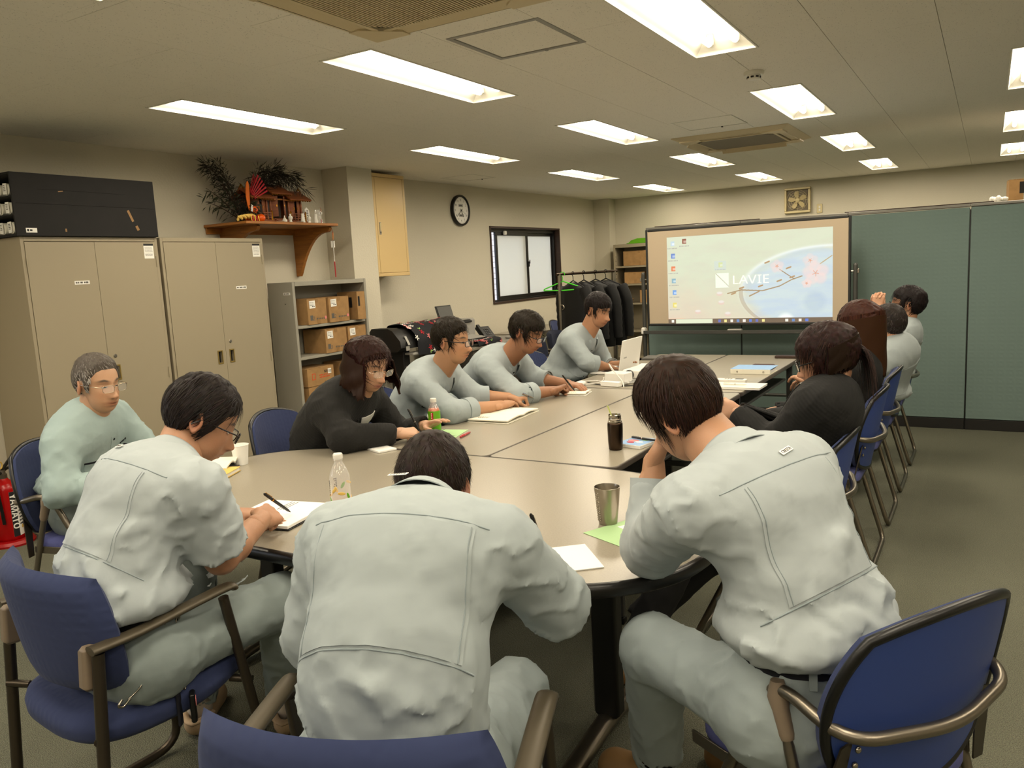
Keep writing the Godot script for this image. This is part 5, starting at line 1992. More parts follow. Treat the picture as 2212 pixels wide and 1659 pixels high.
func table_things() -> void:
	var o: Node3D
	var mb: MB
	o = thing("notebook", "open black-covered notebook being written in beside the tea bottle", "notebook", Vector3(1.775, TT, -1.985), yawz(Vector2(1.633, -1.855), Vector2(1.876, -1.902)))
	mb = MB.new()
	mb.box(Vector3(0.255, 0.004, 0.26), Vector3(0, 0.002, 0), 0.0015)
	put("cover", mb, "black_plastic", o)
	mb = MB.new()
	mb.box(Vector3(0.248, 0.011, 0.252), Vector3(0, 0.0098, 0), 0.002)
	var pg := put("pages", mb, "paper", o)
	scribble(pg, Vector3(0.07, 0.0156, -0.02), 0.09, 3, 0.012, 0.0035, 3, "ink_grey", Basis(Vector3.RIGHT, -PI / 2), "handwriting")
	pen("black fountain pen with gold ring lying beside the open notebook", Vector3(1.896, TT + 0.006, -2.030), Vector3(1.908, TT + 0.006, -1.885), "black_plastic", "gold", 0.42)
	pen("black pen held by the man writing at the left", Vector3(1.665, 0.815, -1.915), Vector3(1.775, 0.722, -1.925), "black_plastic", "gold", 0.3)
	tea_bottle()
	green_bottle()
	o = thing("paper_cup", "white paper cup at the far left of the rounded table", "cup", Vector3(2.262, TT, -2.722))
	cup_lathe(o, "cup_body", [Vector2(0.0001, 0.004), Vector2(0.026, 0.004), Vector2(0.0265, 0.0), Vector2(0.028, 0.0), Vector2(0.0365, 0.084), Vector2(0.0355, 0.084), Vector2(0.027, 0.008), Vector2(0.0001, 0.008)], "paper")
	mb = MB.new()
	var ring := PackedVector3Array()
	for k in 32:
		ring.append(Vector3(cos(TAU * k / 32), 0, sin(TAU * k / 32)) * 0.0368 + Vector3(0, 0.084, 0))
	mb.tube(ring, 0.0016, 8, true)
	put("rolled_rim", mb, "paper", o)
	open_book("open book lying face up behind the yellow book at the left end", Vector3(2.175, TT + 0.001, -2.755), 0.20, 0.14, 0.5, "ink_grey", 0.03, 0)
	o = thing("yellow_book", "thin yellow-covered book below the open book, beside the writing man", "book", Vector3(2.085, TT, -2.645), 0.42)
	for q in [[0.001, "yellow_card"], [0.017, "yellow_card"]]:
		mb = MB.new()
		mb.box(Vector3(0.15, 0.0018, 0.11), Vector3(0, q[0] + 0.001, 0), 0.0005)
		put("cover", mb, q[1], o)
	mb = MB.new()
	mb.box(Vector3(0.143, 0.014, 0.104), Vector3(0, 0.010, 0), 0.001)
	put("page_block", mb, "paper_page", o)
	slab_thing("notepad", "white notepad at the far edge before the curly-haired woman", "notepad", Vector3(2.685, TT, -2.315), Vector3(0.15, 0.008, 0.09), 1.2, "paper")
	slab_thing("folder", "pale green paper sheet under the green tea bottle", "paper", Vector3(3.03, TT, -2.275), Vector3(0.21, 0.0015, 0.29), 0.25, "green_mint", 0.0003)
	pen("red pen lying right of the green tea bottle", Vector3(2.985, TT + 0.006, -2.085), Vector3(3.105, TT + 0.006, -2.105), "red_plastic", "ink_pink", 0.4)
	pen("dark pen held by the curly-haired woman", Vector3(2.905, 0.845, -2.315), Vector3(2.925, 0.722, -2.262), "black_plastic", "steel", 0.5)
	open_book("open white notebook under the arm of the man with moustache", Vector3(3.52, TT, -2.17), 0.36, 0.23, 0.06, "paper_page", 0.014, 5)
	pen("silver-blue pen in the hand of the man with moustache", Vector3(3.80, 0.775, -2.215), Vector3(3.90, 0.735, -2.20), "steel", "lanyard", 0.5)
	open_book("small white notebook under the pen of the tousle-haired man", Vector3(4.285, TT, -2.10), 0.15, 0.11, 0.2, "paper", 0.010, 3)
	pen("dark pen in the right hand of the tousle-haired man", Vector3(4.13, 0.835, -2.13), Vector3(4.255, 0.722, -2.115), "black_plastic", "steel", 0.45)
	laptop_corner()
	o = thing("ring_binder", "cream two-ring binder with pale blue cover on the right-hand tables", "binder", Vector3(5.37, TT, -1.33), 0.0)
	mb = MB.new()
	mb.box(Vector3(0.22, 0.030, 0.004), Vector3.ZERO)
	mb = MB.new()
	mb.box(Vector3(0.004, 0.032, 0.26), Vector3(-0.105, 0.016, 0), 0.0015)
	put("spine", mb, "paper_page", o)
	for s in [0.0, 1.0]:
		mb = MB.new()
		mb.box(Vector3(0.215, 0.003, 0.262), Vector3(0.003, 0.0015 + s * 0.031, 0), 0.001)
		put("cover", mb, "blue_sheet" if s > 0 else "paper_page", o)
	mb = MB.new()
	mb.box(Vector3(0.19, 0.018, 0.245), Vector3(0.006, 0.013, 0), 0.001)
	put("paper_block", mb, "paper", o)
	for s in [-1, 1]:
		mb = MB.new()
		mb.lathe(PackedVector2Array([Vector2(0.006, 0), Vector2(0.006, 0.0015), Vector2(0.003, 0.0015)]), 12, Transform3D(Basis(Vector3.BACK, PI / 2), Vector3(-0.107, 0.016, s * 0.085)))
		put("rivet", mb, "steel", o)
	o = thing("glasses_case", "brown rounded glasses case lying behind the ring binder", "case", Vector3(5.53, TT, -1.305), PI / 2)
	mb = MB.new()
	mb.tube(pv([Vector3(-0.078, 0.018, 0), Vector3(-0.074, 0.018, 0), Vector3(-0.06, 0.018, 0), Vector3(0.06, 0.018, 0), Vector3(0.074, 0.018, 0), Vector3(0.078, 0.018, 0)]), PackedFloat32Array([0.006, 0.013, 0.018, 0.018, 0.013, 0.006]), 16, false, 1.7, Vector3.UP)
	put("case_shell", mb, "brown_case", o)
	mb = MB.new()
	mb.box(Vector3(0.12, 0.002, 0.002), Vector3(0, 0.019, 0.0305))
	put("lid_line", mb, "black_plastic", o)
	o = thing("remote_control", "white slim remote control on the right-hand tables below the binder", "remote", Vector3(4.90, TT, -1.355), PI / 2)
	mb = MB.new()
	mb.box(Vector3(0.19, 0.022, 0.055), Vector3(0, 0.011, 0), 0.007)
	put("remote_body", mb, "white_plastic", o)
	mb = MB.new()
	mb.box(Vector3(0.05, 0.0015, 0.035), Vector3(-0.05, 0.0225, 0), 0.0004)
	put("display", mb, "leg_grey", o)
	mb = MB.new()
	for k in 6:
		mb.box(Vector3(0.010, 0.003, 0.010), Vector3(0.0 + 0.017 * (k / 2), 0.0225, -0.010 + 0.02 * (k % 2)), 0.001)
	put("buttons", mb, "printer_grey", o)
	o = thing("writing_pad", "white writing pad overhanging the right table edge with pen on it", "notepad", Vector3(4.715, TT, -1.265), 0.0)
	mb = MB.new()
	mb.box(Vector3(0.19, 0.012, 0.30), Vector3(0, 0.006, 0), 0.002)
	put("pad_block", mb, "paper", o)
	mb = MB.new()
	mb.box(Vector3(0.192, 0.002, 0.302), Vector3(0, 0.013, 0), 0.0006)
	put("pad_cover", mb, "paper_page", o)
	pen("white and silver pen lying on the white writing pad", Vector3(4.70, TT + 0.0205, -1.35), Vector3(4.71, TT + 0.0205, -1.21), "white_plastic", "steel", 0.5)
	slab_thing("pencil_case", "long dark brown case at the far end of the right-hand tables", "case", Vector3(6.15, TT, -1.28), Vector3(0.06, 0.020, 0.17), 0.0, "wood_frame", 0.005)
	slab_thing("mobile_phone", "black mobile phone beside the dark brown case at the far end", "phone", Vector3(6.24, TT, -1.27), Vector3(0.07, 0.010, 0.14), 0.1, "black_plastic", 0.004)
	slab_thing("planner", "pale blue planner at the right table edge before the tied-hair woman", "notebook", Vector3(4.01, TT, -1.20), Vector3(0.15, 0.012, 0.12), 0.1, "blue_sheet", 0.002)
	slab_thing("tablet_cover", "dark grey tablet cover at the far end of the left-hand tables", "tablet", Vector3(6.02, TT, -2.28), Vector3(0.20, 0.016, 0.15), 0.1, "ink_grey", 0.004)
	slab_thing("printout", "white printed sheets lying behind the laptop near the table end", "paper", Vector3(5.56, TT, -2.13), Vector3(0.30, 0.004, 0.21), 0.15, "paper", 0.0005)
	flask()
	o = thing("picture_pad", "small pad with colourful flower picture beside the steel flask", "notepad", Vector3(3.115, TT, -1.262), yawz(Vector2(3.054, -1.305), Vector2(3.037, -1.216)))
	mb = MB.new()
	mb.box(Vector3(0.12, 0.014, 0.15), Vector3(0, 0.007, 0), 0.0015)
	put("pad_block", mb, "paper", o)
	mb = MB.new()
	mb.box(Vector3(0.116, 0.0008, 0.146), Vector3(0, 0.0146, 0))
	put("cover_sheet", mb, "blue_sheet", o)
	for q in [[-0.02, 0.0, 0.026, "ink_pink"], [0.015, 0.012, 0.02, "paper"], [-0.015, 0.032, 0.018, "fan_red"], [0.02, -0.03, 0.016, "green_sheet"]]:
		mb = MB.new()
		mb.ball(Vector3(q[0], 0.0150, q[1]), Vector3(q[2], 0.0007, q[2] * 0.7), 12, 4)
		put("flower_print", mb, q[3], o)
	pen("black pen lying on the picture pad by the flask", Vector3(3.155, TT + 0.0215, -1.305), Vector3(3.120, TT + 0.0215, -1.175), "black_plastic", "steel", 0.4)
	o = thing("tumbler", "brushed steel tumbler with dimpled side on the rounded table", "tumbler", Vector3(2.108, TT, -0.955), 2.5)
	cup_lathe(o, "tumbler_wall", [Vector2(0.0001, 0.003), Vector2(0.022, 0.003), Vector2(0.024, 0.0), Vector2(0.027, 0.001), Vector2(0.028, 0.006), Vector2(0.034, 0.06), Vector2(0.0385, 0.112), Vector2(0.0375, 0.1125), Vector2(0.036, 0.108), Vector2(0.032, 0.06), Vector2(0.026, 0.01), Vector2(0.0001, 0.008)], "steel", 40)
	mb = MB.new()
	for col in 3:
		for k in 13:
			var y := 0.014 + k * 0.007
			var a := -0.22 + col * 0.22
			var rr := lerpf(0.029, 0.0378, y / 0.112)
			mb.ball(Vector3(cos(a) * rr, y, sin(a) * rr), Vector3(0.0016, 0.0030, 0.0030), 8, 5, Basis(Vector3.UP, -a))
	var dm := put("dimples", mb, "chrome", o)
	dm.set_meta("kind", "stuff")
	slab_thing("folder", "pale green clear folder under the elbow of the man at the lower right", "folder", Vector3(2.035, TT, -0.795), Vector3(0.225, 0.0014, 0.315), -0.43, "green_mint", 0.0003)
	slab_thing("paper_sheet", "white paper sheet lying on the green folder", "paper", Vector3(2.095, TT + 0.0016, -0.785), Vector3(0.15, 0.0012, 0.21), -0.50, "paper", 0.0003)
	slab_thing("writing_paper", "white writing paper beside the bent man's right sleeve", "paper", Vector3(1.76, TT, -0.975), Vector3(0.18, 0.003, 0.255), 0.72, "paper", 0.0005)
	pen("dark pen held up by the bent man in the centre", Vector3(1.735, 0.835, -1.005), Vector3(1.745, 0.722, -0.975), "black_plastic", "steel", 0.5)
func tea_bottle() -> void:
	var o := thing("tea_bottle", "clear plastic bottle with amber tea left in it, white cap", "bottle", Vector3(1.862, TT, -1.782), 2.6)
	cup_lathe(o, "bottle_wall", [Vector2(0.0001, 0.006), Vector2(0.020, 0.003), Vector2(0.028, 0.0), Vector2(0.0325, 0.005), Vector2(0.033, 0.02), Vector2(0.0322, 0.024), Vector2(0.033, 0.028), Vector2(0.0325, 0.06), Vector2(0.0322, 0.115), Vector2(0.033, 0.125), Vector2(0.031, 0.140), Vector2(0.022, 0.163), Vector2(0.0135, 0.178), Vector2(0.0125, 0.184), Vector2(0.016, 0.186), Vector2(0.016, 0.188), Vector2(0.0125, 0.190), Vector2(0.0125, 0.196)], "pet", 36)
	cup_lathe(o, "tea", [Vector2(0.0001, 0.008), Vector2(0.027, 0.004), Vector2(0.0312, 0.010), Vector2(0.0315, 0.045), Vector2(0.0001, 0.045)], "tea_amber", 32)
	bottle_cap(o, 0.189)
	var leaf := MB.new()
	var lg := MB.new()
	for k in 9:
		var a := k * 0.7
		var y := 0.058 + 0.012 * (k % 5)
		var q := Vector3(cos(a), 0, sin(a)) * 0.0330 + Vector3(0, y, 0)
		var bs := Basis(Vector3.UP, -a) * Basis(Vector3.RIGHT, 0.7 + k)
		(leaf if k % 3 else lg).ball(q, Vector3(0.0006, 0.013, 0.005), 8, 5, bs)
	var l1 := put("leaf_print", leaf, "yellow_card", o)
	l1.set_meta("kind", "stuff")
	var l2 := put("leaf_print", lg, "green_label", o)
	l2.set_meta("kind", "stuff")
	for k in 2:
		var a := 0.35 + k * 1.0
		var bs := Basis(Vector3.UP, PI / 2 - a)
		scribble(o, Vector3(cos(a), 0, sin(a)) * 0.0334 + Vector3(0, 0.118, 0), 0.012, 8 - 3 * k, 0.0062, 0.0042, 71 + k, "ink", bs, "bottle_print")
func bottle_cap(o: Node3D, y: float) -> void:
	var mb := MB.new()
	mb.lathe(PackedVector2Array([Vector2(0.0145, y), Vector2(0.0150, y + 0.003), Vector2(0.0150, y + 0.016), Vector2(0.0135, y + 0.0185), Vector2(0.0001, y + 0.019)]), 28)
	for k in 28:
		var a := TAU * k / 28
		mb.box(Vector3(0.0012, 0.012, 0.0014), Vector3(cos(a) * 0.0151, y + 0.009, sin(a) * 0.0151), 0.0, Basis(Vector3.UP, -a))
	put("cap", mb, "white_plastic", o)
func green_bottle() -> void:
	var o := thing("green_tea_bottle", "small plastic bottle with bright green label and white cap", "bottle", Vector3(3.065, TT, -2.285), 2.45)
	cup_lathe(o, "bottle_wall", [Vector2(0.0001, 0.005), Vector2(0.026, 0.0), Vector2(0.0300, 0.006), Vector2(0.0300, 0.108), Vector2(0.026, 0.122), Vector2(0.0145, 0.140), Vector2(0.0125, 0.148), Vector2(0.0160, 0.150), Vector2(0.0125, 0.153), Vector2(0.0125, 0.158)], "pet", 30)
	cup_lathe(o, "tea", [Vector2(0.0001, 0.006), Vector2(0.0285, 0.006), Vector2(0.0287, 0.106), Vector2(0.0245, 0.118), Vector2(0.0001, 0.118)], "tea_amber", 28)
	cup_lathe(o, "label_sleeve", [Vector2(0.0296, 0.002), Vector2(0.0308, 0.006), Vector2(0.0308, 0.106), Vector2(0.0300, 0.109)], "green_label", 30)
	bottle_cap(o, 0.150)
	for k in 3:
		var a := 0.2 + k * 1.25 - 1.2
		var bs := Basis(Vector3.UP, PI / 2 - a)
		var r := 0.0311
		var q := Vector3(cos(a), 0, sin(a)) * r
		if k == 1:
			var mb := MB.new()
			mb.lathe(PackedVector2Array([Vector2(0.0125, -0.004), Vector2(0.0125, 0.0005), Vector2(0.0001, 0.0011)]), 18, Transform3D(bs * Basis(Vector3.RIGHT, PI / 2), q + Vector3(0, 0.080, 0)))
			put("white_roundel", mb, "paper", o)
			words("roundel_character", "茶", 0.019, "green_label", Transform3D(bs, q * 1.045 + Vector3(0, 0.080, 0)), o, 0.0004)
			words("label_character", "伊", 0.016, "paper", Transform3D(bs, q * 1.012 + Vector3(0, 0.052, 0)), o, 0.0006, true)
		else:
			var mb := MB.new()
			mb.box(Vector3(0.012, 0.034, 0.001), q + Vector3(0, 0.086, 0), 0.0, bs)
			put("red_flash", mb, "red_plastic", o)
			scribble(o, q * 1.03 + Vector3(0, 0.098, 0), 0.008, 4, 0.007, 0.004, 81 + k, "paper", bs, "flash_print")
func flask() -> void:
	var o := thing("steel_flask", "dark brown steel flask with bright screw neck on the right table", "flask", Vector3(3.005, TT, -1.315))
	cup_lathe(o, "flask_body", [Vector2(0.0001, 0.0), Vector2(0.026, 0.0), Vector2(0.0285, 0.003), Vector2(0.0305, 0.03), Vector2(0.0318, 0.08), Vector2(0.0318, 0.108), Vector2(0.0300, 0.114), Vector2(0.027, 0.116)], "steel_dark", 36)
	cup_lathe(o, "neck", [Vector2(0.0285, 0.115), Vector2(0.0290, 0.120), Vector2(0.0262, 0.123), Vector2(0.0262, 0.127), Vector2(0.0274, 0.1285), Vector2(0.0262, 0.131), Vector2(0.0262, 0.142), Vector2(0.0270, 0.146), Vector2(0.0250, 0.1475), Vector2(0.0235, 0.140), Vector2(0.0225, 0.06), Vector2(0.0001, 0.06)], "chrome", 36)
	var mb := MB.new()
	mb.tube(pv([Vector3(0.012, 0.062, 0.006), Vector3(-0.012, 0.145, -0.010), Vector3(-0.024, 0.187, -0.020)]), 0.0030, 10)
	var st := put("drinking_straw", mb, "straw")
	st.position = o.position
	tag(st, "pale yellow drinking straw sticking out of the steel flask", "straw")
func laptop_corner() -> void:
	var o := thing("laptop", "white laptop computer seen from behind, lid open", "laptop", Vector3(5.255, TT, -2.235), PI)
	var mb := MB.new()
	mb.box(Vector3(0.36, 0.018, 0.22), Vector3(0, 0.010, 0.055), 0.005)
	var bs := put("keyboard_base", mb, "white_plastic", o)
	mb = MB.new()
	mb.box(Vector3(0.33, 0.0012, 0.11), Vector3(0, 0.0195, 0.03))
	put("keys", mb, "printer_dark", bs)
	mb = MB.new()
	var tilt := Basis(Vector3.RIGHT, -0.16)
	mb.box(Vector3(0.36, 0.225, 0.009), Vector3(0, 0.016, -0.055) + tilt * Vector3(0, 0.113, 0), 0.004, tilt)
	var lid := put("lid", mb, "white_plastic", o)
	mb = MB.new()
	mb.box(Vector3(0.335, 0.195, 0.001), Vector3(0, 0.016, -0.055) + tilt * Vector3(0, 0.117, 0.005), 0.0, tilt)
	put("screen", mb, "printer_dark", lid)
	mb = MB.new()
	mb.tube(pv([Vector3(-0.15, 0.018, -0.056), Vector3(0.15, 0.018, -0.056)]), 0.006, 10)
	put("hinge", mb, "printer_grey", o)
	scribble(lid, Vector3(0, 0.016, -0.055) + tilt * Vector3(0.10, 0.10, -0.0052), 0.06, 1, 0.01, 0.012, 91, "printer_grey", tilt * Basis(Vector3.UP, PI), "lid_lettering")
	o = thing("adapter_box", "white box with printed label standing before the laptop, cable looped over it", "box", Vector3(4.72, TT, -2.03), 1.45)
	mb = MB.new()
	mb.box(Vector3(0.15, 0.075, 0.11), Vector3(0, 0.0375, 0), 0.008)
	put("box_body", mb, "white_plastic", o)
	sticker(o, 0.12, 0.055, Vector3(0.0, 0.040, 0.0556), Basis.IDENTITY)
	scribble(o, Vector3(0.0, 0.060, 0.0564), 0.105, 8, 0.0058, 0.0026, 93, "ink_grey")
	o = thing("adapter_card", "white card leaning low in front of the printed white box", "card", Vector3(4.60, TT, -2.03), 1.35)
	mb = MB.new()
	mb.box(Vector3(0.14, 0.03, 0.04), Vector3(0, 0.016, 0), 0.003)
	put("card_box", mb, "paper", o)
	o = thing("projector", "low white projector with row of sockets facing the camera", "projector", Vector3(5.02, TT, -1.965), 1.50)
	mb = MB.new()
	mb.box(Vector3(0.20, 0.062, 0.30), Vector3(0, 0.037, -0.0), 0.012)
	put("projector_case", mb, "white_plastic", o)
	mb = MB.new()
	mb.box(Vector3(0.17, 0.034, 0.002), Vector3(0, 0.036, 0.1505))
	var panel := put("socket_panel", mb, "paper_page", o)
	for k in 7:
		mb = MB.new()
		var r := 0.0055 if k % 3 else 0.008
		mb.lathe(PackedVector2Array([Vector2(r, 0), Vector2(r, 0.003), Vector2(r * 0.6, 0.003), Vector2(r * 0.6, 0.0005), Vector2(0.0001, 0.0005)]), 12, Transform3D(Basis(Vector3.RIGHT, PI / 2), Vector3(-0.068 + 0.022 * k, 0.030 + 0.012 * (k % 2), 0.1515)))
		put("socket", mb, "printer_dark", panel)
	mb = MB.new()
	mb.lathe(PackedVector2Array([Vector2(0.03, 0), Vector2(0.03, 0.02), Vector2(0.022, 0.02), Vector2(0.0001, 0.012)]), 20, Transform3D(Basis(Vector3.RIGHT, -PI / 2), Vector3(0.04, 0.038, -0.149)))
	put("lens", mb, "printer_dark", o)
	for s in [-1, 1]:
		mb = MB.new()
		mb.lathe(PackedVector2Array([Vector2(0.010, 0), Vector2(0.010, 0.007)]), 10, Transform3D(Basis.IDENTITY, Vector3(s * 0.07, 0, 0.10)))
		put("foot", mb, "black_plastic", o)
	var c := [
		["white cable looping high over the printed white box", "white_plastic", 0.0032, [Vector3(4.90, 0.715, -2.12), Vector3(4.80, 0.76, -2.10), Vector3(4.70, 0.83, -2.085), Vector3(4.62, 0.80, -2.02), Vector3(4.60, 0.735, -1.955), Vector3(4.565, 0.7045, -1.93)]],
		["black cable running along the table from the projector sockets", "black_plastic", 0.0030, [Vector3(4.865, 0.735, -1.93), Vector3(4.79, 0.712, -1.90), Vector3(4.66, 0.704, -1.90), Vector3(4.60, 0.704, -2.00), Vector3(4.64, 0.704, -2.14), Vector3(4.72, 0.704, -2.25)]],
		["white cables coiled on the table left of the printed box", "white_plastic", 0.0028, [Vector3(4.66, 0.704, -2.13), Vector3(4.78, 0.706, -2.20), Vector3(4.70, 0.708, -2.29), Vector3(4.60, 0.706, -2.24), Vector3(4.66, 0.711, -2.15), Vector3(4.80, 0.712, -2.17), Vector3(4.92, 0.707, -2.22), Vector3(5.05, 0.7065, -2.16)]]]
	for q in c:
		mb = MB.new()
		mb.tube(smooth_path(q[3], 7), q[2], 8)
		var n := put("cable", mb, q[1])
		tag(n, q[0], "cable")
	var p := PackedVector3Array()
	for j in 7:
		for i in 9:
			p.append(Vector3(-0.07 + 0.14 * j / 6.0, 0.008 + 0.010 * absf(sin(i * 1.9 + j * 1.1)) + 0.012 * absf(cos(j * 2.3 - i)), -0.11 + 0.22 * i / 8.0 + 0.01 * sin(j * 2.0)))
	mb = MB.new()
	mb.shell(p, 9, 7, 0.0012)
	var bg := put("clear_bag", mb, "pet")
	bg.position = Vector3(4.70, TT, -1.86)
	tag(bg, "crumpled clear plastic bag lying before the projector", "bag")
	mb = MB.new()
	mb.ball(Vector3(0, 0.015, 0), Vector3(0.05, 0.018, 0.032), 16, 10)
	var ms := put("computer_mouse", mb, "white_plastic")
	ms.position = Vector3(4.585, TT, -2.235)
	tag(ms, "white computer mouse beside the tousle-haired man's hand", "mouse")
# ---------------------------------------------------------------- things on the walls, cabinets and floor
func wall_things() -> void:
	clock()
	wall_cupboard()
	black_box()
	extinguisher()
	shrine_shelf()
	var o: Node3D
	var mb: MB
	o = thing("wall_fan", "square cream ventilating fan high on the end wall", "fan", Vector3(END - 0.03, 2.19, -2.265), -PI / 2)
	mb = MB.new()
	for s in [-1, 1]:
		mb.box(Vector3(0.34, 0.03, 0.06), Vector3(0, s * 0.155, 0), 0.008)
		mb.box(Vector3(0.03, 0.28, 0.06), Vector3(s * 0.155, 0, 0), 0.008)
	put("fan_frame", mb, "cream_plastic", o)
	mb = MB.new()
	mb.box(Vector3(0.29, 0.29, 0.008), Vector3(0, 0, -0.02))
	put("fan_back", mb, "aircon_grille", o)
	for k in 5:
		mb = MB.new()
		var a := TAU * k / 5 + 0.3
		var pts := PackedVector2Array()
		for j in 9:
			var t := j / 8.0
			pts.append(Vector2(0.02 + 0.10 * t, 0.012 + 0.034 * sin(t * PI * 0.8)))
		for j in 9:
			var t := 1.0 - j / 8.0
			pts.append(Vector2(0.02 + 0.10 * t, -0.010 - 0.006 * sin(t * PI)))
		mb.prism(pts, 0.003, Transform3D(Basis(Vector3.BACK, a) * Basis(Vector3.RIGHT, 0.35), Vector3(0, 0, 0.0)))
		put("blade", mb, "cream_plastic", o)
	mb = MB.new()
	mb.lathe(PackedVector2Array([Vector2(0.03, -0.015), Vector2(0.03, 0.01), Vector2(0.022, 0.018), Vector2(0.0001, 0.02)]), 20, Transform3D(Basis(Vector3.RIGHT, PI / 2), Vector3.ZERO))
	put("hub", mb, "cream_plastic", o)
	mb = MB.new()
	for r in [0.05, 0.08, 0.11, 0.137]:
		var ring := PackedVector3Array()
		for k in 32:
			ring.append(Vector3(cos(TAU * k / 32) * r, sin(TAU * k / 32) * r, 0.026))
		mb.tube(ring, 0.0018, 6, true)
	for k in 8:
		var a := TAU * k / 8
		mb.tube(pv([Vector3(cos(a) * 0.03, sin(a) * 0.03, 0.026), Vector3(cos(a) * 0.14, sin(a) * 0.14, 0.026)]), 0.0018, 6)
	var gd := put("guard", mb, "cream_plastic", o)
	gd.set_meta("kind", "stuff")
	o = thing("wall_switch", "small cream switch plate on the end wall right of the fan", "switch", Vector3(END - 0.006, 2.06, -1.985), -PI / 2)
	mb = MB.new()
	mb.box(Vector3(0.07, 0.12, 0.010), Vector3.ZERO, 0.003)
	put("plate", mb, "cream_plastic", o)
	for s in [-1, 1]:
		mb = MB.new()
		mb.box(Vector3(0.022, 0.03, 0.012), Vector3(0, s * 0.02, 0.004), 0.003)
		put("rocker", mb, "white_plastic", o)
	o = thing("power_outlet", "beige switched outlet with red lights and plugs low on the left wall", "outlet", Vector3(6.515, 0.27, LEFT + 0.02), 0.0)
	mb = MB.new()
	mb.box(Vector3(0.13, 0.20, 0.04), Vector3.ZERO, 0.006)
	put("outlet_plate", mb, "cream_plastic", o)
	for k in 4:
		mb = MB.new()
		mb.box(Vector3(0.024, 0.02, 0.008), Vector3(0.0 if k < 1 else (-0.012 if k % 2 else 0.022), 0.075 - 0.035 * k, 0.021), 0.002)
		put("red_switch", mb, "red_plastic", o)
	for k in 2:
		mb = MB.new()
		mb.tube(smooth_path([Vector3(0.02, 0.02 - k * 0.06, 0.02), Vector3(0.03, 0.02 - k * 0.06, 0.06), Vector3(0.06, -0.04 - k * 0.05, 0.09), Vector3(0.10, -0.13 - k * 0.03, 0.07), Vector3(0.16, -0.24, 0.05)], 5), 0.006, 8)
		put("plug_cable", mb, "black_plastic" if k == 0 else "printer_grey", o)
func clock() -> void:
	var o := thing("wall_clock", "round black-rimmed wall clock with white dial above the window wall", "clock", Vector3(7.73, 2.155, LEFT + 0.025))
	var f := Basis(Vector3.RIGHT, PI / 2)
	var mb := MB.new()
	mb.lathe(PackedVector2Array([Vector2(0.150, -0.024), Vector2(0.172, -0.024), Vector2(0.176, 0.0), Vector2(0.172, 0.016), Vector2(0.160, 0.020), Vector2(0.151, 0.014), Vector2(0.149, 0.006)]), 48, Transform3D(f, Vector3.ZERO))
	put("rim", mb, "black_plastic", o)
	mb = MB.new()
	mb.lathe(PackedVector2Array([Vector2(0.151, 0.004), Vector2(0.0001, 0.004)]), 48, Transform3D(f, Vector3.ZERO))
	put("dial", mb, "paper", o)
	for k in 12:
		var a := TAU * k / 12.0
		words("numeral", str(12 if k == 0 else k), 0.030, "ink", Transform3D(Basis.IDENTITY, Vector3(sin(a) * 0.115, cos(a) * 0.115, 0.0045)), o, 0.0006)
	mb = MB.new()
	for k in 60:
		var a := TAU * k / 60.0
		mb.box(Vector3(0.0016 if k % 5 else 0.003, 0.006, 0.0008), Vector3(sin(a) * 0.140, cos(a) * 0.140, 0.0046), 0.0, Basis(Vector3.BACK, -a))
	var tk := put("minute_marks", mb, "ink", o)
	tk.set_meta("kind", "stuff")
	for s in [-1, 1]:
		mb = MB.new()
		mb.box(Vector3(0.085, 0.032, 0.001), Vector3(0, 0.055 * s, 0.0046), 0.0)
		var d := put("display_window", mb, "printer_grey", o)
		scribble(d, Vector3(0, 0.055 * s, 0.0056), 0.07, 1, 0.01, 0.012, 61 + s, "ink", Basis.IDENTITY, "display_figures")
	for q in [[0.085, 2.62, 0.006, 0.010], [0.120, 4.05, 0.0045, 0.012], [0.125, 2.05, 0.0014, 0.014]]:
		mb = MB.new()
		var dv := Vector3(sin(q[1]), cos(q[1]), 0)
		mb.box(Vector3(q[2], q[0] + 0.02, 0.0012), dv * (q[0] / 2 - 0.01) + Vector3(0, 0, q[3]), 0.0, Basis(Vector3.BACK, -q[1]))
		put("hand", mb, "ink", o)
	mb = MB.new()
	mb.lathe(PackedVector2Array([Vector2(0.006, 0.004), Vector2(0.006, 0.015), Vector2(0.0001, 0.016)]), 14, Transform3D(f, Vector3.ZERO))
	put("arbor", mb, "ink", o)
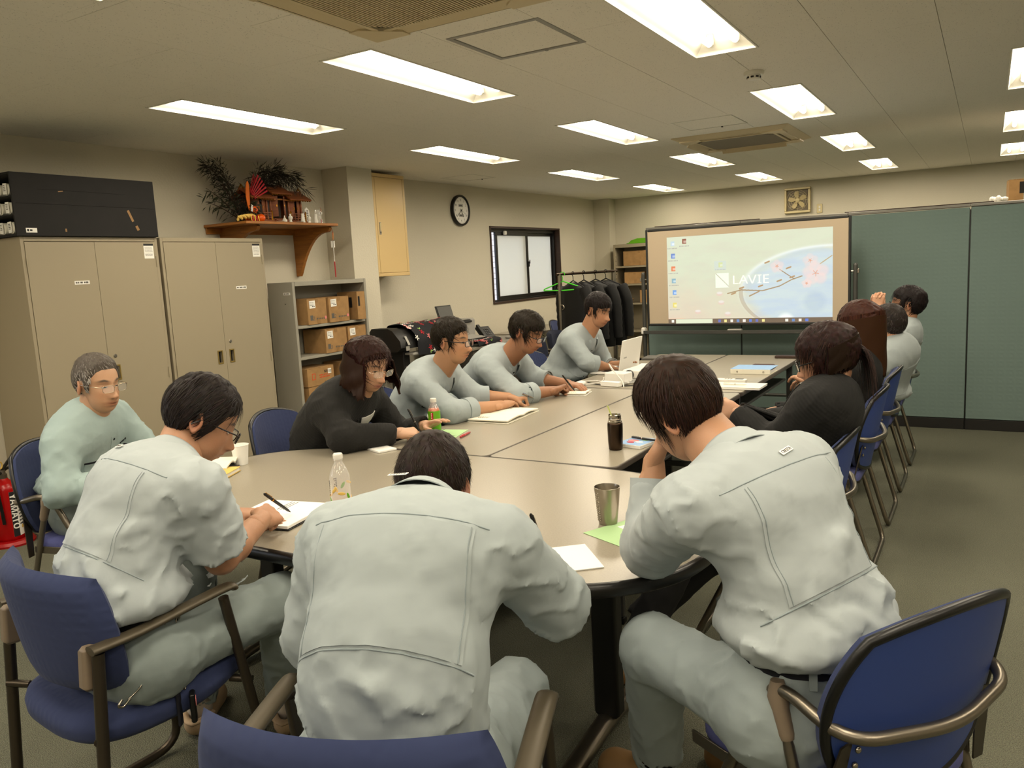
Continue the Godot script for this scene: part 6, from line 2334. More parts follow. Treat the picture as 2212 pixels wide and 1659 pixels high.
func wall_cupboard() -> void:
	var o := thing("wall_cupboard", "cream steel wall cupboard with tall door next to the pillar", "cupboard", Vector3(6.125, 1.935, -5.065))
	var W := 0.478
	var H := 0.956
	var mb := MB.new()
	mb.box(Vector3(W - 0.01, H - 0.01, 0.27), Vector3(0, 0, -0.012), 0.003)
	put("cupboard_body", mb, "cream_paint", o)
	mb = MB.new()
	for s in [-1, 1]:
		mb.box(Vector3(W, 0.034, 0.03), Vector3(0, s * (H / 2 - 0.017), 0.130), 0.005)
		mb.box(Vector3(0.034, H - 0.068, 0.03), Vector3(s * (W / 2 - 0.017), 0, 0.130), 0.005)
	put("frame", mb, "cream_paint", o)
	mb = MB.new()
	mb.box(Vector3(W - 0.07, H - 0.07, 0.02), Vector3(0, 0, 0.135), 0.004)
	put("door", mb, "cream_paint", o)
	mb = MB.new()
	mb.box(Vector3(0.026, 0.115, 0.006), Vector3(-W / 2 + 0.068, -0.03, 0.147), 0.002)
	var h := put("handle_plate", mb, "steel", o)
	mb = MB.new()
	mb.box(Vector3(0.013, 0.07, 0.006), Vector3(-W / 2 + 0.068, -0.015, 0.151), 0.002)
	put("lever", mb, "cream_plastic", h)
	mb = MB.new()
	mb.ball(Vector3(-W / 2 + 0.068, -0.068, 0.151), Vector3(0.006, 0.009, 0.003), 10, 6)
	put("keyhole", mb, "ink", h)
func black_box() -> void:
	var o := thing("black_storage_box", "long black card storage box with rolled papers on the left cabinet", "box", Vector3(2.985, 1.793, -4.95))
	var W := 0.905
	var H := 0.355
	var D := 0.475
	var t := 0.012
	var mb := MB.new()
	mb.box(Vector3(W, H, t), Vector3(0, H / 2, D / 2 - t / 2), 0.003)
	put("front_panel", mb, "black_card", o)
	mb = MB.new()
	mb.box(Vector3(W, H, t), Vector3(0, H / 2, -D / 2 + t / 2), 0.003)
	put("back_panel", mb, "black_card", o)
	for y in [t / 2, 0.118, 0.222, H - t / 2]:
		mb = MB.new()
		mb.box(Vector3(W - 0.002, t if y < 0.1 or y > 0.3 else 0.005, D - 2 * t), Vector3(0, y, 0), 0.001)
		put("tray_board", mb, "black_card", o)
	mb = MB.new()
	mb.box(Vector3(t, H - 0.02, D - 2 * t), Vector3(W / 2 - t / 2, H / 2, 0))
	put("end_panel", mb, "black_card", o)
	sticker(o, 0.062, 0.026, Vector3(-W / 2 + 0.085, 0.032, D / 2 + 0.0008))
	scribble(o, Vector3(-W / 2 + 0.085, 0.032, D / 2 + 0.0016), 0.05, 1, 0.01, 0.013, 44, "ink")
	mb = MB.new()
	mb.box(Vector3(0.016, 0.075, 0.0006), Vector3(0.265, 0.13, D / 2 + 0.0002), 0.0, Basis(Vector3.BACK, 0.40))
	mb.box(Vector3(0.018, 0.03, 0.0006), Vector3(0.305, 0.055, D / 2 + 0.0002), 0.0, Basis(Vector3.BACK, 0.45))
	mb.box(Vector3(0.030, 0.006, 0.0006), Vector3(-0.17, 0.26, D / 2 + 0.0002), 0.0, Basis(Vector3.BACK, 0.15))
	mb.box(Vector3(0.010, 0.018, 0.0006), Vector3(-0.165, 0.035, D / 2 + 0.0002))
	var sc := put("scuff", mb, "tape", o)
	sc.set_meta("kind", "stuff")
	mb = MB.new()
	mb.tube(pv([Vector3(-W / 2 + 0.02, 0.185, D / 2 + 0.0005), Vector3(W / 2 - 0.01, 0.180, D / 2 + 0.0005)]), 0.0014, 5)
	mb.tube(pv([Vector3(-W / 2 + 0.15, 0.268, D / 2 + 0.0005), Vector3(W / 2 - 0.2, 0.262, D / 2 + 0.0005)]), 0.0012, 5)
	var cr := put("crease", mb, "black_card", o)
	cr.set_meta("kind", "stuff")
	var k := 0
	for y in [0.014, 0.124, 0.228]:
		for z in [0.155, 0.065, -0.03, -0.12]:
			var roll := MB.new()
			var rr := 0.034
			roll.tube(pv([Vector3(-W / 2 + 0.02, y + rr + 0.001, z), Vector3(W / 2 - 0.05, y + rr + 0.001, z)]), rr, 14)
			var r := put("paper_roll", roll, "paper_page")
			r.position = o.position
			tag(r, "rolled drawing in the black box, %s slot, %s" % [["bottom", "middle", "top"][k / 4], ["nearest the front", "second from front", "third from front", "at the back"][k % 4]], "paper roll", "rolled drawings in the black box")
			var tg := MB.new()
			tg.box(Vector3(0.002, 0.062, 0.036), Vector3(-W / 2 + 0.012, y + rr + 0.004, z), 0.0, Basis(Vector3.RIGHT, 0.06 * (k % 3 - 1)))
			var tn := put("paper_tag", tg, "paper", r)
			scribble(tn, Vector3(-W / 2 + 0.0102, y + rr + 0.022, z), 0.022, 4, 0.009, 0.005, 90 + k, "ink_grey", Basis(Vector3.UP, -PI / 2), "tag_print")
			k += 1
func extinguisher() -> void:
	var o := thing("fire_extinguisher", "red fire extinguisher standing at the left edge beside the cabinet", "fire extinguisher", Vector3(2.405, 0, -4.985), 0.55)
	cup_lathe(o, "stand_ring", [Vector2(0.075, 0.0), Vector2(0.128, 0.0), Vector2(0.130, 0.012), Vector2(0.118, 0.028), Vector2(0.082, 0.030), Vector2(0.075, 0.02)], "red_plastic", 36)
	cup_lathe(o, "cylinder", [Vector2(0.0001, 0.015), Vector2(0.070, 0.015), Vector2(0.074, 0.02), Vector2(0.074, 0.33), Vector2(0.070, 0.352), Vector2(0.055, 0.372), Vector2(0.032, 0.385), Vector2(0.024, 0.40), Vector2(0.0001, 0.40)], "red_paint", 40)
	cup_lathe(o, "valve", [Vector2(0.026, 0.395), Vector2(0.026, 0.420), Vector2(0.020, 0.424), Vector2(0.018, 0.445), Vector2(0.0001, 0.445)], "steel_satin", 20)
	var mb := MB.new()
	mb.tube(smooth_path([Vector3(0.0, 0.440, 0.0), Vector3(0.06, 0.475, 0.0), Vector3(0.12, 0.505, 0.0)], 5), 0.008, 8, false, 1.5)
	put("lever", mb, "black_plastic", o)
	mb = MB.new()
	mb.tube(smooth_path([Vector3(-0.02, 0.430, 0.0), Vector3(0.06, 0.445, 0.0), Vector3(0.13, 0.435, 0.0)], 5), 0.008, 8, false, 1.5)
	put("grip", mb, "black_plastic", o)
	mb = MB.new()
	mb.tube(smooth_path([Vector3(-0.02, 0.43, 0), Vector3(-0.07, 0.445, 0.02), Vector3(-0.105, 0.41, 0.03), Vector3(-0.108, 0.33, 0.03), Vector3(-0.095, 0.22, 0.03), Vector3(-0.088, 0.14, 0.03)], 6), 0.0095, 10)
	put("hose", mb, "black_plastic", o)
	mb = MB.new()
	var ring := PackedVector3Array()
	for k in 16:
		var a := TAU * k / 16
		ring.append(Vector3(-0.005 + 0.018 * cos(a), 0.475 + 0.020 * sin(a), 0.0))
	mb.tube(ring, 0.004, 8, true)
	put("safety_pin", mb, "yellow_card", o)
	for band_ in [[0.05, 0.32, -0.75, 0.55, "paper", 0.0745], [0.05, 0.32, -0.75, -0.28, "ink", 0.0752]]:
		var p := PackedVector3Array()
		for j in 2:
			for i in 13:
				var a := lerpf(band_[2], band_[3], i / 12.0)
				p.append(Vector3(sin(a) * band_[5], lerpf(band_[0], band_[1], j), cos(a) * band_[5]))
		mb = MB.new()
		mb.shell(p, 13, 2, 0.0004)
		put("label", mb, band_[4], o)
	var a1 := -0.50
	words("maker_name", "YAMATO", 0.052, "paper", Transform3D(Basis(Vector3.UP, a1) * Basis(Vector3.BACK, -PI / 2), Vector3(sin(a1), 0, cos(a1)) * 0.0762 + Vector3(0, 0.20, 0)), o, 0.0006, true)
	scribble(o, Vector3(sin(0.12), 0, cos(0.12)) * 0.0752 + Vector3(0, 0.30, 0), 0.05, 10, 0.02, 0.008, 55, "ink", Basis(Vector3.UP, 0.12), "label_print")
	mb = MB.new()
	mb.ball(Vector3(sin(0.3), 0, cos(0.3)) * 0.0745 + Vector3(0, 0.115, 0), Vector3(0.012, 0.012, 0.0015), 12, 6, Basis(Vector3.UP, 0.3))
	put("label_roundel", mb, "lanyard", o)
	mb = MB.new()
	mb.ball(Vector3(sin(0.12), 0, cos(0.12)) * 0.0745 + Vector3(0, 0.10, 0), Vector3(0.012, 0.012, 0.0015), 12, 6, Basis(Vector3.UP, 0.12))
	put("label_roundel", mb, "yellow_card", o)
	var s := thing("safety_sign", "red and white sign standing behind the fire extinguisher at the left edge", "sign", Vector3(2.28, 0, -5.06), 0.3)
	mb = MB.new()
	mb.box(Vector3(0.16, 0.34, 0.006), Vector3(0, 0.17, 0), 0.001)
	put("board", mb, "red_paint", s)
	words("sign_character", "消", 0.075, "paper", Transform3D(Basis.IDENTITY, Vector3(0.03, 0.25, 0.004)), s, 0.0008, true)
	words("sign_character", "火", 0.075, "paper", Transform3D(Basis.IDENTITY, Vector3(0.03, 0.16, 0.004)), s, 0.0008, true)
	words("sign_character", "器", 0.075, "paper", Transform3D(Basis.IDENTITY, Vector3(0.03, 0.07, 0.004)), s, 0.0008, true)
func shrine_shelf() -> void:
	var Y := 1.922
	var o := thing("wall_shelf", "light wooden wall shelf on curved brackets carrying the household shrine", "shelf", Vector3(4.70, Y, -4.98))
	var mb := MB.new()
	mb.box(Vector3(0.985, 0.022, 0.48), Vector3(0, -0.011, 0), 0.004)
	put("board", mb, "wood_shelf", o)
	for x in [-0.33, 0.45]:
		var poly := PackedVector2Array([Vector2(-0.24, -0.022), Vector2(0.175, -0.022), Vector2(0.188, -0.035), Vector2(0.178, -0.058)])
		for k in 12:
			var t := k / 11.0
			poly.append(Vector2(lerpf(0.165, -0.185, pow(t, 0.72)), lerpf(-0.066, -0.40, pow(t, 1.7))))
		poly.append(Vector2(-0.20, -0.425))
		poly.append(Vector2(-0.235, -0.425))
		mb = MB.new()
		mb.prism(poly, 0.032, Transform3D(Basis(Vector3(0, 0, 1), Vector3(0, 1, 0), Vector3(-1, 0, 0)), Vector3(x + 0.016, 0, 0)), 0.85)
		put("bracket", mb, "wood_shelf", o)
	mb = MB.new()
	mb.box(Vector3(0.96, 0.05, 0.016), Vector3(0, -0.045, -0.228), 0.002)
	put("wall_rail", mb, "wood_shelf", o)
	shrine(Vector3(4.71, Y, -4.985))
	greenery(Vector3(4.40, Y, -5.05))
	var vs := [[4.682, "small white gourd-shaped flask", 0], [4.745, "white waisted sake bottle", 1], [4.882, "white tapered vase left of the plastic wrap", 2], [4.952, "white waisted sake bottle at the right, smaller", 1], [5.028, "white tapered vase at the right end", 2]]
	for v in vs:
		var pr: Array
		if v[2] == 0:
			pr = [Vector2(0.0001, 0), Vector2(0.014, 0), Vector2(0.020, 0.012), Vector2(0.019, 0.022), Vector2(0.010, 0.034), Vector2(0.004, 0.046), Vector2(0.003, 0.056), Vector2(0.0001, 0.057)]
		elif v[2] == 1:
			pr = [Vector2(0.0001, 0), Vector2(0.015, 0), Vector2(0.013, 0.010), Vector2(0.010, 0.020), Vector2(0.016, 0.032), Vector2(0.0185, 0.042), Vector2(0.015, 0.052), Vector2(0.008, 0.058), Vector2(0.008, 0.066), Vector2(0.0105, 0.071), Vector2(0.0001, 0.071)]
		else:
			pr = [Vector2(0.0001, 0), Vector2(0.019, 0), Vector2(0.020, 0.005), Vector2(0.015, 0.04), Vector2(0.011, 0.072), Vector2(0.012, 0.080), Vector2(0.009, 0.080), Vector2(0.008, 0.06), Vector2(0.0001, 0.05)]
		var p := PackedVector2Array()
		for e in pr:
			p.append(e)
		mb = MB.new()
		mb.lathe(p, 20)
		var n := put("vase", mb, "porcelain")
		n.position = Vector3(v[0], Y, -4.835)
		tag(n, v[1] + " on the shrine shelf", "vase", "white vessels before the shrine")
	for x in [4.60, 4.81]:
		mb = MB.new()
		mb.lathe(PackedVector2Array([Vector2(0.0001, 0), Vector2(0.018, 0), Vector2(0.030, 0.008), Vector2(0.029, 0.009), Vector2(0.017, 0.003), Vector2(0.0001, 0.003)]), 20)
		var n := put("dish", mb, "porcelain")
		n.position = Vector3(x, Y, -4.80)
		tag(n, "shallow white dish on the shrine shelf, %s" % ["left of the gourd flask" if x < 4.7 else "between the vases"], "dish", "white vessels before the shrine")
	for k in 3:
		var n := thing("orange", ["glossy orange on top of the pair at the shrine's left", "glossy orange at the front of the shrine shelf, lower right of three", "glossy orange at the shelf's back left, lower left of three"][k], "fruit", [Vector3(4.395, Y + 0.062, -4.86), Vector3(4.425, Y, -4.82), Vector3(4.360, Y, -4.87)][k], 0.0, "oranges by the shrine")
		mb = MB.new()
		mb.ball(Vector3(0, 0.030, 0), Vector3(0.034, 0.030, 0.034), 20, 12)
		put("peel", mb, "orange_fruit", n)
		mb = MB.new()
		mb.ball(Vector3(0, 0.0595, 0), Vector3(0.005, 0.002, 0.005), 8, 5)
		put("stem_end", mb, "leaf", n)
	o = thing("straw_wreath", "twisted straw rope with gold and red trim at the shelf's left end", "wreath", Vector3(4.31, Y, -4.84), 0.3)
	mb = MB.new()
	for s in 2:
		var path := PackedVector3Array()
		for k in 60:
			var t := k / 59.0
			var a := t * 26.0 + s * PI
			path.append(Vector3(-0.13 + 0.24 * t, 0.020 + 0.018 * sin(t * PI) + 0.010 * cos(a), 0.010 * sin(a) + 0.04 * sin(t * PI)))
		mb.tube(path, 0.010, 8)
	put("rope", mb, "yellow_card", o)
	for k in 5:
		mb = MB.new()
		mb.box(Vector3(0.012, 0.045, 0.003), Vector3(-0.07 + 0.026 * k, 0.018, 0.075), 0.0, Basis(Vector3.BACK, 0.3))
		put("paper_strip", mb, "fan_red" if k % 2 else "gold", o)
	o = thing("folding_fan", "red paper fan with gold writing and orange guard above the shrine", "fan", Vector3(4.36, 2.10, -4.86), 0.25)
	var n := 12
	for k in n:
		var a0 := lerpf(0.40, 1.05, float(k) / n)
		var a1 := lerpf(0.40, 1.05, float(k + 1) / n)
		mb = MB.new()
		var zz := 0.004 if k % 2 else 0.0
		mb.prism(PackedVector2Array([Vector2(cos(a0), sin(a0)) * 0.10, Vector2(cos(a0), sin(a0)) * 0.27, Vector2(cos(a1), sin(a1)) * 0.27, Vector2(cos(a1), sin(a1)) * 0.10]), 0.002, Transform3D(Basis(Vector3.UP, 0.12 if k % 2 else -0.12), Vector3(-0.03, -0.04, zz)))
		put("fan_fold", mb, "fan_red", o)
	words("fan_writing", "寿", 0.07, "ink", Transform3D(Basis(Vector3.BACK, 0.4), Vector3(0.09, 0.075, 0.010)), o, 0.0008)
	mb = MB.new()
	mb.tube(smooth_path([Vector3(-0.02, -0.09, 0.01), Vector3(-0.03, 0.0, 0.012), Vector3(-0.022, 0.08, 0.012), Vector3(-0.012, 0.125, 0.01)], 4), PackedFloat32Array([0.006, 0.012, 0.017, 0.020, 0.022, 0.023, 0.024, 0.023, 0.022, 0.020, 0.016, 0.012, 0.006]), 10, false, 0.35, Vector3(1, 0, 0))
	put("guard_stick", mb, "fan_orange", o)
	mb = MB.new()
	mb.box(Vector3(0.022, 0.05, 0.003), Vector3(-0.004, -0.075, 0.022), 0.0, Basis(Vector3.BACK, -0.3))
	put("paper_slip", mb, "paper", o)
	for k in 3:
		o = thing("paper_charm", ["white paper charm nearest the shrine with brush writing", "patterned paper charm between two white ones", "white paper charm at the right with dark writing"][k], "charm", Vector3(4.965 + 0.045 * k, Y, -4.98 + 0.02 * k), 0.15, "paper charms beside the shrine")
		mb = MB.new()
		mb.prism(PackedVector2Array([Vector2(-0.025, 0), Vector2(0.025, 0), Vector2(0.030, 0.125), Vector2(0.0, 0.145), Vector2(-0.030, 0.125)]), 0.004, Transform3D(Basis(Vector3.RIGHT, -0.12), Vector3.ZERO))
		put("slip", mb, "paper" if k != 1 else "paper_page", o)
		scribble(o, Vector3(0, 0.115, -0.008), 0.03, 6, 0.018, 0.010, 120 + k, "ink" if k != 1 else "wood_shrine", Basis(Vector3.RIGHT, -0.12), "brush_writing")
	var p2 := PackedVector3Array()
	for j in 5:
		for i in 5:
			p2.append(Vector3(-0.04 + 0.02 * i + 0.008 * sin(j * 2.0), 0.03 * j, 0.012 * sin(i * 2.1 + j)))
	mb = MB.new()
	mb.shell(p2, 5, 5, 0.001)
	var w := put("clear_wrap", mb, "pet")
	w.position = Vector3(5.09, Y, -4.86)
	tag(w, "crumpled clear wrapping standing at the shelf's right end", "wrapping")
	arrow("slim red-tipped charm arrow standing in clear wrap on the shelf", Vector3(5.135, Y, -4.875), 0.13)
	arrow("long white and red charm arrow hanging below the shelf bracket", Vector3(5.175, 1.475, -4.80), 0.385)
func arrow(label: String, at: Vector3, L: float) -> void:
	var o := thing("charm_arrow", label, "arrow", at)
	var mb := MB.new()
	mb.tube(pv([Vector3(0, L * 0.33, 0), Vector3(0, L * 0.78, 0)]), 0.003, 8)
	put("shaft", mb, "paper", o)
	mb = MB.new()
	mb.tube(pv([Vector3(0, 0, 0), Vector3(0, L * 0.34, 0)]), 0.0042, 8)
	put("red_shaft", mb, "fan_red", o)
	mb = MB.new()
	for k in 3:
		var a := TAU * k / 3
		mb.box(Vector3(0.018, L * 0.14, 0.0012), Vector3(cos(a) * 0.010, L * 0.72, sin(a) * 0.010), 0.0, Basis(Vector3.UP, -a))
	put("fletching", mb, "paper", o)
	mb = MB.new()
	mb.prism(PackedVector2Array([Vector2(-0.02, L * 0.80), Vector2(0.025, L * 0.84), Vector2(0.022, L * 0.99), Vector2(-0.012, L * 0.95)]), 0.004, Transform3D(Basis(Vector3.UP, 0.5), Vector3.ZERO))
	put("wooden_tablet", mb, "wood_shelf", o)
	mb = MB.new()
	mb.tube(smooth_path([Vector3(0, L * 0.93, 0.004), Vector3(0.006, L * 1.0, 0), Vector3(-0.004, L * 1.07, 0)], 4), 0.0014, 6)
	put("cord", mb, "fan_red", o)
func shrine(at: Vector3) -> void:
	var o := thing("household_shrine", "wooden household shrine with three doorways and stepped roofs", "shrine", at)
	var mb := MB.new()
	mb.box(Vector3(0.56, 0.022, 0.20), Vector3(0, 0.011, 0), 0.002)
	put("base", mb, "wood_shrine", o)
	mb = MB.new()
	mb.box(Vector3(0.54, 0.014, 0.17), Vector3(0, 0.030, -0.005), 0.002)
	put("floor_step", mb, "wood_shrine", o)
	mb = MB.new()
	mb.box(Vector3(0.53, 0.19, 0.012), Vector3(0, 0.13, -0.075), 0.001)
	put("back_wall", mb, "wood_shrine", o)
	for x in [-0.255, -0.115, -0.075, 0.075, 0.115, 0.255]:
		mb = MB.new()
		mb.box(Vector3(0.014, 0.185, 0.014), Vector3(x, 0.128, 0.055), 0.002)
		put("post", mb, "wood_shrine", o)
		mb = MB.new()
		mb.box(Vector3(0.016, 0.014, 0.016), Vector3(x, 0.046, 0.055), 0.002)
		mb.box(Vector3(0.016, 0.010, 0.016), Vector3(x, 0.196, 0.055), 0.002)
		put("gold_fitting", mb, "gold", o)
	for x in [-0.262, 0.262]:
		mb = MB.new()
		mb.box(Vector3(0.008, 0.18, 0.13), Vector3(x, 0.127, -0.01), 0.001)
		put("side_wall", mb, "wood_shrine", o)
	for q in [[-0.185, 0.12, 0.15], [0.0, 0.135, 0.18], [0.185, 0.12, 0.15]]:
		mb = MB.new()
		mb.box(Vector3(q[1], q[2], 0.006), Vector3(q[0], 0.04 + q[2] / 2, 0.012))
		put("doorway", mb, "wood_frame", o)
		for s in [-1, 1]:
			mb = MB.new()
			var bs := Basis(Vector3.UP, s * (0.9 if q[0] == 0.0 else 0.35))
			mb.box(Vector3(q[1] * 0.42, q[2] - 0.02, 0.005), Vector3(q[0] + s * q[1] * 0.5, 0.045 + q[2] / 2, 0.05) + bs * Vector3(-s * q[1] * 0.21, 0, 0), 0.001, bs)
			var dr := put("door_leaf", mb, "wood_shrine", o)
			mb = MB.new()
			mb.box(Vector3(0.006, 0.02, 0.004), Vector3(q[0] + s * q[1] * 0.5, 0.05 + q[2] / 2, 0.05) + bs * Vector3(-s * q[1] * 0.36, 0, 0.004), 0.001, bs)
			put("gold_latch", mb, "gold", dr)
		mb = MB.new()
		mb.box(Vector3(q[1] + 0.02, 0.014, 0.02), Vector3(q[0], 0.05 + q[2], 0.052), 0.002)
		put("lintel", mb, "wood_shrine", o)
	for s in [-1, 1]:
		for y in [0.045, 0.062, 0.080]:
			mb = MB.new()
			mb.box(Vector3(0.15, 0.006, 0.006), Vector3(s * 0.18, y, 0.092), 0.001)
			put("fence_rail", mb, "wood_shrine", o)
		for k in 5:
			mb = MB.new()
			mb.box(Vector3(0.007, 0.065, 0.007), Vector3(s * 0.18 - 0.066 + 0.033 * k, 0.056, 0.092), 0.001)
			put("fence_post", mb, "wood_shrine", o)
		for x in [0.10, 0.265]:
			mb = MB.new()
			mb.lathe(PackedVector2Array([Vector2(0.006, 0.02), Vector2(0.006, 0.085), Vector2(0.008, 0.09), Vector2(0.004, 0.098), Vector2(0.0001, 0.104)]), 10, Transform3D(Basis.IDENTITY, Vector3(s * x, 0, 0.092)))
			put("gold_finial", mb, "gold", o)
	for k in 4:
		mb = MB.new()
		mb.box(Vector3(0.13, 0.010, 0.022), Vector3(0, 0.008 + 0.009 * k, 0.125 - 0.018 * k), 0.001)
		put("stair", mb, "wood_shrine", o)
	for q in [[-0.20, 0.24, 0.215, 0.055], [0.20, 0.24, 0.215, 0.055], [0.0, 0.22, 0.255, 0.062]]:
		for s in [-1, 1]:
			mb = MB.new()
			var bs := Basis(Vector3.RIGHT, s * 0.52)
			mb.box(Vector3(q[1], 0.012, 0.145), Vector3(q[0], q[2] + 0.012, s * 0.062 - 0.005), 0.002, bs)
			put("roof_slope", mb, "wood_shrine", o)
		mb = MB.new()
		mb.box(Vector3(q[1] + 0.01, 0.016, 0.02), Vector3(q[0], q[2] + 0.050, -0.005), 0.003)
		put("ridge", mb, "wood_shrine", o)
		for e in [-1, 1]:
			mb = MB.new()
			for s in [-1, 1]:
				mb.box(Vector3(0.006, 0.012, 0.05), Vector3(q[0] + e * q[1] * 0.42, q[2] + 0.066, s * 0.012 - 0.005), 0.001, Basis(Vector3.RIGHT, s * 0.9))
			put("gable_cross", mb, "gold", o)
		mb = MB.new()
		for k in 9:
			mb.box(Vector3(0.007, 0.008, 0.04), Vector3(q[0] - q[1] * 0.44 + q[1] * 0.11 * k, q[2] - 0.024, 0.10), 0.001, Basis(Vector3.RIGHT, 0.5))
		var rf := put("rafter_ends", mb, "gold", o)
		rf.set_meta("kind", "stuff")
	mb = MB.new()
	mb.tube(smooth_path([Vector3(-0.27, 0.20, 0.075), Vector3(-0.14, 0.185, 0.08), Vector3(0, 0.19, 0.082), Vector3(0.14, 0.185, 0.08), Vector3(0.27, 0.20, 0.075)], 6), 0.006, 8)
	put("straw_rope", mb, "wood_shelf", o)
func greenery(at: Vector3) -> void:
	var o := thing("dried_branches", "dried pine and bamboo branches spreading up the wall around the shrine", "branches", at)
	var r := RandomNumberGenerator.new()
	r.seed = 21
	var sprays := [
		[Vector3(-0.02, 0.02, 0.06), Vector3(-0.28, 0.43, 0.02), 0.10, 240, 0.075, 0],
		[Vector3(-0.02, 0.02, 0.06), Vector3(-0.20, 0.45, 0.05), 0.08, 240, 0.070, 0],
		[Vector3(0.0, 0.03, 0.05), Vector3(-0.12, 0.33, 0.02), 0.08, 90, 0.06, 0],
		[Vector3(-0.03, 0.02, 0.07), Vector3(-0.32, 0.25, 0.06), 0.03, 40, 0.075, 1],
		[Vector3(-0.03, 0.02, 0.07), Vector3(-0.34, 0.15, 0.07), 0.02, 36, 0.075, 1],
		[Vector3(-0.02, 0.02, 0.07), Vector3(-0.20, 0.30, 0.08), 0.03, 40, 0.07, 1],
		[Vector3(-0.02, 0.02, 0.07), Vector3(-0.13, 0.18, 0.10), 0.03, 44, 0.06, 1],
		[Vector3(0.02, 0.03, 0.06), Vector3(0.18, 0.42, 0.10), 0.05, 200, 0.09, 0],
		[Vector3(0.02, 0.03, 0.06), Vector3(0.34, 0.44, 0.12), 0.12, 300, 0.10, 0],
		[Vector3(0.02, 0.03, 0.06), Vector3(0.52, 0.37, 0.14), 0.20, 320, 0.10, 0],
		[Vector3(0.02, 0.03, 0.06), Vector3(0.60, 0.27, 0.15), 0.24, 220, 0.10, 0],
		[Vector3(0.0, 0.02, 0.06), Vector3(0.08, 0.30, 0.06), 0.02, 150, 0.08, 0],
		[Vector3(-0.06, 0.01, 0.10), Vector3(0.02, 0.12, 0.16), 0.03, 130, 0.06, 1],
		[Vector3(-0.10, 0.01, 0.10), Vector3(-0.06, 0.13, 0.14), 0.03, 120, 0.06, 0],
		[Vector3(-0.08, 0.01, 0.13), Vector3(-0.02, 0.09, 0.20), 0.03, 90, 0.05, 1]]
	var leaves := [MB.new(), MB.new()]
	for s in sprays:
		var a: Vector3 = s[0]
		var b: Vector3 = s[1]
		var path := PackedVector3Array()
		for k in 9:
			var t := k / 8.0
			path.append(a.lerp(b, t) + Vector3(0, s[2] * sin(t * PI) * 0.8 - 0.0 * t, 0))
		var mb := MB.new()
		mb.tube(path, PackedFloat32Array([0.005, 0.0045, 0.004, 0.004, 0.0035, 0.003, 0.003, 0.002, 0.0015]), 6)
		put("stem", mb, "wood_frame", o)
		for k in s[3]:
			var t := r.randf_range(0.25, 1.02)
			var i := mini(int(t * 8.0), 7)
			var p := path[i].lerp(path[i + 1], clampf(t * 8.0 - i, 0, 1))
			var ax := (path[i + 1] - path[i]).normalized()
			var side := Vector3(r.randfn(), r.randfn(), r.randfn() * 0.7).normalized()
			p += side * r.randf() * (0.035 if s[5] == 0 else 0.05)
			var d := (ax * 0.7 + side * 0.8 + Vector3(0, -0.25, 0)).normalized()
			var L: float = s[4] * r.randf_range(0.5, 1.1)
			var w := (0.0022 if s[5] == 0 else 0.0062) * r.randf_range(0.7, 1.2)
			var sd := d.cross(Vector3(r.randfn(), r.randfn(), r.randfn())).normalized()
			var q := p + d * L * 0.5 + Vector3(0, -0.004, 0)
			var e := p + d * L + Vector3(0, -0.016, 0)
			p.z = maxf(p.z, -0.14)
			q.z = maxf(q.z, -0.145)
			e.z = maxf(e.z, -0.145)
			leaves[s[5]].quad(p, q - sd * w, e, q + sd * w)
	for k in 2:
		var l := put("leaves", leaves[k], "leaf_dry" if k == 0 else "leaf", o)
		l.set_meta("kind", "stuff")
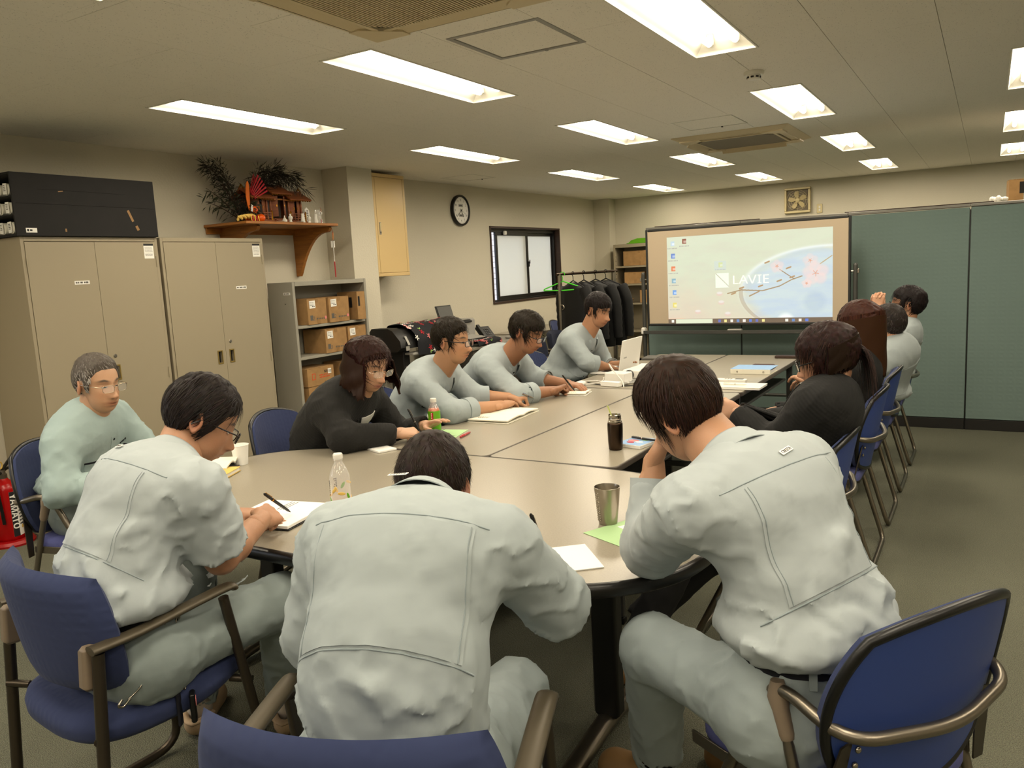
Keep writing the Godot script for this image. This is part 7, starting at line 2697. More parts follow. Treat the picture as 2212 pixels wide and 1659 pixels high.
# ---------------------------------------------------------------- rounded bodies: a distance field on a grid, meshed as surface nets
class Field extends RefCounted:
	var o: Vector3
	var h: float
	var nx: int
	var ny: int
	var nz: int
	var f := PackedFloat32Array()
	var lo := PackedInt32Array()
	var hi := PackedInt32Array()
	func _init(a: Vector3, b: Vector3, cell: float) -> void:
		h = cell
		o = a
		nx = int((b.x - a.x) / h) + 2
		ny = int((b.y - a.y) / h) + 2
		nz = int((b.z - a.z) / h) + 2
		f.resize(nx * ny * nz)
		f.fill(1.0)
		lo.resize(nx * ny)
		lo.fill(nz)
		hi.resize(nx * ny)
		hi.fill(-1)
	func cap(a: Vector3, b: Vector3, ra: float, rb: float, k := 0.03, ax := Vector3.ZERO, st := 1.0, sub := false) -> void:
		var m := maxf(ra, rb) + k + 2.0 * h
		var x0 := maxi(int(floor((minf(a.x, b.x) - m - o.x) / h)), 0)
		var x1 := mini(int(ceil((maxf(a.x, b.x) + m - o.x) / h)), nx - 1)
		var y0 := maxi(int(floor((minf(a.y, b.y) - m - o.y) / h)), 0)
		var y1 := mini(int(ceil((maxf(a.y, b.y) + m - o.y) / h)), ny - 1)
		var z0 := maxi(int(floor((minf(a.z, b.z) - m - o.z) / h)), 0)
		var z1 := mini(int(ceil((maxf(a.z, b.z) + m - o.z) / h)), nz - 1)
		var s1 := st - 1.0
		var d := b - a
		d += ax * (d.dot(ax) * s1)
		var bx := d.x
		var by := d.y
		var bz := d.z
		var il := 1.0 / maxf(d.length_squared(), 1e-9)
		var dr := rb - ra
		var ik := 1.0 / maxf(k, 1e-5)
		var k4 := k * 0.25
		var gx := ax.x * s1
		var gy := ax.y * s1
		var gz := ax.z * s1
		var axx := ax.x
		var axy := ax.y
		var axz := ax.z
		var flat := s1 != 0.0
		for x in range(x0, x1 + 1):
			for y in range(y0, y1 + 1):
				var c := x * ny + y
				if not sub:
					if z0 < lo[c]:
						lo[c] = z0
					if z1 > hi[c]:
						hi[c] = z1
				var q := c * nz
				var ux := o.x + x * h - a.x
				var uy := o.y + y * h - a.y
				for z in range(z0, z1 + 1):
					var px := ux
					var py := uy
					var pz := o.z + z * h - a.z
					if flat:
						var e := px * axx + py * axy + pz * axz
						px += gx * e
						py += gy * e
						pz += gz * e
					var t := clampf((px * bx + py * by + pz * bz) * il, 0.0, 1.0)
					px -= t * bx
					py -= t * by
					pz -= t * bz
					var v := sqrt(px * px + py * py + pz * pz) - ra - dr * t
					var w := f[q + z]
					if sub:
						f[q + z] = maxf(w, -v)
					else:
						var g := maxf(k - absf(v - w), 0.0) * ik
						f[q + z] = minf(v, w) - g * g * k4
	func cut(c: Vector3, n: Vector3, rad := 99.0) -> void:
		var x0 := maxi(int(floor((c.x - rad - o.x) / h)), 0)
		var x1 := mini(int(ceil((c.x + rad - o.x) / h)), nx - 1)
		var y0 := maxi(int(floor((c.y - rad - o.y) / h)), 0)
		var y1 := mini(int(ceil((c.y + rad - o.y) / h)), ny - 1)
		var r2 := rad * rad
		for x in range(x0, x1 + 1):
			for y in range(y0, y1 + 1):
				var q := (x * ny + y)
				for z in range(maxi(lo[q], 0), mini(hi[q], nz - 1) + 1):
					var p := o + Vector3(x, y, z) * h - c
					if p.length_squared() < r2:
						var e := p.dot(n)
						if e > f[q * nz + z]:
							f[q * nz + z] = e
	func warp(fn: Callable, band := 0.03) -> void:
		for x in nx:
			for y in ny:
				var q := x * ny + y
				for z in range(maxi(lo[q], 0), mini(hi[q], nz - 1) + 1):
					var v := f[q * nz + z]
					if absf(v) < band:
						f[q * nz + z] = v + fn.call(o + Vector3(x, y, z) * h)
	func value(p: Vector3) -> float:
		var g := (p - o) / h
		var x := int(g.x)
		var y := int(g.y)
		var z := int(g.z)
		if g.x < 0 or g.y < 0 or g.z < 0 or x >= nx - 1 or y >= ny - 1 or z >= nz - 1:
			return 1.0
		var a := g.x - x
		var b := g.y - y
		var c := g.z - z
		var q := (x * ny + y) * nz + z
		var sy := nz
		var sx := ny * nz
		return lerpf(lerpf(lerpf(f[q], f[q + sx], a), lerpf(f[q + sy], f[q + sy + sx], a), b), lerpf(lerpf(f[q + 1], f[q + 1 + sx], a), lerpf(f[q + 1 + sy], f[q + 1 + sy + sx], a), b), c)
	func hit(p: Vector3, dir: Vector3, far := 0.6) -> Vector3:
		var t := 0.0
		while t < far:
			if value(p + dir * t) < 0.0:
				for k in 6:
					t -= h * 0.5 / (1 << k) * (1.0 if value(p + dir * t) < 0.0 else -1.0)
				return p + dir * t
			t += h * 0.8
		return Vector3.INF
	func normal(p: Vector3) -> Vector3:
		var e := h
		return Vector3(value(p + Vector3(e, 0, 0)) - value(p - Vector3(e, 0, 0)), value(p + Vector3(0, e, 0)) - value(p - Vector3(0, e, 0)), value(p + Vector3(0, 0, e)) - value(p - Vector3(0, 0, e))).normalized()
	func mesh_into(mb: MB) -> void:
		var id := PackedInt32Array()
		id.resize(nx * ny * nz)
		id.fill(-1)
		var sx := ny * nz
		var sy := nz
		var off := [0, sx, sy, sx + sy, 1, sx + 1, sy + 1, sx + sy + 1]
		var base := mb.v.size()
		var verts := PackedVector3Array()
		var cells := PackedInt32Array()
		var val := PackedFloat32Array()
		val.resize(8)
		for x in nx - 1:
			for y in ny - 1:
				var q := x * ny + y
				var a := mini(mini(lo[q], lo[q + 1]), mini(lo[q + ny], lo[q + ny + 1]))
				var b := maxi(maxi(hi[q], hi[q + 1]), maxi(hi[q + ny], hi[q + ny + 1]))
				a = maxi(a - 1, 0)
				b = mini(b, nz - 2)
				var cb := q * nz
				for z in range(a, b + 1):
					var g := cb + z
					var s0 := f[g] < 0.0
					if s0 == (f[g + sx] < 0.0) and s0 == (f[g + sy] < 0.0) and s0 == (f[g + sx + sy] < 0.0) and s0 == (f[g + 1] < 0.0) and s0 == (f[g + sx + 1] < 0.0) and s0 == (f[g + sy + 1] < 0.0) and s0 == (f[g + sx + sy + 1] < 0.0):
						continue
					for k in 8:
						val[k] = f[g + off[k]]
					var sum := Vector3.ZERO
					var cnt := 0
					for e in 12:
						var ax := e >> 2
						var r := e & 3
						var i0 := 0
						if ax == 0:
							i0 = (r & 1) * 2 + (r >> 1) * 4
						elif ax == 1:
							i0 = (r & 1) + (r >> 1) * 4
						else:
							i0 = (r & 1) + (r >> 1) * 2
						var i1 := i0 + (1 << ax)
						var v0 := val[i0]
						var v1 := val[i1]
						if (v0 < 0.0) != (v1 < 0.0):
							var p := Vector3(i0 & 1, (i0 >> 1) & 1, i0 >> 2)
							p[ax] += v0 / (v0 - v1)
							sum += p
							cnt += 1
					id[g] = verts.size()
					verts.append(o + (Vector3(x, y, z) + sum / cnt) * h)
					cells.append(g)
		var nn := PackedVector3Array()
		nn.resize(verts.size())
		var idx := PackedInt32Array()
		var stride := [sx, sy, 1]
		for k in cells.size():
			var g := cells[k]
			var s0 := f[g] < 0.0
			for ax in 3:
				if s0 == (f[g + stride[ax]] < 0.0):
					continue
				var u: int = stride[(ax + 1) % 3]
				var w: int = stride[(ax + 2) % 3]
				if g - u - w < 0:
					continue
				var a := id[g]
				var b := id[g - u]
				var c := id[g - u - w]
				var d := id[g - w]
				if b < 0 or c < 0 or d < 0:
					continue
				var fn := (verts[c] - verts[a]).cross(verts[d] - verts[b])
				var want := 1.0 if s0 else -1.0
				if fn[ax] * want < 0.0:
					fn = -fn
				nn[a] += fn
				nn[b] += fn
				nn[c] += fn
				nn[d] += fn
				if s0:
					idx.append_array(PackedInt32Array([a, c, b, a, d, c]))
				else:
					idx.append_array(PackedInt32Array([a, b, c, a, c, d]))
		for k in verts.size():
			mb.v.append(verts[k])
			mb.n.append(nn[k].normalized())
			mb.c.append(mb.col)
			mb.t.append(Vector2.ZERO)
		for k in idx:
			mb.i.append(base + k)
func patch(F: Field, rows: int, cols: int, at: Callable, lift: float, thick: float) -> MB:
	var p := PackedVector3Array()
	var last := Vector3.INF
	for j in rows:
		for i in cols:
			var q: Array = at.call(float(i) / (cols - 1), float(j) / (rows - 1)) 
			var w := F.hit(q[0], q[1])
			if w == Vector3.INF:
				if last == Vector3.INF:
					return MB.new()
				w = last
			last = w
			p.append(w - q[1] * lift)
	var mb := MB.new()
	mb.shell(p, cols, rows, thick)
	var probe: Array = at.call(0.5, 0.5)
	if mb.n[(rows / 2) * cols + cols / 2].dot(probe[1]) > 0.0:
		mb = MB.new()
		var r := PackedVector3Array()
		for j in rows:
			for i in cols:
				r.append(p[j * cols + cols - 1 - i])
		mb.shell(r, cols, rows, thick)
	return mb
func seam(F: Field, n: int, at: Callable, rad := 0.002, lift := 0.0) -> MB:
	var p := PackedVector3Array()
	for i in n:
		var q: Array = at.call(float(i) / (n - 1))
		var w := F.hit(q[0], q[1])
		if w != Vector3.INF:
			p.append(w - q[1] * lift)
	var mb := MB.new()
	if p.size() > 2:
		mb.tube(p, rad, 6)
	return mb
# ---------------------------------------------------------------- people
func ik(a: Vector3, c: Vector3, l1: float, l2: float, pole: Vector3) -> Vector3:
	var d := c - a
	var L := clampf(d.length(), 0.05, l1 + l2 - 0.002)
	var n := d.normalized()
	var x := (l1 * l1 - l2 * l2 + L * L) / (2.0 * L)
	var y := sqrt(maxf(l1 * l1 - x * x, 0.0))
	var q := (pole - a)
	q = (q - n * q.dot(n)).normalized()
	return a + n * x + q * y
func ray_ell(u: Vector3, c: Vector3, r: Vector3) -> float:
	var a := (u / r).length_squared()
	var b := (u / r).dot(c / r)
	var cc := (c / r).length_squared() - 1.0
	return (b + sqrt(maxf(b * b - a * cc, 0.0))) / a
func skull_r(u: Vector3, wide := 1.0) -> float:
	var a := ray_ell(u, Vector3(0, 0.031, -0.013), Vector3(0.0755 * wide, 0.090, 0.096))
	var b := ray_ell(u, Vector3(0, -0.042, 0.029), Vector3(0.0585 * wide, 0.073, 0.060))
	var g := maxf(0.028 - absf(a - b), 0.0) / 0.028
	return maxf(a, b) + g * g * 0.007
func ga(x: float, y: float, cx: float, cy: float, sx: float, sy: float) -> float:
	var a := (x - cx) / sx
	var b := (y - cy) / sy
	return exp(-0.5 * (a * a + b * b))
func face_point(u: Vector3, wide: float, age: float) -> Vector3:
	var p := u * skull_r(u, wide)
	if p.z < 0.03:
		return p
	var x := absf(p.x)
	var y := p.y
	var w := smoothstep(0.03, 0.06, p.z)
	var d := 0.0
	d += 0.0195 * ga(x, y, 0, -0.032, 0.0105, 0.0115)    
	d += 0.0120 * ga(x, y, 0, -0.010, 0.0075, 0.022)     
	d += 0.0075 * ga(x, y, 0.0135, -0.036, 0.0065, 0.0065)
	d -= 0.0075 * ga(x, y, 0.031, 0.008, 0.017, 0.010)    
	d += 0.0040 * ga(x, y, 0.031, 0.006, 0.012, 0.0065)   
	d += 0.0040 * ga(x, y, 0.030, 0.028, 0.024, 0.007)    
	d += 0.0035 * ga(x, y, 0.046, -0.018, 0.016, 0.014)   
	d -= 0.0025 * age * ga(x, y, 0.027, -0.050, 0.006, 0.016)
	d += 0.0050 * ga(x, y, 0, -0.064, 0.022, 0.012)       
	d += 0.0030 * ga(x, y, 0, -0.0585, 0.017, 0.0042)
	d += 0.0032 * ga(x, y, 0, -0.0705, 0.015, 0.0045)
	d -= 0.0045 * ga(x, y, 0, -0.0645, 0.020, 0.0018)     
	d -= 0.0030 * ga(x, y, 0, -0.082, 0.018, 0.006)
	d += 0.0050 * ga(x, y, 0, -0.098, 0.017, 0.011)       
	p.z += d * w
	return p
func face_color(p: Vector3, s: Dictionary) -> Color:
	var c: Color = s.skin
	if p.z < 0.02:
		return c
	var x := absf(p.x)
	var y := p.y
	var red := 0.35 * ga(x, y, 0.040, -0.03, 0.018, 0.016) + 0.4 * ga(x, y, 0, -0.034, 0.012, 0.010)
	c = c.lerp(Color(c.r * 1.02, c.g * 0.80, c.b * 0.76), clampf(red, 0, 1))
	var lip: float = ga(x, y, 0, -0.0590, 0.019, 0.0050) + ga(x, y, 0, -0.0700, 0.016, 0.0058)
	c = c.lerp(s.get("lips", Color(c.r * 0.82, c.g * 0.60, c.b * 0.58)), clampf(lip * 0.9, 0, 0.85))
	c = c.lerp(Color(c.r * 0.35, c.g * 0.22, c.b * 0.2), clampf(ga(x, y, 0, -0.0645, 0.021, 0.0013), 0, 0.8))
	var br: float = ga(x, y - (0.006 - absf(x - 0.032) * 0.22), 0.032, 0.0275, 0.013, 0.0034)
	c = c.lerp(s.get("brow", Color(0.02, 0.016, 0.014)), clampf(br * 1.5 - 0.15, 0, 0.9))
	c = c.lerp(Color(0.012, 0.010, 0.010), clampf(ga(x, y, 0.0125, -0.0415, 0.0032, 0.0018), 0, 0.8))
	if s.has("stubble"):
		var st: float = s.stubble * (ga(x, y, 0.012, -0.050, 0.012, 0.0035) + 0.6 * ga(x, y, 0, -0.098, 0.022, 0.010))
		c = c.lerp(Color(0.03, 0.025, 0.022), clampf(st, 0, 0.75))
	return c
func head(mb: MB, F: Transform3D, s: Dictionary) -> void:
	var wide: float = s.get("wide", 1.0)
	var age: float = s.get("age", 0.3)
	var nu := 120
	var nv := 84
	var base := mb.v.size()
	var pts := PackedVector3Array()
	for j in nv + 1:
		var th := PI * (j + 0.001) / (nv + 0.002)
		for i in nu:
			var t := 2.0 * i / nu - 1.0
			var ph := PI * signf(t) * pow(absf(t), 1.7)
			var u := Vector3(sin(th) * sin(ph), cos(th), sin(th) * cos(ph))
			pts.append(face_point(u, wide, age))
	mb.col = s.skin
	var tmp := MB.new()
	tmp.grid(pts, nu, nv + 1, true, false, true)
	if tmp.n[40 * nu + 60].dot(pts[40 * nu + 60]) < 0.0:
		tmp = MB.new()
		tmp.grid(pts, nu, nv + 1, true, false, false)
	for k in tmp.v.size():
		mb.v.append(F * tmp.v[k])
		mb.n.append(F.basis * tmp.n[k])
		mb.c.append(face_color(tmp.v[k], s))
		mb.t.append(Vector2.ZERO)
	for k in tmp.i:
		mb.i.append(base + k)
	for sd in [-1, 1]:
		ear(mb, F, sd, s)
	mb.col = s.skin
func ear(mb: MB, F: Transform3D, sd: int, s: Dictionary) -> void:
	var c: Color = s.skin
	var nu := 22
	var nv := 14
	var pts := PackedVector3Array()
	var cols := PackedColorArray()
	var tilt := Basis(Vector3(0, 1, 0), sd * 0.50) * Basis(Vector3(1, 0, 0), -0.20)
	for j in nv + 1:
		var th := PI * (j + 0.01) / (nv + 0.02)
		for i in nu:
			var ph := TAU * i / nu
			var d := Vector3(cos(th), sin(th) * cos(ph), sin(th) * sin(ph))
			var yy := d.y * 0.0315
			var zz := d.z * (0.0185 if d.y > -0.2 else 0.0185 - 0.006 * (-d.y - 0.2))
			var rho := sqrt(d.y * d.y + d.z * d.z)
			var xx := d.x * 0.0075
			if d.x > 0.0:
				xx = 0.006 - 0.008 * exp(-pow(rho / 0.55, 4.0)) + 0.002 * exp(-pow((rho - 0.92) / 0.15, 2.0)) - 0.006 * pow(rho, 8.0)
			var deep := exp(-pow(rho / 0.6, 4.0)) if d.x > 0 else 0.0
			var p := Vector3(sd * xx, yy, zz)
			pts.append(F * (Vector3(sd * 0.0745 * s.get("wide", 1.0), 0.000, -0.012) + tilt * (p + Vector3(sd * 0.004, 0, -0.010))))
			cols.append(Color(c.r * (0.96 - 0.3 * deep), c.g * (0.82 - 0.36 * deep), c.b * (0.80 - 0.36 * deep)))
	var base := mb.v.size()
	var tmp := MB.new()
	tmp.grid(pts, nu, nv + 1, true, false, sd > 0)
	var ctr := Vector3.ZERO
	for p in pts:
		ctr += p
	ctr /= pts.size()
	var dsum := 0.0
	for k in pts.size():
		dsum += tmp.n[k].dot(pts[k] - ctr)
	if dsum < 0.0:
		tmp = MB.new()
		tmp.grid(pts, nu, nv + 1, true, false, sd < 0)
	for k in tmp.v.size():
		mb.v.append(tmp.v[k])
		mb.n.append(tmp.n[k])
		mb.c.append(cols[k])
		mb.t.append(Vector2.ZERO)
	for k in tmp.i:
		mb.i.append(base + k)
func eyes(F: Transform3D, s: Dictionary) -> MB:
	var mb := MB.new()
	var wide: float = s.get("wide", 1.0)
	var open: float = s.get("open", 0.6)
	for sd in [-1, 1]:
		var u := Vector3(sd * 0.031, 0.0055, 0.083).normalized()
		var c := face_point(u, wide, 0.3)
		var rad := Vector3(0.0125, 0.0046 * open + 0.0012, 0.004)
		var seg := 16
		var rows := 10
		var base := mb.v.size()
		var yaw := Basis(Vector3.UP, sd * 0.30)
		for b in rows + 1:
			var th := PI * b / rows
			for a in seg + 1:
				var ph := TAU * a / seg
				var d := Vector3(sin(th) * cos(ph), cos(th), sin(th) * sin(ph))
				var q := d * rad
				var g := Vector2(q.x + sd * 0.0008, (q.y + 0.001) * 0.8).length()
				mb.col = Color(0.72, 0.68, 0.64)
				if g < 0.0062:
					mb.col = Color(0.012, 0.008, 0.006)
				if d.y > 0.55:
					mb.col = Color(0.010, 0.008, 0.008)
				mb.vert(F * (c + yaw * (q + Vector3(0, 0, 0.0004))), (F.basis * (yaw * (d / rad))).normalized())
		for b in rows:
			for a in seg:
				var k := base + b * (seg + 1) + a
				mb.i.append_array(PackedInt32Array([k, k + seg + 1, k + 1, k + 1, k + seg + 1, k + seg + 2]))
		mb.col = Color(0.010, 0.008, 0.008)
		var l := PackedVector3Array()
		for k in 8:
			var t := k / 7.0 * 2.0 - 1.0
			l.append(F * (c + yaw * Vector3(t * 0.0145, rad.y * sqrt(1.0 - t * t * 0.85) + 0.0002, 0.0034 * (1.0 - t * t) + 0.0004)))
		mb.tube(l, 0.00085, 5)
	mb.col = Color.WHITE
	return mb
func hairline(ph: float, s: Dictionary) -> float:
	var a := absf(ph)
	var front: float = s.get("fringe", 0.066)
	var tab := [[0.0, front], [0.45, front - 0.002], [0.75, front - 0.012], [1.05, 0.040], [1.22, s.get("burn", -0.018)], [1.42, s.get("burn", -0.018)], [1.52, 0.030], [1.85, 0.026], [2.15, -0.035], [2.6, s.get("nape", -0.066)], [3.2, s.get("nape", -0.066)]]
	for k in tab.size() - 1:
		if a <= tab[k + 1][0]:
			return lerpf(tab[k][1], tab[k + 1][1], (a - tab[k][0]) / (tab[k + 1][0] - tab[k][0]))
	return -0.066
var hair_noise := FastNoiseLite.new()
func hair_thick(p: Vector3, s: Dictionary) -> float:
	var ph := atan2(p.x, p.z)
	var e := p.y - hairline(ph, s)
	var t: float = lerpf(s.get("side", 0.010), s.get("crown", 0.016), smoothstep(0.02, 0.10, p.y))
	if p.z < 0.0:
		t = lerpf(t, s.get("back", 0.012), smoothstep(0.0, -0.06, p.z) * (1.0 - smoothstep(0.06, 0.11, p.y)))
	return t * smoothstep(-0.003, s.get("fade", 0.022), e) - 0.004 * (1.0 - smoothstep(-0.006, 0.002, e))
func hair(F: Transform3D, s: Dictionary, dn: Vector3) -> MB:
	var mb := MB.new()
	var wide: float = s.get("wide", 1.0)
	var col: Color = s.get("hair", Color(0.012, 0.009, 0.008))
	var col2: Color = s.get("hair2", Color(0.03, 0.018, 0.012))
	var nu := 84
	var nv := 60
	var pts := PackedVector3Array()
	hair_noise.seed = s.get("seed", 1)
	hair_noise.frequency = 60.0
	hair_noise.fractal_octaves = 2
	for j in nv + 1:
		var th := 2.45 * (j + 0.001) / nv
		for i in nu:
			var ph := TAU * i / nu
			var u := Vector3(sin(th) * sin(ph), cos(th), sin(th) * cos(ph))
			var p := u * skull_r(u, wide)
			var t := hair_thick(p, s)
			if t > 0.0:
				t *= 1.0 + 0.22 * hair_noise.get_noise_3d(p.x, p.y * 0.5, p.z)
			pts.append(u * (p.length() + t))
	var tmp := MB.new()
	tmp.grid(pts, nu, nv + 1, true, false, false)
	if tmp.n[20 * nu].dot(pts[20 * nu]) < 0.0:
		tmp = MB.new()
		tmp.grid(pts, nu, nv + 1, true, false, true)
	var r := RandomNumberGenerator.new()
	r.seed = s.get("seed", 1) * 13 + 5
	for k in tmp.v.size():
		var g := 0.5 + 0.5 * hair_noise.get_noise_3d(tmp.v[k].x * 3.0, tmp.v[k].y * 0.6, tmp.v[k].z * 3.0)
		mb.v.append(F * tmp.v[k])
		mb.n.append(F.basis * tmp.n[k])
		mb.c.append(col.lerp(col2, clampf(g * 0.8, 0, 1)))
		mb.t.append(Vector2.ZERO)
	mb.i.append_array(tmp.i)
	var n: int = s.get("locks", 900)
	var whorl := Vector3(0.012, 0.80, -0.60).normalized()
	var comb: Vector3 = s.get("comb", Vector3(0, -0.25, 0.15))
	var away: float = s.get("away", 1.0)
	var lift: float = s.get("lift", 0.004)
	var len_: float = s.get("len", 0.045)
	var lw: float = s.get("lock_w", 0.0016)
	var ginv := F.basis.inverse() * dn
	for k in n:
		var u := Vector3(r.randfn(), r.randfn(), r.randfn()).normalized()
		if u.y < -0.75:
			continue
		var p := u * skull_r(u, wide)
		var t := hair_thick(p, s)
		if t < 0.003:
			continue
		var steps := 5
		var L := len_ * r.randf_range(0.6, 1.2)
		var lf := lift * r.randf_range(-0.4, 1.2)
		var q := u
		var c := col.lerp(col2, r.randf())
		if s.has("grey"):
			c = c.lerp(Color(0.36, 0.33, 0.30), clampf(s.grey * r.randf_range(0.3, 1.6) * (1.4 - smoothstep(0.02, 0.1, p.y)), 0, 1))
		mb.col = c
		var prev := Vector3.ZERO
		var ids := PackedInt32Array()
		var jit: Vector3 = Vector3(r.randfn(), r.randfn(), r.randfn()) * s.get("mess", 0.22)
		for m in steps + 1:
			var tt := float(m) / steps
			var rr := skull_r(q, wide) + t * (0.72 + 0.28 * tt) + 0.0015 + lf * tt * tt
			var w := q * rr
			if s.has("wave"):
				w += Vector3(sin(tt * 9.0 + k), 0, cos(tt * 8.0 + k * 2.0)) * s.wave * tt
			var fl := (q - whorl)
			var dirv: Vector3 = fl.normalized() * away + comb + jit + ginv * s.get("hang", 0.0)
			dirv = (dirv - q * dirv.dot(q)).normalized()
			var sdv: Vector3 = q.cross(dirv).normalized() * lw * (1.0 - 0.8 * tt * tt)
			ids.append(mb.vert(F * (w + sdv), F.basis * (q * 0.8 + sdv.normalized() * 0.5).normalized()))
			ids.append(mb.vert(F * (w - sdv), F.basis * (q * 0.8 - sdv.normalized() * 0.5).normalized()))
			prev = w
			q = (q + dirv * (L / steps) / rr).normalized()
		for m in steps:
			mb.face3(ids[m * 2], ids[m * 2 + 1], ids[m * 2 + 3])
			mb.face3(ids[m * 2], ids[m * 2 + 3], ids[m * 2 + 2])
	mb.col = Color.WHITE
	return mb
func long_hair(mb: MB, F: Transform3D, s: Dictionary, dn: Vector3) -> void:
	var wide: float = s.get("wide", 1.0)
	var col: Color = s.get("hair", Color(0.012, 0.009, 0.008))
	var col2: Color = s.get("hair2", Color(0.03, 0.018, 0.012))
	var L: float = s.long
	var a0: float = s.get("open_angle", 1.05)
	var spread: float = s.get("spread", 0.0)
	var r := RandomNumberGenerator.new()
	r.seed = s.get("seed", 1) * 7 + 3
	var nu := 46
	var nv := 14
	var dl := (F.basis.inverse() * dn).normalized()
	var start := func(ph: float, lay: float) -> Vector3:
		var th := 1.15 if absf(ph) > 1.4 else 1.25
		var u := Vector3(sin(th) * sin(ph), cos(th), sin(th) * cos(ph))
		return u * (skull_r(u, wide) + s.get("side", 0.014) * 1.0 + lay)
	var path := func(ph: float, tt: float, lay: float, wob: float) -> Vector3:
		var p: Vector3 = start.call(ph, lay)
		var out := Vector3(p.x, 0, p.z).normalized()
		var q: Vector3 = p + dl * L * tt
		q += out * (spread * sin(tt * PI * 0.6) - s.get("tuck", 0.02) * tt * tt)
		q += out * wob * sin(tt * 11.0 + ph * 7.0) * tt
		return q
	var pts := PackedVector3Array()
	for j in nv:
		for i in nu:
			var ph := lerpf(a0, TAU - a0, float(i) / (nu - 1))
			if ph > PI:
				ph -= TAU
			var tt := float(j) / (nv - 1)
			var rag := 1.0 - 0.10 * absf(sin(i * 1.9)) * tt
			pts.append(F * path.call(ph, tt * rag, 0.0, s.get("wave", 0.0) + 0.003))
	mb.col = col.lerp(col2, 0.3)
	mb.shell(pts, nu, nv, 0.010)
	var n: int = s.get("long_locks", 500)
	var steps := 9
	for k in n:
		var ph := lerpf(a0 - 0.06, TAU - a0 + 0.06, r.randf())
		if ph > PI:
			ph -= TAU
		mb.col = col.lerp(col2, r.randf())
		var lay := r.randf_range(-0.004, 0.006)
		var wob: float = s.get("wave", 0.0) * r.randf_range(0.5, 1.8) + r.randf_range(0, 0.003)
		var ll := r.randf_range(0.72, 1.08)
		var drift := r.randfn() * 0.06
		var ids := PackedInt32Array()
		for m in steps + 1:
			var tt := float(m) / steps
			var p: Vector3 = path.call(ph + drift * tt, tt * ll - 0.06, lay, wob)
			var out := Vector3(p.x, 0, p.z).normalized()
			var sdv: Vector3 = Vector3(out.z, 0, -out.x) * s.get("lock_w", 0.0022) * (1.0 - 0.75 * tt * tt)
			ids.append(mb.vert(F * (p + sdv), F.basis * (out * 0.8 + sdv.normalized() * 0.5).normalized()))
			ids.append(mb.vert(F * (p - sdv), F.basis * (out * 0.8 - sdv.normalized() * 0.5).normalized()))
		for m in steps:
			mb.face3(ids[m * 2], ids[m * 2 + 1], ids[m * 2 + 3])
			mb.face3(ids[m * 2], ids[m * 2 + 3], ids[m * 2 + 2])
	mb.col = Color.WHITE
func tail_hair(mb: MB, F: Transform3D, s: Dictionary, dn: Vector3) -> void:
	var col: Color = s.get("hair", Color.BLACK)
	var col2: Color = s.get("hair2", Color.BLACK)
	var dl := (F.basis.inverse() * dn).normalized()
	var a := Vector3(0.0, -0.005, -0.118)
	var r := RandomNumberGenerator.new()
	r.seed = 31
	for k in 160:
		mb.col = col.lerp(col2, r.randf_range(0.4, 1.0))
		var off := Vector3(r.randfn() * 0.012, r.randfn() * 0.010, r.randfn() * 0.008)
		var spread := Vector3(r.randfn() * 0.022, 0, r.randfn() * 0.016)
		var L := r.randf_range(0.10, 0.19)
		var ids := PackedInt32Array()
		for m in 9:
			var tt := m / 8.0
			var p := a + off * (1.0 - 0.3 * tt) + Vector3(0, 0, -0.035) * sin(tt * 1.5) + dl * L * tt * tt + dl * 0.03 * tt + spread * tt
			var sdv: Vector3 = Vector3(0.0032, 0, 0.001) * (1.0 - 0.7 * tt * tt)
			ids.append(mb.vert(F * (p + sdv), F.basis * Vector3(0.5, 0.2, -0.8).normalized()))
			ids.append(mb.vert(F * (p - sdv), F.basis * Vector3(-0.5, 0.2, -0.8).normalized()))
		for m in 8:
			mb.face3(ids[m * 2], ids[m * 2 + 1], ids[m * 2 + 3])
			mb.face3(ids[m * 2], ids[m * 2 + 3], ids[m * 2 + 2])
	mb.col = Color(0.008, 0.008, 0.008)
	var ring := PackedVector3Array()
	for k in 14:
		var g := TAU * k / 14
		ring.append(F * (a + Vector3(cos(g) * 0.018, sin(g) * 0.018, -0.004)))
	mb.tube(ring, 0.005, 8, true)
	mb.col = Color.WHITE
func glasses(root: Node3D, off: Vector3, F: Transform3D, s: Dictionary) -> void:
	var mat: String = s.specs
	var thin := 0.0011 if mat == "specs_silver" else 0.0019
	var o := Node3D.new()
	o.name = "eyeglasses"
	root.add_child(o, true)
	var mb := MB.new()
	var mt := 0.034
	for sd in [-1, 1]:
		var loop := PackedVector3Array()
		for e in round_rect(0.050, 0.030, 0.012, 4):
			loop.append(F * (Vector3(sd * 0.0335, 0.002, 0.1035) + Basis(Vector3.UP, sd * 0.16) * Vector3(e.x, e.y, 0)) - off)
		mb.tube(loop, thin, 6, true)
		mb.tube(pv([F * Vector3(sd * 0.058, 0.010, 0.099) - off, F * Vector3(sd * 0.070, 0.011, 0.088) - off, F * Vector3(sd * 0.0765, 0.010, 0.04) - off, F * Vector3(sd * 0.080, 0.012, -0.012) - off, F * Vector3(sd * 0.081, -0.012, -0.034) - off]), thin * 1.1, 6, false, 0.7)
	mb.tube(pv([F * Vector3(-0.0095, 0.006, 0.1055) - off, F * Vector3(0, 0.009, 0.108) - off, F * Vector3(0.0095, 0.006, 0.1055) - off]), thin, 6)
	put("frame", mb, mat, o)
	for sd in [-1, 1]:
		mb = MB.new()
		var b := Basis(Vector3.UP, sd * 0.16)
		mb.prism(round_rect(0.049, 0.029, 0.012, 4), 0.0012, Transform3D(F.basis * b, F * Vector3(sd * 0.0335, 0.002, 0.103) - off))
		put("lens", mb, "lens", o)
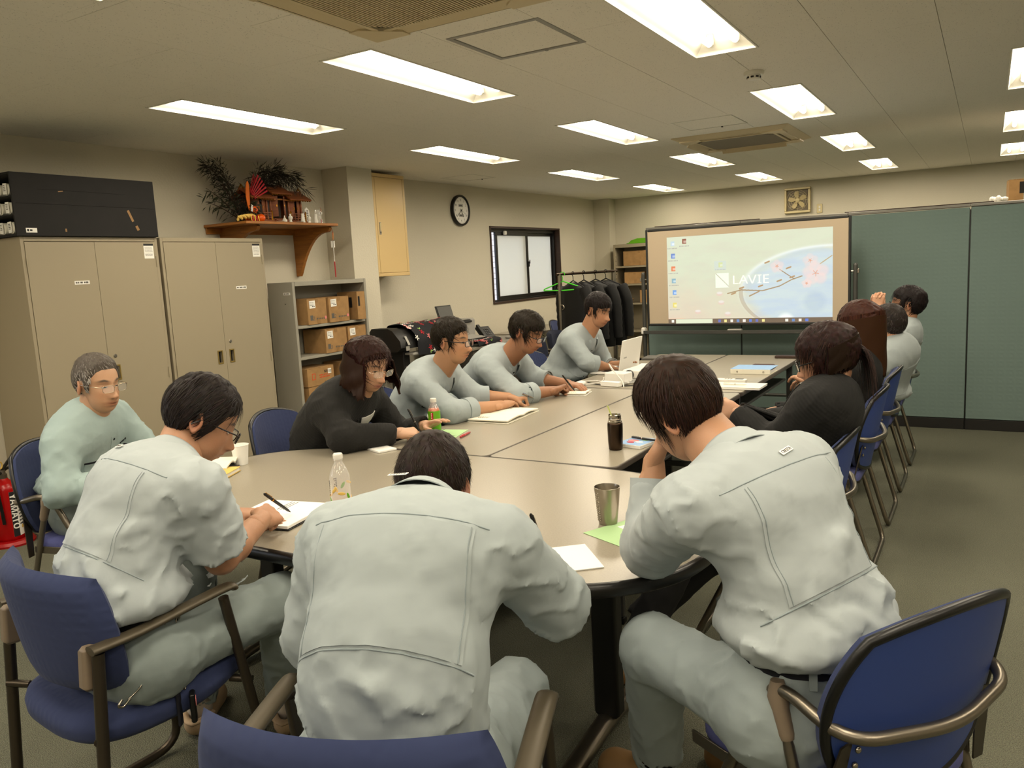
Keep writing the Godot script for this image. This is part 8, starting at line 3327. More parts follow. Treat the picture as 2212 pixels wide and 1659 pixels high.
func hand(mb: MB, wr: Vector3, d: Vector3, n: Vector3, right: bool, pose: String, cell: float, sc := 1.0) -> void:
	d = d.normalized()
	n = (n - d * n.dot(d)).normalized()
	var s := d.cross(n) if right else n.cross(d)
	var reach := 0.20 * sc
	var c := wr + d * 0.075 * sc
	var F := Field.new(c - Vector3(1, 1, 1) * reach * 0.78, c + Vector3(1, 1, 1) * reach * 0.78, cell)
	var curls := {"relaxed": [0.35, 0.45, 0.3], "flat": [0.10, 0.16, 0.1], "pen": [0.85, 0.95, 0.5], "fist": [1.25, 1.5, 0.9], "clasp": [0.75, 1.0, 0.6], "reach": [0.3, 0.7, 0.4]}
	var cu: Array = curls[pose]
	var kn: Array[Vector3] = []
	var ks := [0.029, 0.0095, -0.0105, -0.029]
	var kl := [0.088, 0.092, 0.087, 0.078]
	for k in 4:
		kn.append(wr + (d * kl[k] + s * ks[k]) * sc - n * 0.003 * sc)
		F.cap(wr + s * ks[k] * 0.45 * sc, kn[k], 0.0145 * sc, 0.0115 * sc, 0.014, n, 1.15)
	F.cap(wr - d * 0.05 * sc, wr + d * 0.01 * sc, 0.0270 * sc, 0.0225 * sc, 0.02, n, 1.35)
	F.cap(wr + (d * 0.02 + s * 0.02 + n * 0.006) * sc, wr + (d * 0.055 + s * 0.030 + n * 0.009) * sc, 0.015 * sc, 0.012 * sc, 0.015)
	F.cap(wr + (d * 0.02 - s * 0.018 + n * 0.006) * sc, wr + (d * 0.065 - s * 0.024 + n * 0.005) * sc, 0.013 * sc, 0.011 * sc, 0.014)
	var fl := [[0.041, 0.026, 0.021], [0.045, 0.029, 0.022], [0.042, 0.027, 0.022], [0.033, 0.021, 0.019]]
	for k in 4:
		var p := kn[k]
		var a := 0.0
		var fan: float = (1.5 - k) * (0.06 if pose != "pen" else 0.02)
		for j in 3:
			var cj: float = cu[j] * (1.0 + 0.10 * (k - 1) if pose != "pen" else 1.0 + 0.22 * k)
			if pose == "pen" and k == 0:
				cj *= 0.8
			a += minf(cj, 1.55)
			var dir := (d * cos(a) + n * sin(a) + s * fan * cos(a)).normalized()
			var q: Vector3 = p + dir * fl[k][j] * sc
			var r0: float = [0.0094, 0.0083, 0.0076][j] * sc * (0.88 if k == 3 else 1.0)
			F.cap(p, q, r0, r0 * 0.91, 0.0045)
			p = q
	var tb := wr + (d * 0.026 + s * 0.026 + n * 0.004) * sc
	var t1 := (d * 0.72 + s * 0.62 + n * 0.30).normalized()
	var t2 := (d * 0.88 + s * 0.22 + n * 0.35).normalized()
	var t3 := (d * 0.95 - s * 0.05 + n * 0.30).normalized()
	if pose in ["pen", "fist", "clasp"]:
		t1 = (d * 0.75 + s * 0.40 + n * 0.50).normalized()
		t2 = (d * 0.85 - s * 0.10 + n * 0.50).normalized()
		t3 = (d * 0.80 - s * 0.45 + n * 0.30).normalized()
	F.cap(wr + (d * 0.012 + s * 0.016) * sc, tb, 0.016 * sc, 0.0145 * sc, 0.012)
	var p1 := tb + t1 * 0.040 * sc
	var p2 := p1 + t2 * 0.031 * sc
	var p3 := p2 + t3 * 0.025 * sc
	F.cap(tb, p1, 0.0135 * sc, 0.0105 * sc, 0.010)
	F.cap(p1, p2, 0.0105 * sc, 0.0092 * sc, 0.005)
	F.cap(p2, p3, 0.0095 * sc, 0.0080 * sc, 0.005)
	F.mesh_into(mb)
func shift(mb: MB, off: Vector3) -> MB:
	for k in mb.v.size():
		mb.v[k] -= off
	return mb
func bez(a: Vector3, b: Vector3, c: Vector3, t: float) -> Vector3:
	return a.lerp(b, t).lerp(b.lerp(c, t), t)
var wrinkle := FastNoiseLite.new()
func band(loop: PackedVector3Array, up: Vector3, hgt: float, thick: float, out_of: Vector3, lift := 0.0) -> MB:
	var n := loop.size()
	var p := PackedVector3Array()
	for q in [[-0.5, 0.0], [-0.5, 1.0], [0.5, 1.0], [0.5, 0.0]]:
		for k in n:
			var e := loop[k] - out_of
			e = (e - up * e.dot(up)).normalized()
			p.append(loop[k] + e * (lift + thick * q[1]) + up * (hgt * q[0]))
	var mb := MB.new()
	for row in 3:
		var two := PackedVector3Array()
		for k in n:
			two.append(p[row * n + k])
		for k in n:
			two.append(p[(row + 1) * n + k])
		var t := MB.new()
		t.grid(two, n, 2, true)
		var mid: Vector3 = two[0] - out_of
		var want := mid if row == 1 else (-up if row == 0 else up)
		if t.n[0].dot(want) < 0.0:
			t = MB.new()
			t.grid(two, n, 2, true, false, true)
		mb.join(t)
	return mb
func person(s: Dictionary) -> Node3D:
	var f: Vector3 = s.f.normalized()
	var r := Vector3(-f.z, 0, f.x)
	var up := Vector3.UP
	var pel: Vector3 = s.pel
	var neck: Vector3 = s.neck
	var off := Vector3(pel.x, 0, pel.z)
	var root := thing("person", s.label, "person", off, 0.0)
	var sc: float = s.get("size", 1.0)
	var wd: float = s.get("broad", 1.0)
	var ln := (neck - pel).length()
	var mid: Vector3 = pel + (up * 0.72 + (neck - pel).normalized() * 0.28) * ln * 0.5 - f * s.get("bow", 0.05)
	var C := func(t: float) -> Vector3: return bez(pel, mid, neck, t)
	var tdir: Vector3 = (neck - C.call(0.74)).normalized()
	var rr: Vector3 = s.get("rs", r)
	rr = (rr - tdir * rr.dot(tdir)).normalized()
	var fw := tdir.cross(rr).normalized()
	var ldir: Vector3 = (C.call(0.40) - C.call(0.08)).normalized()
	var lfw := ldir.cross(r).normalized()
	var sw: float = s.get("shoulder", 0.172) * sc
	var sh := {1: neck - tdir * 0.080 * sc + rr * sw + fw * 0.012, -1: neck - tdir * 0.080 * sc - rr * sw + fw * 0.012}
	if s.has("shR"):
		sh[1] = s.shR
	if s.has("shL"):
		sh[-1] = s.shL
	var el := {}
	var wr := {}
	for d in [1, -1]:
		var key: String = "R" if d == 1 else "L"
		wr[d] = s["wr" + key]
		var ua := 0.285 * sc
		var fa := 0.255 * sc
		if s.has("el" + key):
			el[d] = s["el" + key]
		else:
			el[d] = ik(sh[d], wr[d], ua, fa, sh[d] + rr * d * 0.35 - up * 0.5 - f * 0.15)
	var hip := {1: pel + r * 0.088 * sc, -1: pel - r * 0.088 * sc}
	var an := {}
	var kn := {}
	for d in [1, -1]:
		var key: String = "R" if d == 1 else "L"
		an[d] = s.get("an" + key, Vector3(pel.x, 0.085, pel.z) + f * 0.40 + r * d * 0.11)
		kn[d] = s.get("kn" + key, ik(hip[d], an[d], 0.425 * sc, 0.405 * sc, hip[d] + f * 0.6 + up * 0.5 + r * d * 0.05))
	var Fz: Vector3 = s.face.normalized()
	var hup: Vector3 = s.get("hup", up)
	var Fy := (hup - Fz * hup.dot(Fz)).normalized()
	var Fx := Fy.cross(Fz)
	var HF := Transform3D(Basis(Fx, Fy, Fz), s.head)
	var cell: float = s.get("cell", 0.012)
	var sleeve: String = s.get("sleeve", "rolled")
	var body := MB.new()
	body.col = s.skin
	head(body, HF, s)
	var nF := Field.new(neck - Vector3(0.2, 0.2, 0.2), neck + Vector3(0.2, 0.25, 0.2), 0.008)
	nF.cap(neck + fw * 0.012 - tdir * 0.035, HF * Vector3(0, -0.055, -0.022), 0.059 * sc, 0.056 * sc, 0.02)
	nF.cap(neck + fw * 0.035 - tdir * 0.03, HF * Vector3(0, -0.075, 0.015), 0.045 * sc, 0.04 * sc, 0.03)
	nF.cap(neck - tdir * 0.06 - rr * 0.06, neck - tdir * 0.06 + rr * 0.06, 0.05, 0.05, 0.04)
	nF.mesh_into(body)
	for d in [1, -1]:
		var key: String = "R" if d == 1 else "L"
		if s.get("hide" + key, false):
			continue
		var a0: Vector3 = sh[d].lerp(el[d], 0.45) if sleeve == "short" else el[d]
		var lo := Vector3(minf(a0.x, minf(el[d].x, wr[d].x)), minf(a0.y, minf(el[d].y, wr[d].y)), minf(a0.z, minf(el[d].z, wr[d].z))) - Vector3(0.07, 0.07, 0.07)
		var hi := Vector3(maxf(a0.x, maxf(el[d].x, wr[d].x)), maxf(a0.y, maxf(el[d].y, wr[d].y)), maxf(a0.z, maxf(el[d].z, wr[d].z))) + Vector3(0.07, 0.07, 0.07)
		var aF := Field.new(lo, hi, 0.0075)
		if sleeve == "short":
			aF.cap(a0, el[d], 0.049 * sc, 0.042 * sc, 0.02)
		var e1: Vector3 = el[d].lerp(wr[d], 0.30)
		aF.cap(el[d], e1, 0.042 * sc, 0.043 * sc, 0.02)
		aF.cap(e1, wr[d], 0.042 * sc, 0.0265 * sc, 0.02)
		aF.mesh_into(body)
		var hd: Vector3 = s.get("hd" + key, (wr[d] - el[d]).normalized())
		var hn: Vector3 = s.get("hn" + key, -up)
		hand(body, wr[d], hd, hn, d == 1, s.get("hp" + key, "relaxed"), s.get("hand_cell", 0.0042), s.get("hand_size", 0.98) * sc)
	put("body", shift(body, off), "skin", root)
	var hb := hair(HF, s, -up)
	if s.has("long"):
		long_hair(hb, HF, s, -up)
	if s.has("tail"):
		tail_hair(hb, HF, s, -up)
	put("hair", shift(hb, off), "hair", root)
	if s.get("eyes", true):
		put("eyes", shift(eyes(HF, s), off), "eye", root)
	if s.has("specs"):
		glasses(root, off, HF, s)
	wrinkle.frequency = 1.0
	wrinkle.fractal_octaves = 2
	wrinkle.seed = s.get("seed", 1) + 20
	var belt_t: float = s.get("belt_t", 0.25)
	var all := [pel, kn[1], kn[-1], an[1], an[-1], C.call(belt_t)]
	var b0 := Vector3(99, 99, 99)
	var b1 := -b0
	for p in all:
		b0 = b0.min(p)
		b1 = b1.max(p)
	var tF := Field.new(b0 - Vector3(0.22, 0.12, 0.22), b1 + Vector3(0.22, 0.15, 0.22), cell * 1.05)
	tF.cap(hip[-1] - up * 0.0, hip[1], 0.122 * wd, 0.122 * wd, 0.05)
	tF.cap(C.call(0.03), C.call(0.27), 0.160 * wd, 0.147 * wd, 0.06, lfw, 1.28)
	for d in [1, -1]:
		tF.cap(hip[d], kn[d], 0.095 * wd, 0.074 * sc, 0.03)
		tF.cap(kn[d], an[d] + up * 0.03, 0.073 * sc, 0.066 * sc, 0.03)
	var tw: float = s.get("wrinkles", 1.0) * 0.006
	tF.warp(func(p: Vector3) -> float:
		var v := wrinkle.get_noise_3d(p.x * 9.0, p.y * 7.0, p.z * 9.0)
		var q := maxf(1.0 - absf(v) * 3.2, 0.0)
		return -tw * q * q + 0.3 * tw * wrinkle.get_noise_3d(p.x * 22.0, p.y * 22.0 + 9.0, p.z * 22.0))
	for d in [1, -1]:
		tF.cut(an[d] - up * 0.005, (an[d] - kn[d]).normalized(), 0.13)
		tF.cap(an[d] - (an[d] - kn[d]).normalized() * 0.05, an[d] + (an[d] - kn[d]).normalized() * 0.08, 0.054 * sc, 0.054 * sc, 0.0, Vector3.ZERO, 1.0, true)
	tF.cut(C.call(belt_t), ldir)
	var tm := MB.new()
	tF.mesh_into(tm)
	var legs := put("trousers", shift(tm, off), s.get("trousers", "trousers"), root)
	all = [C.call(0.1), neck, sh[1], sh[-1], el[1], el[-1]]
	if sleeve == "long":
		all.append_array([wr[1], wr[-1]])
	b0 = Vector3(99, 99, 99)
	b1 = -b0
	for p in all:
		b0 = b0.min(p)
		b1 = b1.max(p)
	var G := Field.new(b0 - Vector3(0.24, 0.15, 0.24), b1 + Vector3(0.24, 0.14, 0.24), cell)
	var hem: float = s.get("hem_t", belt_t - 0.005)
	G.cap(C.call(maxf(hem - 0.05, 0.0)), C.call(0.46), 0.163 * wd, 0.158 * wd, 0.04, lfw, 1.30)
	if s.get("blouse", true):
		G.cap(C.call(hem + 0.075) - r * 0.03, C.call(hem + 0.075) + r * 0.03, 0.168 * wd, 0.168 * wd, 0.06, ldir, 2.6)
	G.cap(C.call(0.46), C.call(0.78), 0.160 * wd, 0.168 * wd, 0.05, fw, 1.36)
	G.cap(C.call(0.82) - rr * 0.085 * wd, C.call(0.82) + rr * 0.085 * wd, 0.098, 0.098, 0.06)
	if s.has("bust"):
		for d in [1, -1]:
			G.cap(C.call(0.62) + rr * d * 0.075 + fw * 0.075, C.call(0.66) + rr * d * 0.07 + fw * 0.07, s.bust, s.bust, 0.05)
	for d in [1, -1]:
		G.cap(neck - tdir * 0.050 + rr * d * 0.045, sh[d] - rr * d * 0.015, 0.056, 0.066 * sc, 0.05)
		var cuff := Vector3.ZERO
		var cdir := Vector3.ZERO
		var cr := 0.0
		if sleeve == "short":
			cuff = sh[d].lerp(el[d], 0.80)
			cdir = (el[d] - sh[d]).normalized()
			G.cap(sh[d], sh[d].lerp(el[d], 0.5), 0.074 * sc, 0.072 * sc, 0.035)
			G.cap(sh[d].lerp(el[d], 0.5), sh[d].lerp(el[d], 1.0), 0.072 * sc, 0.080 * sc, 0.03)
			cr = 0.055
		else:
			var endt := 0.40 if sleeve == "rolled" else 0.93
			cuff = el[d].lerp(wr[d], s.get("cuff_t", endt))
			cdir = (wr[d] - el[d]).normalized()
			var loose: float = s.get("loose", 1.0)
			G.cap(sh[d], el[d], 0.072 * sc, 0.063 * sc * loose, 0.035)
			G.cap(el[d], cuff + cdir * 0.05, 0.062 * sc * loose, (0.058 if sleeve == "rolled" else 0.043) * sc * loose, 0.025)
			cr = 0.047 if sleeve == "rolled" else 0.034
		var cutp := cuff
		G.cut(cutp, cdir, 0.115)
		G.cap(cutp - cdir * 0.035, cutp + cdir * 0.08, cr * sc, cr * sc, 0.0, Vector3.ZERO, 1.0, true)
	for q in s.get("folds", []):
		var a0: Vector3 = C.call(q[0]) + rr * q[1]
		var a1: Vector3 = C.call(q[2]) + rr * q[3]
		var w0 := G.hit(a0 - fw * 0.35 * q[4], fw * q[4])
		var w1 := G.hit(a1 - fw * 0.35 * q[4], fw * q[4])
		if w0 != Vector3.INF and w1 != Vector3.INF:
			var wm := G.hit(a0.lerp(a1, 0.5) - fw * 0.35 * q[4], fw * q[4])
			var sink: Vector3 = fw * q[4] * q[5] * 0.45
			G.cap(w0 + sink * 1.8, wm + sink, q[5] * 0.8, q[5], 0.03)
			G.cap(wm + sink, w1 + sink * 1.8, q[5], q[5] * 0.7, 0.03)
	var ww: float = s.get("wrinkles", 1.0) * 0.0075
	var low: Vector3 = C.call(hem)
	G.warp(func(p: Vector3) -> float:
		var e := p - low
		var a := e.dot(rr)
		var b := e.dot(tdir)
		var c := e.dot(fw)
		var v := wrinkle.get_noise_3d(a * 8.0 + b * 3.0, b * 5.0 - a * 1.5, c * 8.0)
		var q := maxf(1.0 - absf(v) * 3.0, 0.0)
		var waist := 0.5 + 1.1 * exp(-pow(b / 0.10, 2.0)) + 0.7 * clampf((absf(a) - 0.13) / 0.08, 0.0, 1.0)
		return -ww * waist * q * q + 0.35 * ww * wrinkle.get_noise_3d(a * 20.0, b * 16.0, c * 20.0))
	G.cut(low, -ldir)
	var gm := MB.new()
	G.mesh_into(gm)
	var top: MeshInstance3D = put(s.get("top_name", "shirt"), shift(gm, off), s.get("top", "shirt"), root)
	for d in [1, -1]:
		if sleeve == "long" and not s.get("cuffs", false):
			continue
		if sleeve == "short":
			continue
		var cdir2: Vector3 = (wr[d] - el[d]).normalized()
		var c2: Vector3 = el[d].lerp(wr[d], s.get("cuff_t", 0.40 if sleeve == "rolled" else 0.93))
		var loop := PackedVector3Array()
		var x := cdir2.cross(up).normalized()
		var y := x.cross(cdir2)
		var cr2: float = (0.0625 if sleeve == "rolled" else 0.046) * sc * s.get("loose", 1.0)
		for k in 28:
			var g := TAU * k / 28
			loop.append(c2 - cdir2 * 0.024 + (x * cos(g) + y * sin(g)) * cr2 * (1.0 + 0.03 * sin(g * 3.0 + d)))
		var cb := band(loop, cdir2, 0.055, 0.004, c2)
		put("cuff", shift(cb, off), s.get("top", "shirt"), top)
	if s.has("belt"):
		var bl := PackedVector3Array()
		var bc: Vector3 = C.call(belt_t - 0.035)
		for k in 48:
			var g := TAU * k / 48
			var dv := (r * cos(g) + lfw * sin(g)).normalized()
			var w := tF.hit(bc + dv * 0.32, -dv, 0.34)
			if w == Vector3.INF:
				w = bc + dv * 0.13
			bl.append(w)
		var bb := band(bl, ldir, 0.036, 0.0045, bc, 0.001)
		put("belt", shift(bb, off), s.belt, root)
		for g in [-2.3, -1.75, -1.25, -0.75, 0.7]:
			var k := posmod(int(round(g / TAU * 48.0)), 48)
			var p := bl[k]
			var e := (p - bc).normalized()
			e = (e - ldir * e.dot(ldir)).normalized()
			var lb := MB.new()
			lb.box(Vector3(0.016, 0.062, 0.004), p + e * 0.008 - ldir * 0.006 - off, 0.0015, Basis(ldir.cross(e).normalized(), ldir, e))
			put("belt_loop", lb, s.get("trousers", "trousers"), legs)
	if s.get("collar", "") != "":
		var cm: String = s.collar
		var cy := (tdir * 0.6 + (HF * Vector3(0, -0.06, -0.01) - neck).normalized() * 0.4).normalized()
		var cx := (rr - cy * rr.dot(cy)).normalized()
		var cz := cy.cross(cx)
		var cc := neck + fw * 0.016 - tdir * 0.022
		var A: float = s.get("collar_open", 2.55)
		var nu := 31
		var p := PackedVector3Array()
		var big: float = s.get("collar_size", 1.0)
		for row in [[0.002, 0.0], [0.003, 0.036], [0.007, 0.041], [0.013, 0.034], [0.022, 0.012], [0.030, -0.008]]:
			for i in nu:
				var a := lerpf(-A, A, float(i) / (nu - 1))
				var fr := 0.5 - 0.5 * cos(a)
				var rad: float = 0.064 * sc + 0.010 * fr + row[0] * big
				var drop: float = -0.030 * fr * fr
				var tip := 0.0
				if row[0] > 0.01:
					tip = -0.042 * big * pow(clampf((absf(a) - A + 0.75) / 0.75, 0.0, 1.0), 1.5) * (row[0] / 0.03)
				p.append(cc + (-cz * cos(a) + cx * sin(a)) * rad + cy * (row[1] * (1.0 - 0.25 * fr) + drop + tip) + cz * (0.02 * fr if row[0] > 0.01 else 0.008 * fr))
		var co := MB.new()
		co.shell(p, nu, 6, 0.0022)
		put("collar", shift(co, off), cm, root)
	if s.get("inner_collar", "") != "":
		var q := PackedVector3Array()
		for row in [0.0, 0.03]:
			for i in 25:
				var a := lerpf(-2.7, 2.7, float(i) / 24.0)
				var fr := 0.5 - 0.5 * cos(a)
				q.append(neck + fw * 0.016 - tdir * 0.02 + (-fw * cos(a) + rr * sin(a)) * (0.0625 * sc + 0.012 * fr) + tdir * (row * (1.0 - 0.2 * fr) - 0.034 * fr * fr))
		var ib := MB.new()
		ib.shell(q, 25, 2, 0.0022)
		put("inner_collar", shift(ib, off), s.inner_collar, root)
		var bt := MB.new()
		bt.ball(neck + fw * 0.108 - tdir * 0.058 - rr * 0.01 - off, Vector3(0.006, 0.006, 0.003), 10, 6, Basis(rr, tdir, fw))
		put("collar_button", bt, "specs_black", root)
	var bk := func(t: float, u: float) -> Array: return [C.call(t) + rr * u - fw * 0.34, fw]
	var ft := func(t: float, u: float) -> Array: return [C.call(t) + rr * u + fw * 0.34, -fw]
	if s.get("back_seams", false):
		var th: String = s.get("thread", s.get("top", "shirt"))
		var lo_t: float = s.get("panel_low", 0.43)
		var hi_t := 0.845
		var pw: float = s.get("panel_w", 0.128)
		var bp := patch(G, 22, 15, func(u: float, v: float) -> Array: return bk.call(lerpf(lo_t, hi_t, v), lerpf(-pw, pw, u)), 0.0030, 0.0045)
		put("back_panel", shift(bp, off), s.get("top", "shirt"), top)
		for d in [1, -1]:
			var sm := seam(G, 22, func(t: float) -> Array: return bk.call(lerpf(lo_t, hi_t, t), d * (pw - 0.006)), 0.0010, 0.0030)
			put("seam", shift(sm, off), th, top)
		var y1 := seam(G, 20, func(t: float) -> Array: return bk.call(0.86, lerpf(-0.17, 0.17, t)), 0.0016)
		put("seam", shift(y1, off), th, top)
		var y2 := seam(G, 20, func(t: float) -> Array: return bk.call(lo_t - 0.012, lerpf(-0.165, 0.165, t)), 0.0018)
		put("seam", shift(y2, off), th, top)
	if s.get("front", "") == "shirt":
		var pk := patch(G, 18, 4, func(u: float, v: float) -> Array: return ft.call(lerpf(0.30, 0.90, v), lerpf(-0.017, 0.017, u)), 0.0015, 0.003)
		put("placket", shift(pk, off), s.get("top", "shirt"), top)
		for k in 5:
			var h: Array = ft.call(0.86 - 0.115 * k, 0.0)
			var w := G.hit(h[0], h[1])
			if w != Vector3.INF:
				var bt := MB.new()
				bt.ball(w + fw * 0.0025 - off, Vector3(0.0055, 0.0055, 0.002), 8, 5, Basis(rr, tdir, fw))
				put("button", bt, "ink_grey", top)
		for d in [1, -1]:
			var po := patch(G, 7, 6, func(u: float, v: float) -> Array: return ft.call(lerpf(0.52, 0.685, v), d * lerpf(0.042, 0.135, u)), 0.0016, 0.004)
			var pn := put("pocket", shift(po, off), s.get("top", "shirt"), top)
			var tr := patch(G, 3, 6, func(u: float, v: float) -> Array: return ft.call(lerpf(0.688, 0.705, v), d * lerpf(0.040, 0.137, u)), 0.002, 0.005)
			put("pocket_trim", shift(tr, off), s.get("trim", "navy_cloth"), top)
		var nm: Array = ft.call(0.755, -0.085)
		var nw := G.hit(nm[0], nm[1])
		if nw != Vector3.INF:
			var nn := G.normal(nw)
			var ny := (tdir - nn * tdir.dot(nn)).normalized()
			scribble(top, nw + nn * 0.002 - off, 0.062, 1, 0.01, 0.009, s.get("seed", 1) + 50, "navy_cloth", Basis(ny.cross(nn), ny, nn), "name_embroidery")
	if s.get("front", "") == "cardigan":
		var vt := patch(G, 16, 9, func(u: float, v: float) -> Array: return ft.call(lerpf(0.28, 0.93, v), lerpf(-1, 1, u) * lerpf(0.020, 0.075, v)), 0.001, 0.003)
		put("vest", shift(vt, off), "vest_black", top)
		var wt := patch(G, 10, 7, func(u: float, v: float) -> Array: return ft.call(lerpf(0.66, 0.95, v), lerpf(-1, 1, u) * lerpf(0.006, 0.058, v)), 0.004, 0.003)
		put("blouse", shift(wt, off), "white_cloth", top)
		for d in [1, -1]:
			var ed := seam(G, 20, func(t: float) -> Array: return ft.call(lerpf(0.26, 0.94, t), d * lerpf(0.022, 0.080, t)), 0.005, 0.0)
			put("cardigan_edge", shift(ed, off), s.top, top)
	if s.has("tag_text"):
		var h: Array = bk.call(s.tag_at[0], s.tag_at[1])
		var w := G.hit(h[0], h[1])
		if w != Vector3.INF:
			var nn := G.normal(w)
			var ny := (tdir - nn * tdir.dot(nn)).normalized()
			var nx := ny.cross(nn)
			var bs := Basis(nx, ny, nn) * Basis(Vector3.BACK, s.get("tag_turn", 0.0))
			var tg := MB.new()
			tg.box(Vector3(0.040, 0.013, 0.0014), w + nn * (0.0035 + s.get("tag_lift", 0.0)) - off, 0.0005, bs)
			put("brand_tag", tg, "paper", top)
			words("tag_lettering", s.tag_text, 0.0105, "ink", Transform3D(bs, w + nn * (0.0043 + s.get("tag_lift", 0.0)) - off), top, 0.0004, true, 0.9)
	for d in [1, -1]:
		var key: String = "R" if d == 1 else "L"
		var a: Vector3 = an[d]
		var fd: Vector3 = s.get("toe" + key, f + r * d * 0.15)
		fd.y = 0
		fd = fd.normalized()
		var shoe: String = s.get("shoe", "black_plastic")
		var g0 := Vector3(a.x, 0, a.z)
		if s.get("sock", "") != "":
			var sk := MB.new()
			sk.tube(pv([a + up * 0.05, a - up * 0.01, g0 + up * 0.055, g0 + up * 0.035 + fd * 0.05]), PackedFloat32Array([0.041, 0.040, 0.042, 0.030]), 14)
			put("sock", shift(sk, off), s.sock, root)
		var sF := Field.new(g0 + Vector3(-0.22, -0.02, -0.22), g0 + Vector3(0.22, 0.12, 0.22), 0.0075)
		sF.cap(g0 + up * 0.038 - fd * 0.045, g0 + up * 0.034 + fd * 0.14, 0.040, 0.046, 0.03)
		sF.cap(g0 + up * 0.055 + fd * 0.04, g0 + up * 0.030 + fd * 0.15, 0.042, 0.040, 0.03)
		sF.cut(g0 + up * 0.002, -up)
		if s.get("clog", false):
			sF.cap(g0 + up * 0.062 - fd * 0.03, g0 + up * 0.12 + fd * 0.01, 0.041, 0.06, 0.0, Vector3.ZERO, 1.0, true)
		var sm2 := MB.new()
		sF.mesh_into(sm2)
		var so := put("shoe", shift(sm2, off), shoe, root)
		if s.get("clog", false):
			var st := MB.new()
			var pts: Array = []
			for k in 9:
				var g := PI * (k / 8.0 - 0.5)
				pts.append(g0 + up * 0.055 - fd * (0.045 + 0.040 * cos(g)) + fd.cross(up) * 0.043 * sin(g) + fd * 0.03 * absf(sin(g)))
			st.tube(pv(pts), 0.007, 8, false, 1.9)
			put("heel_strap", shift(st, off), shoe, so)
	s["_root"] = root
	s["_C"] = C
	s["_rr"] = rr
	s["_fw"] = fw
	s["_tdir"] = tdir
	s["_shirt"] = G
	return root
func V(x: float, y: float, z: float) -> Vector3:
	return Vector3(x, y, z)
const BLACK_HAIR := Color(0.010, 0.008, 0.0075)
const BROWN_HAIR := Color(0.018, 0.011, 0.008)
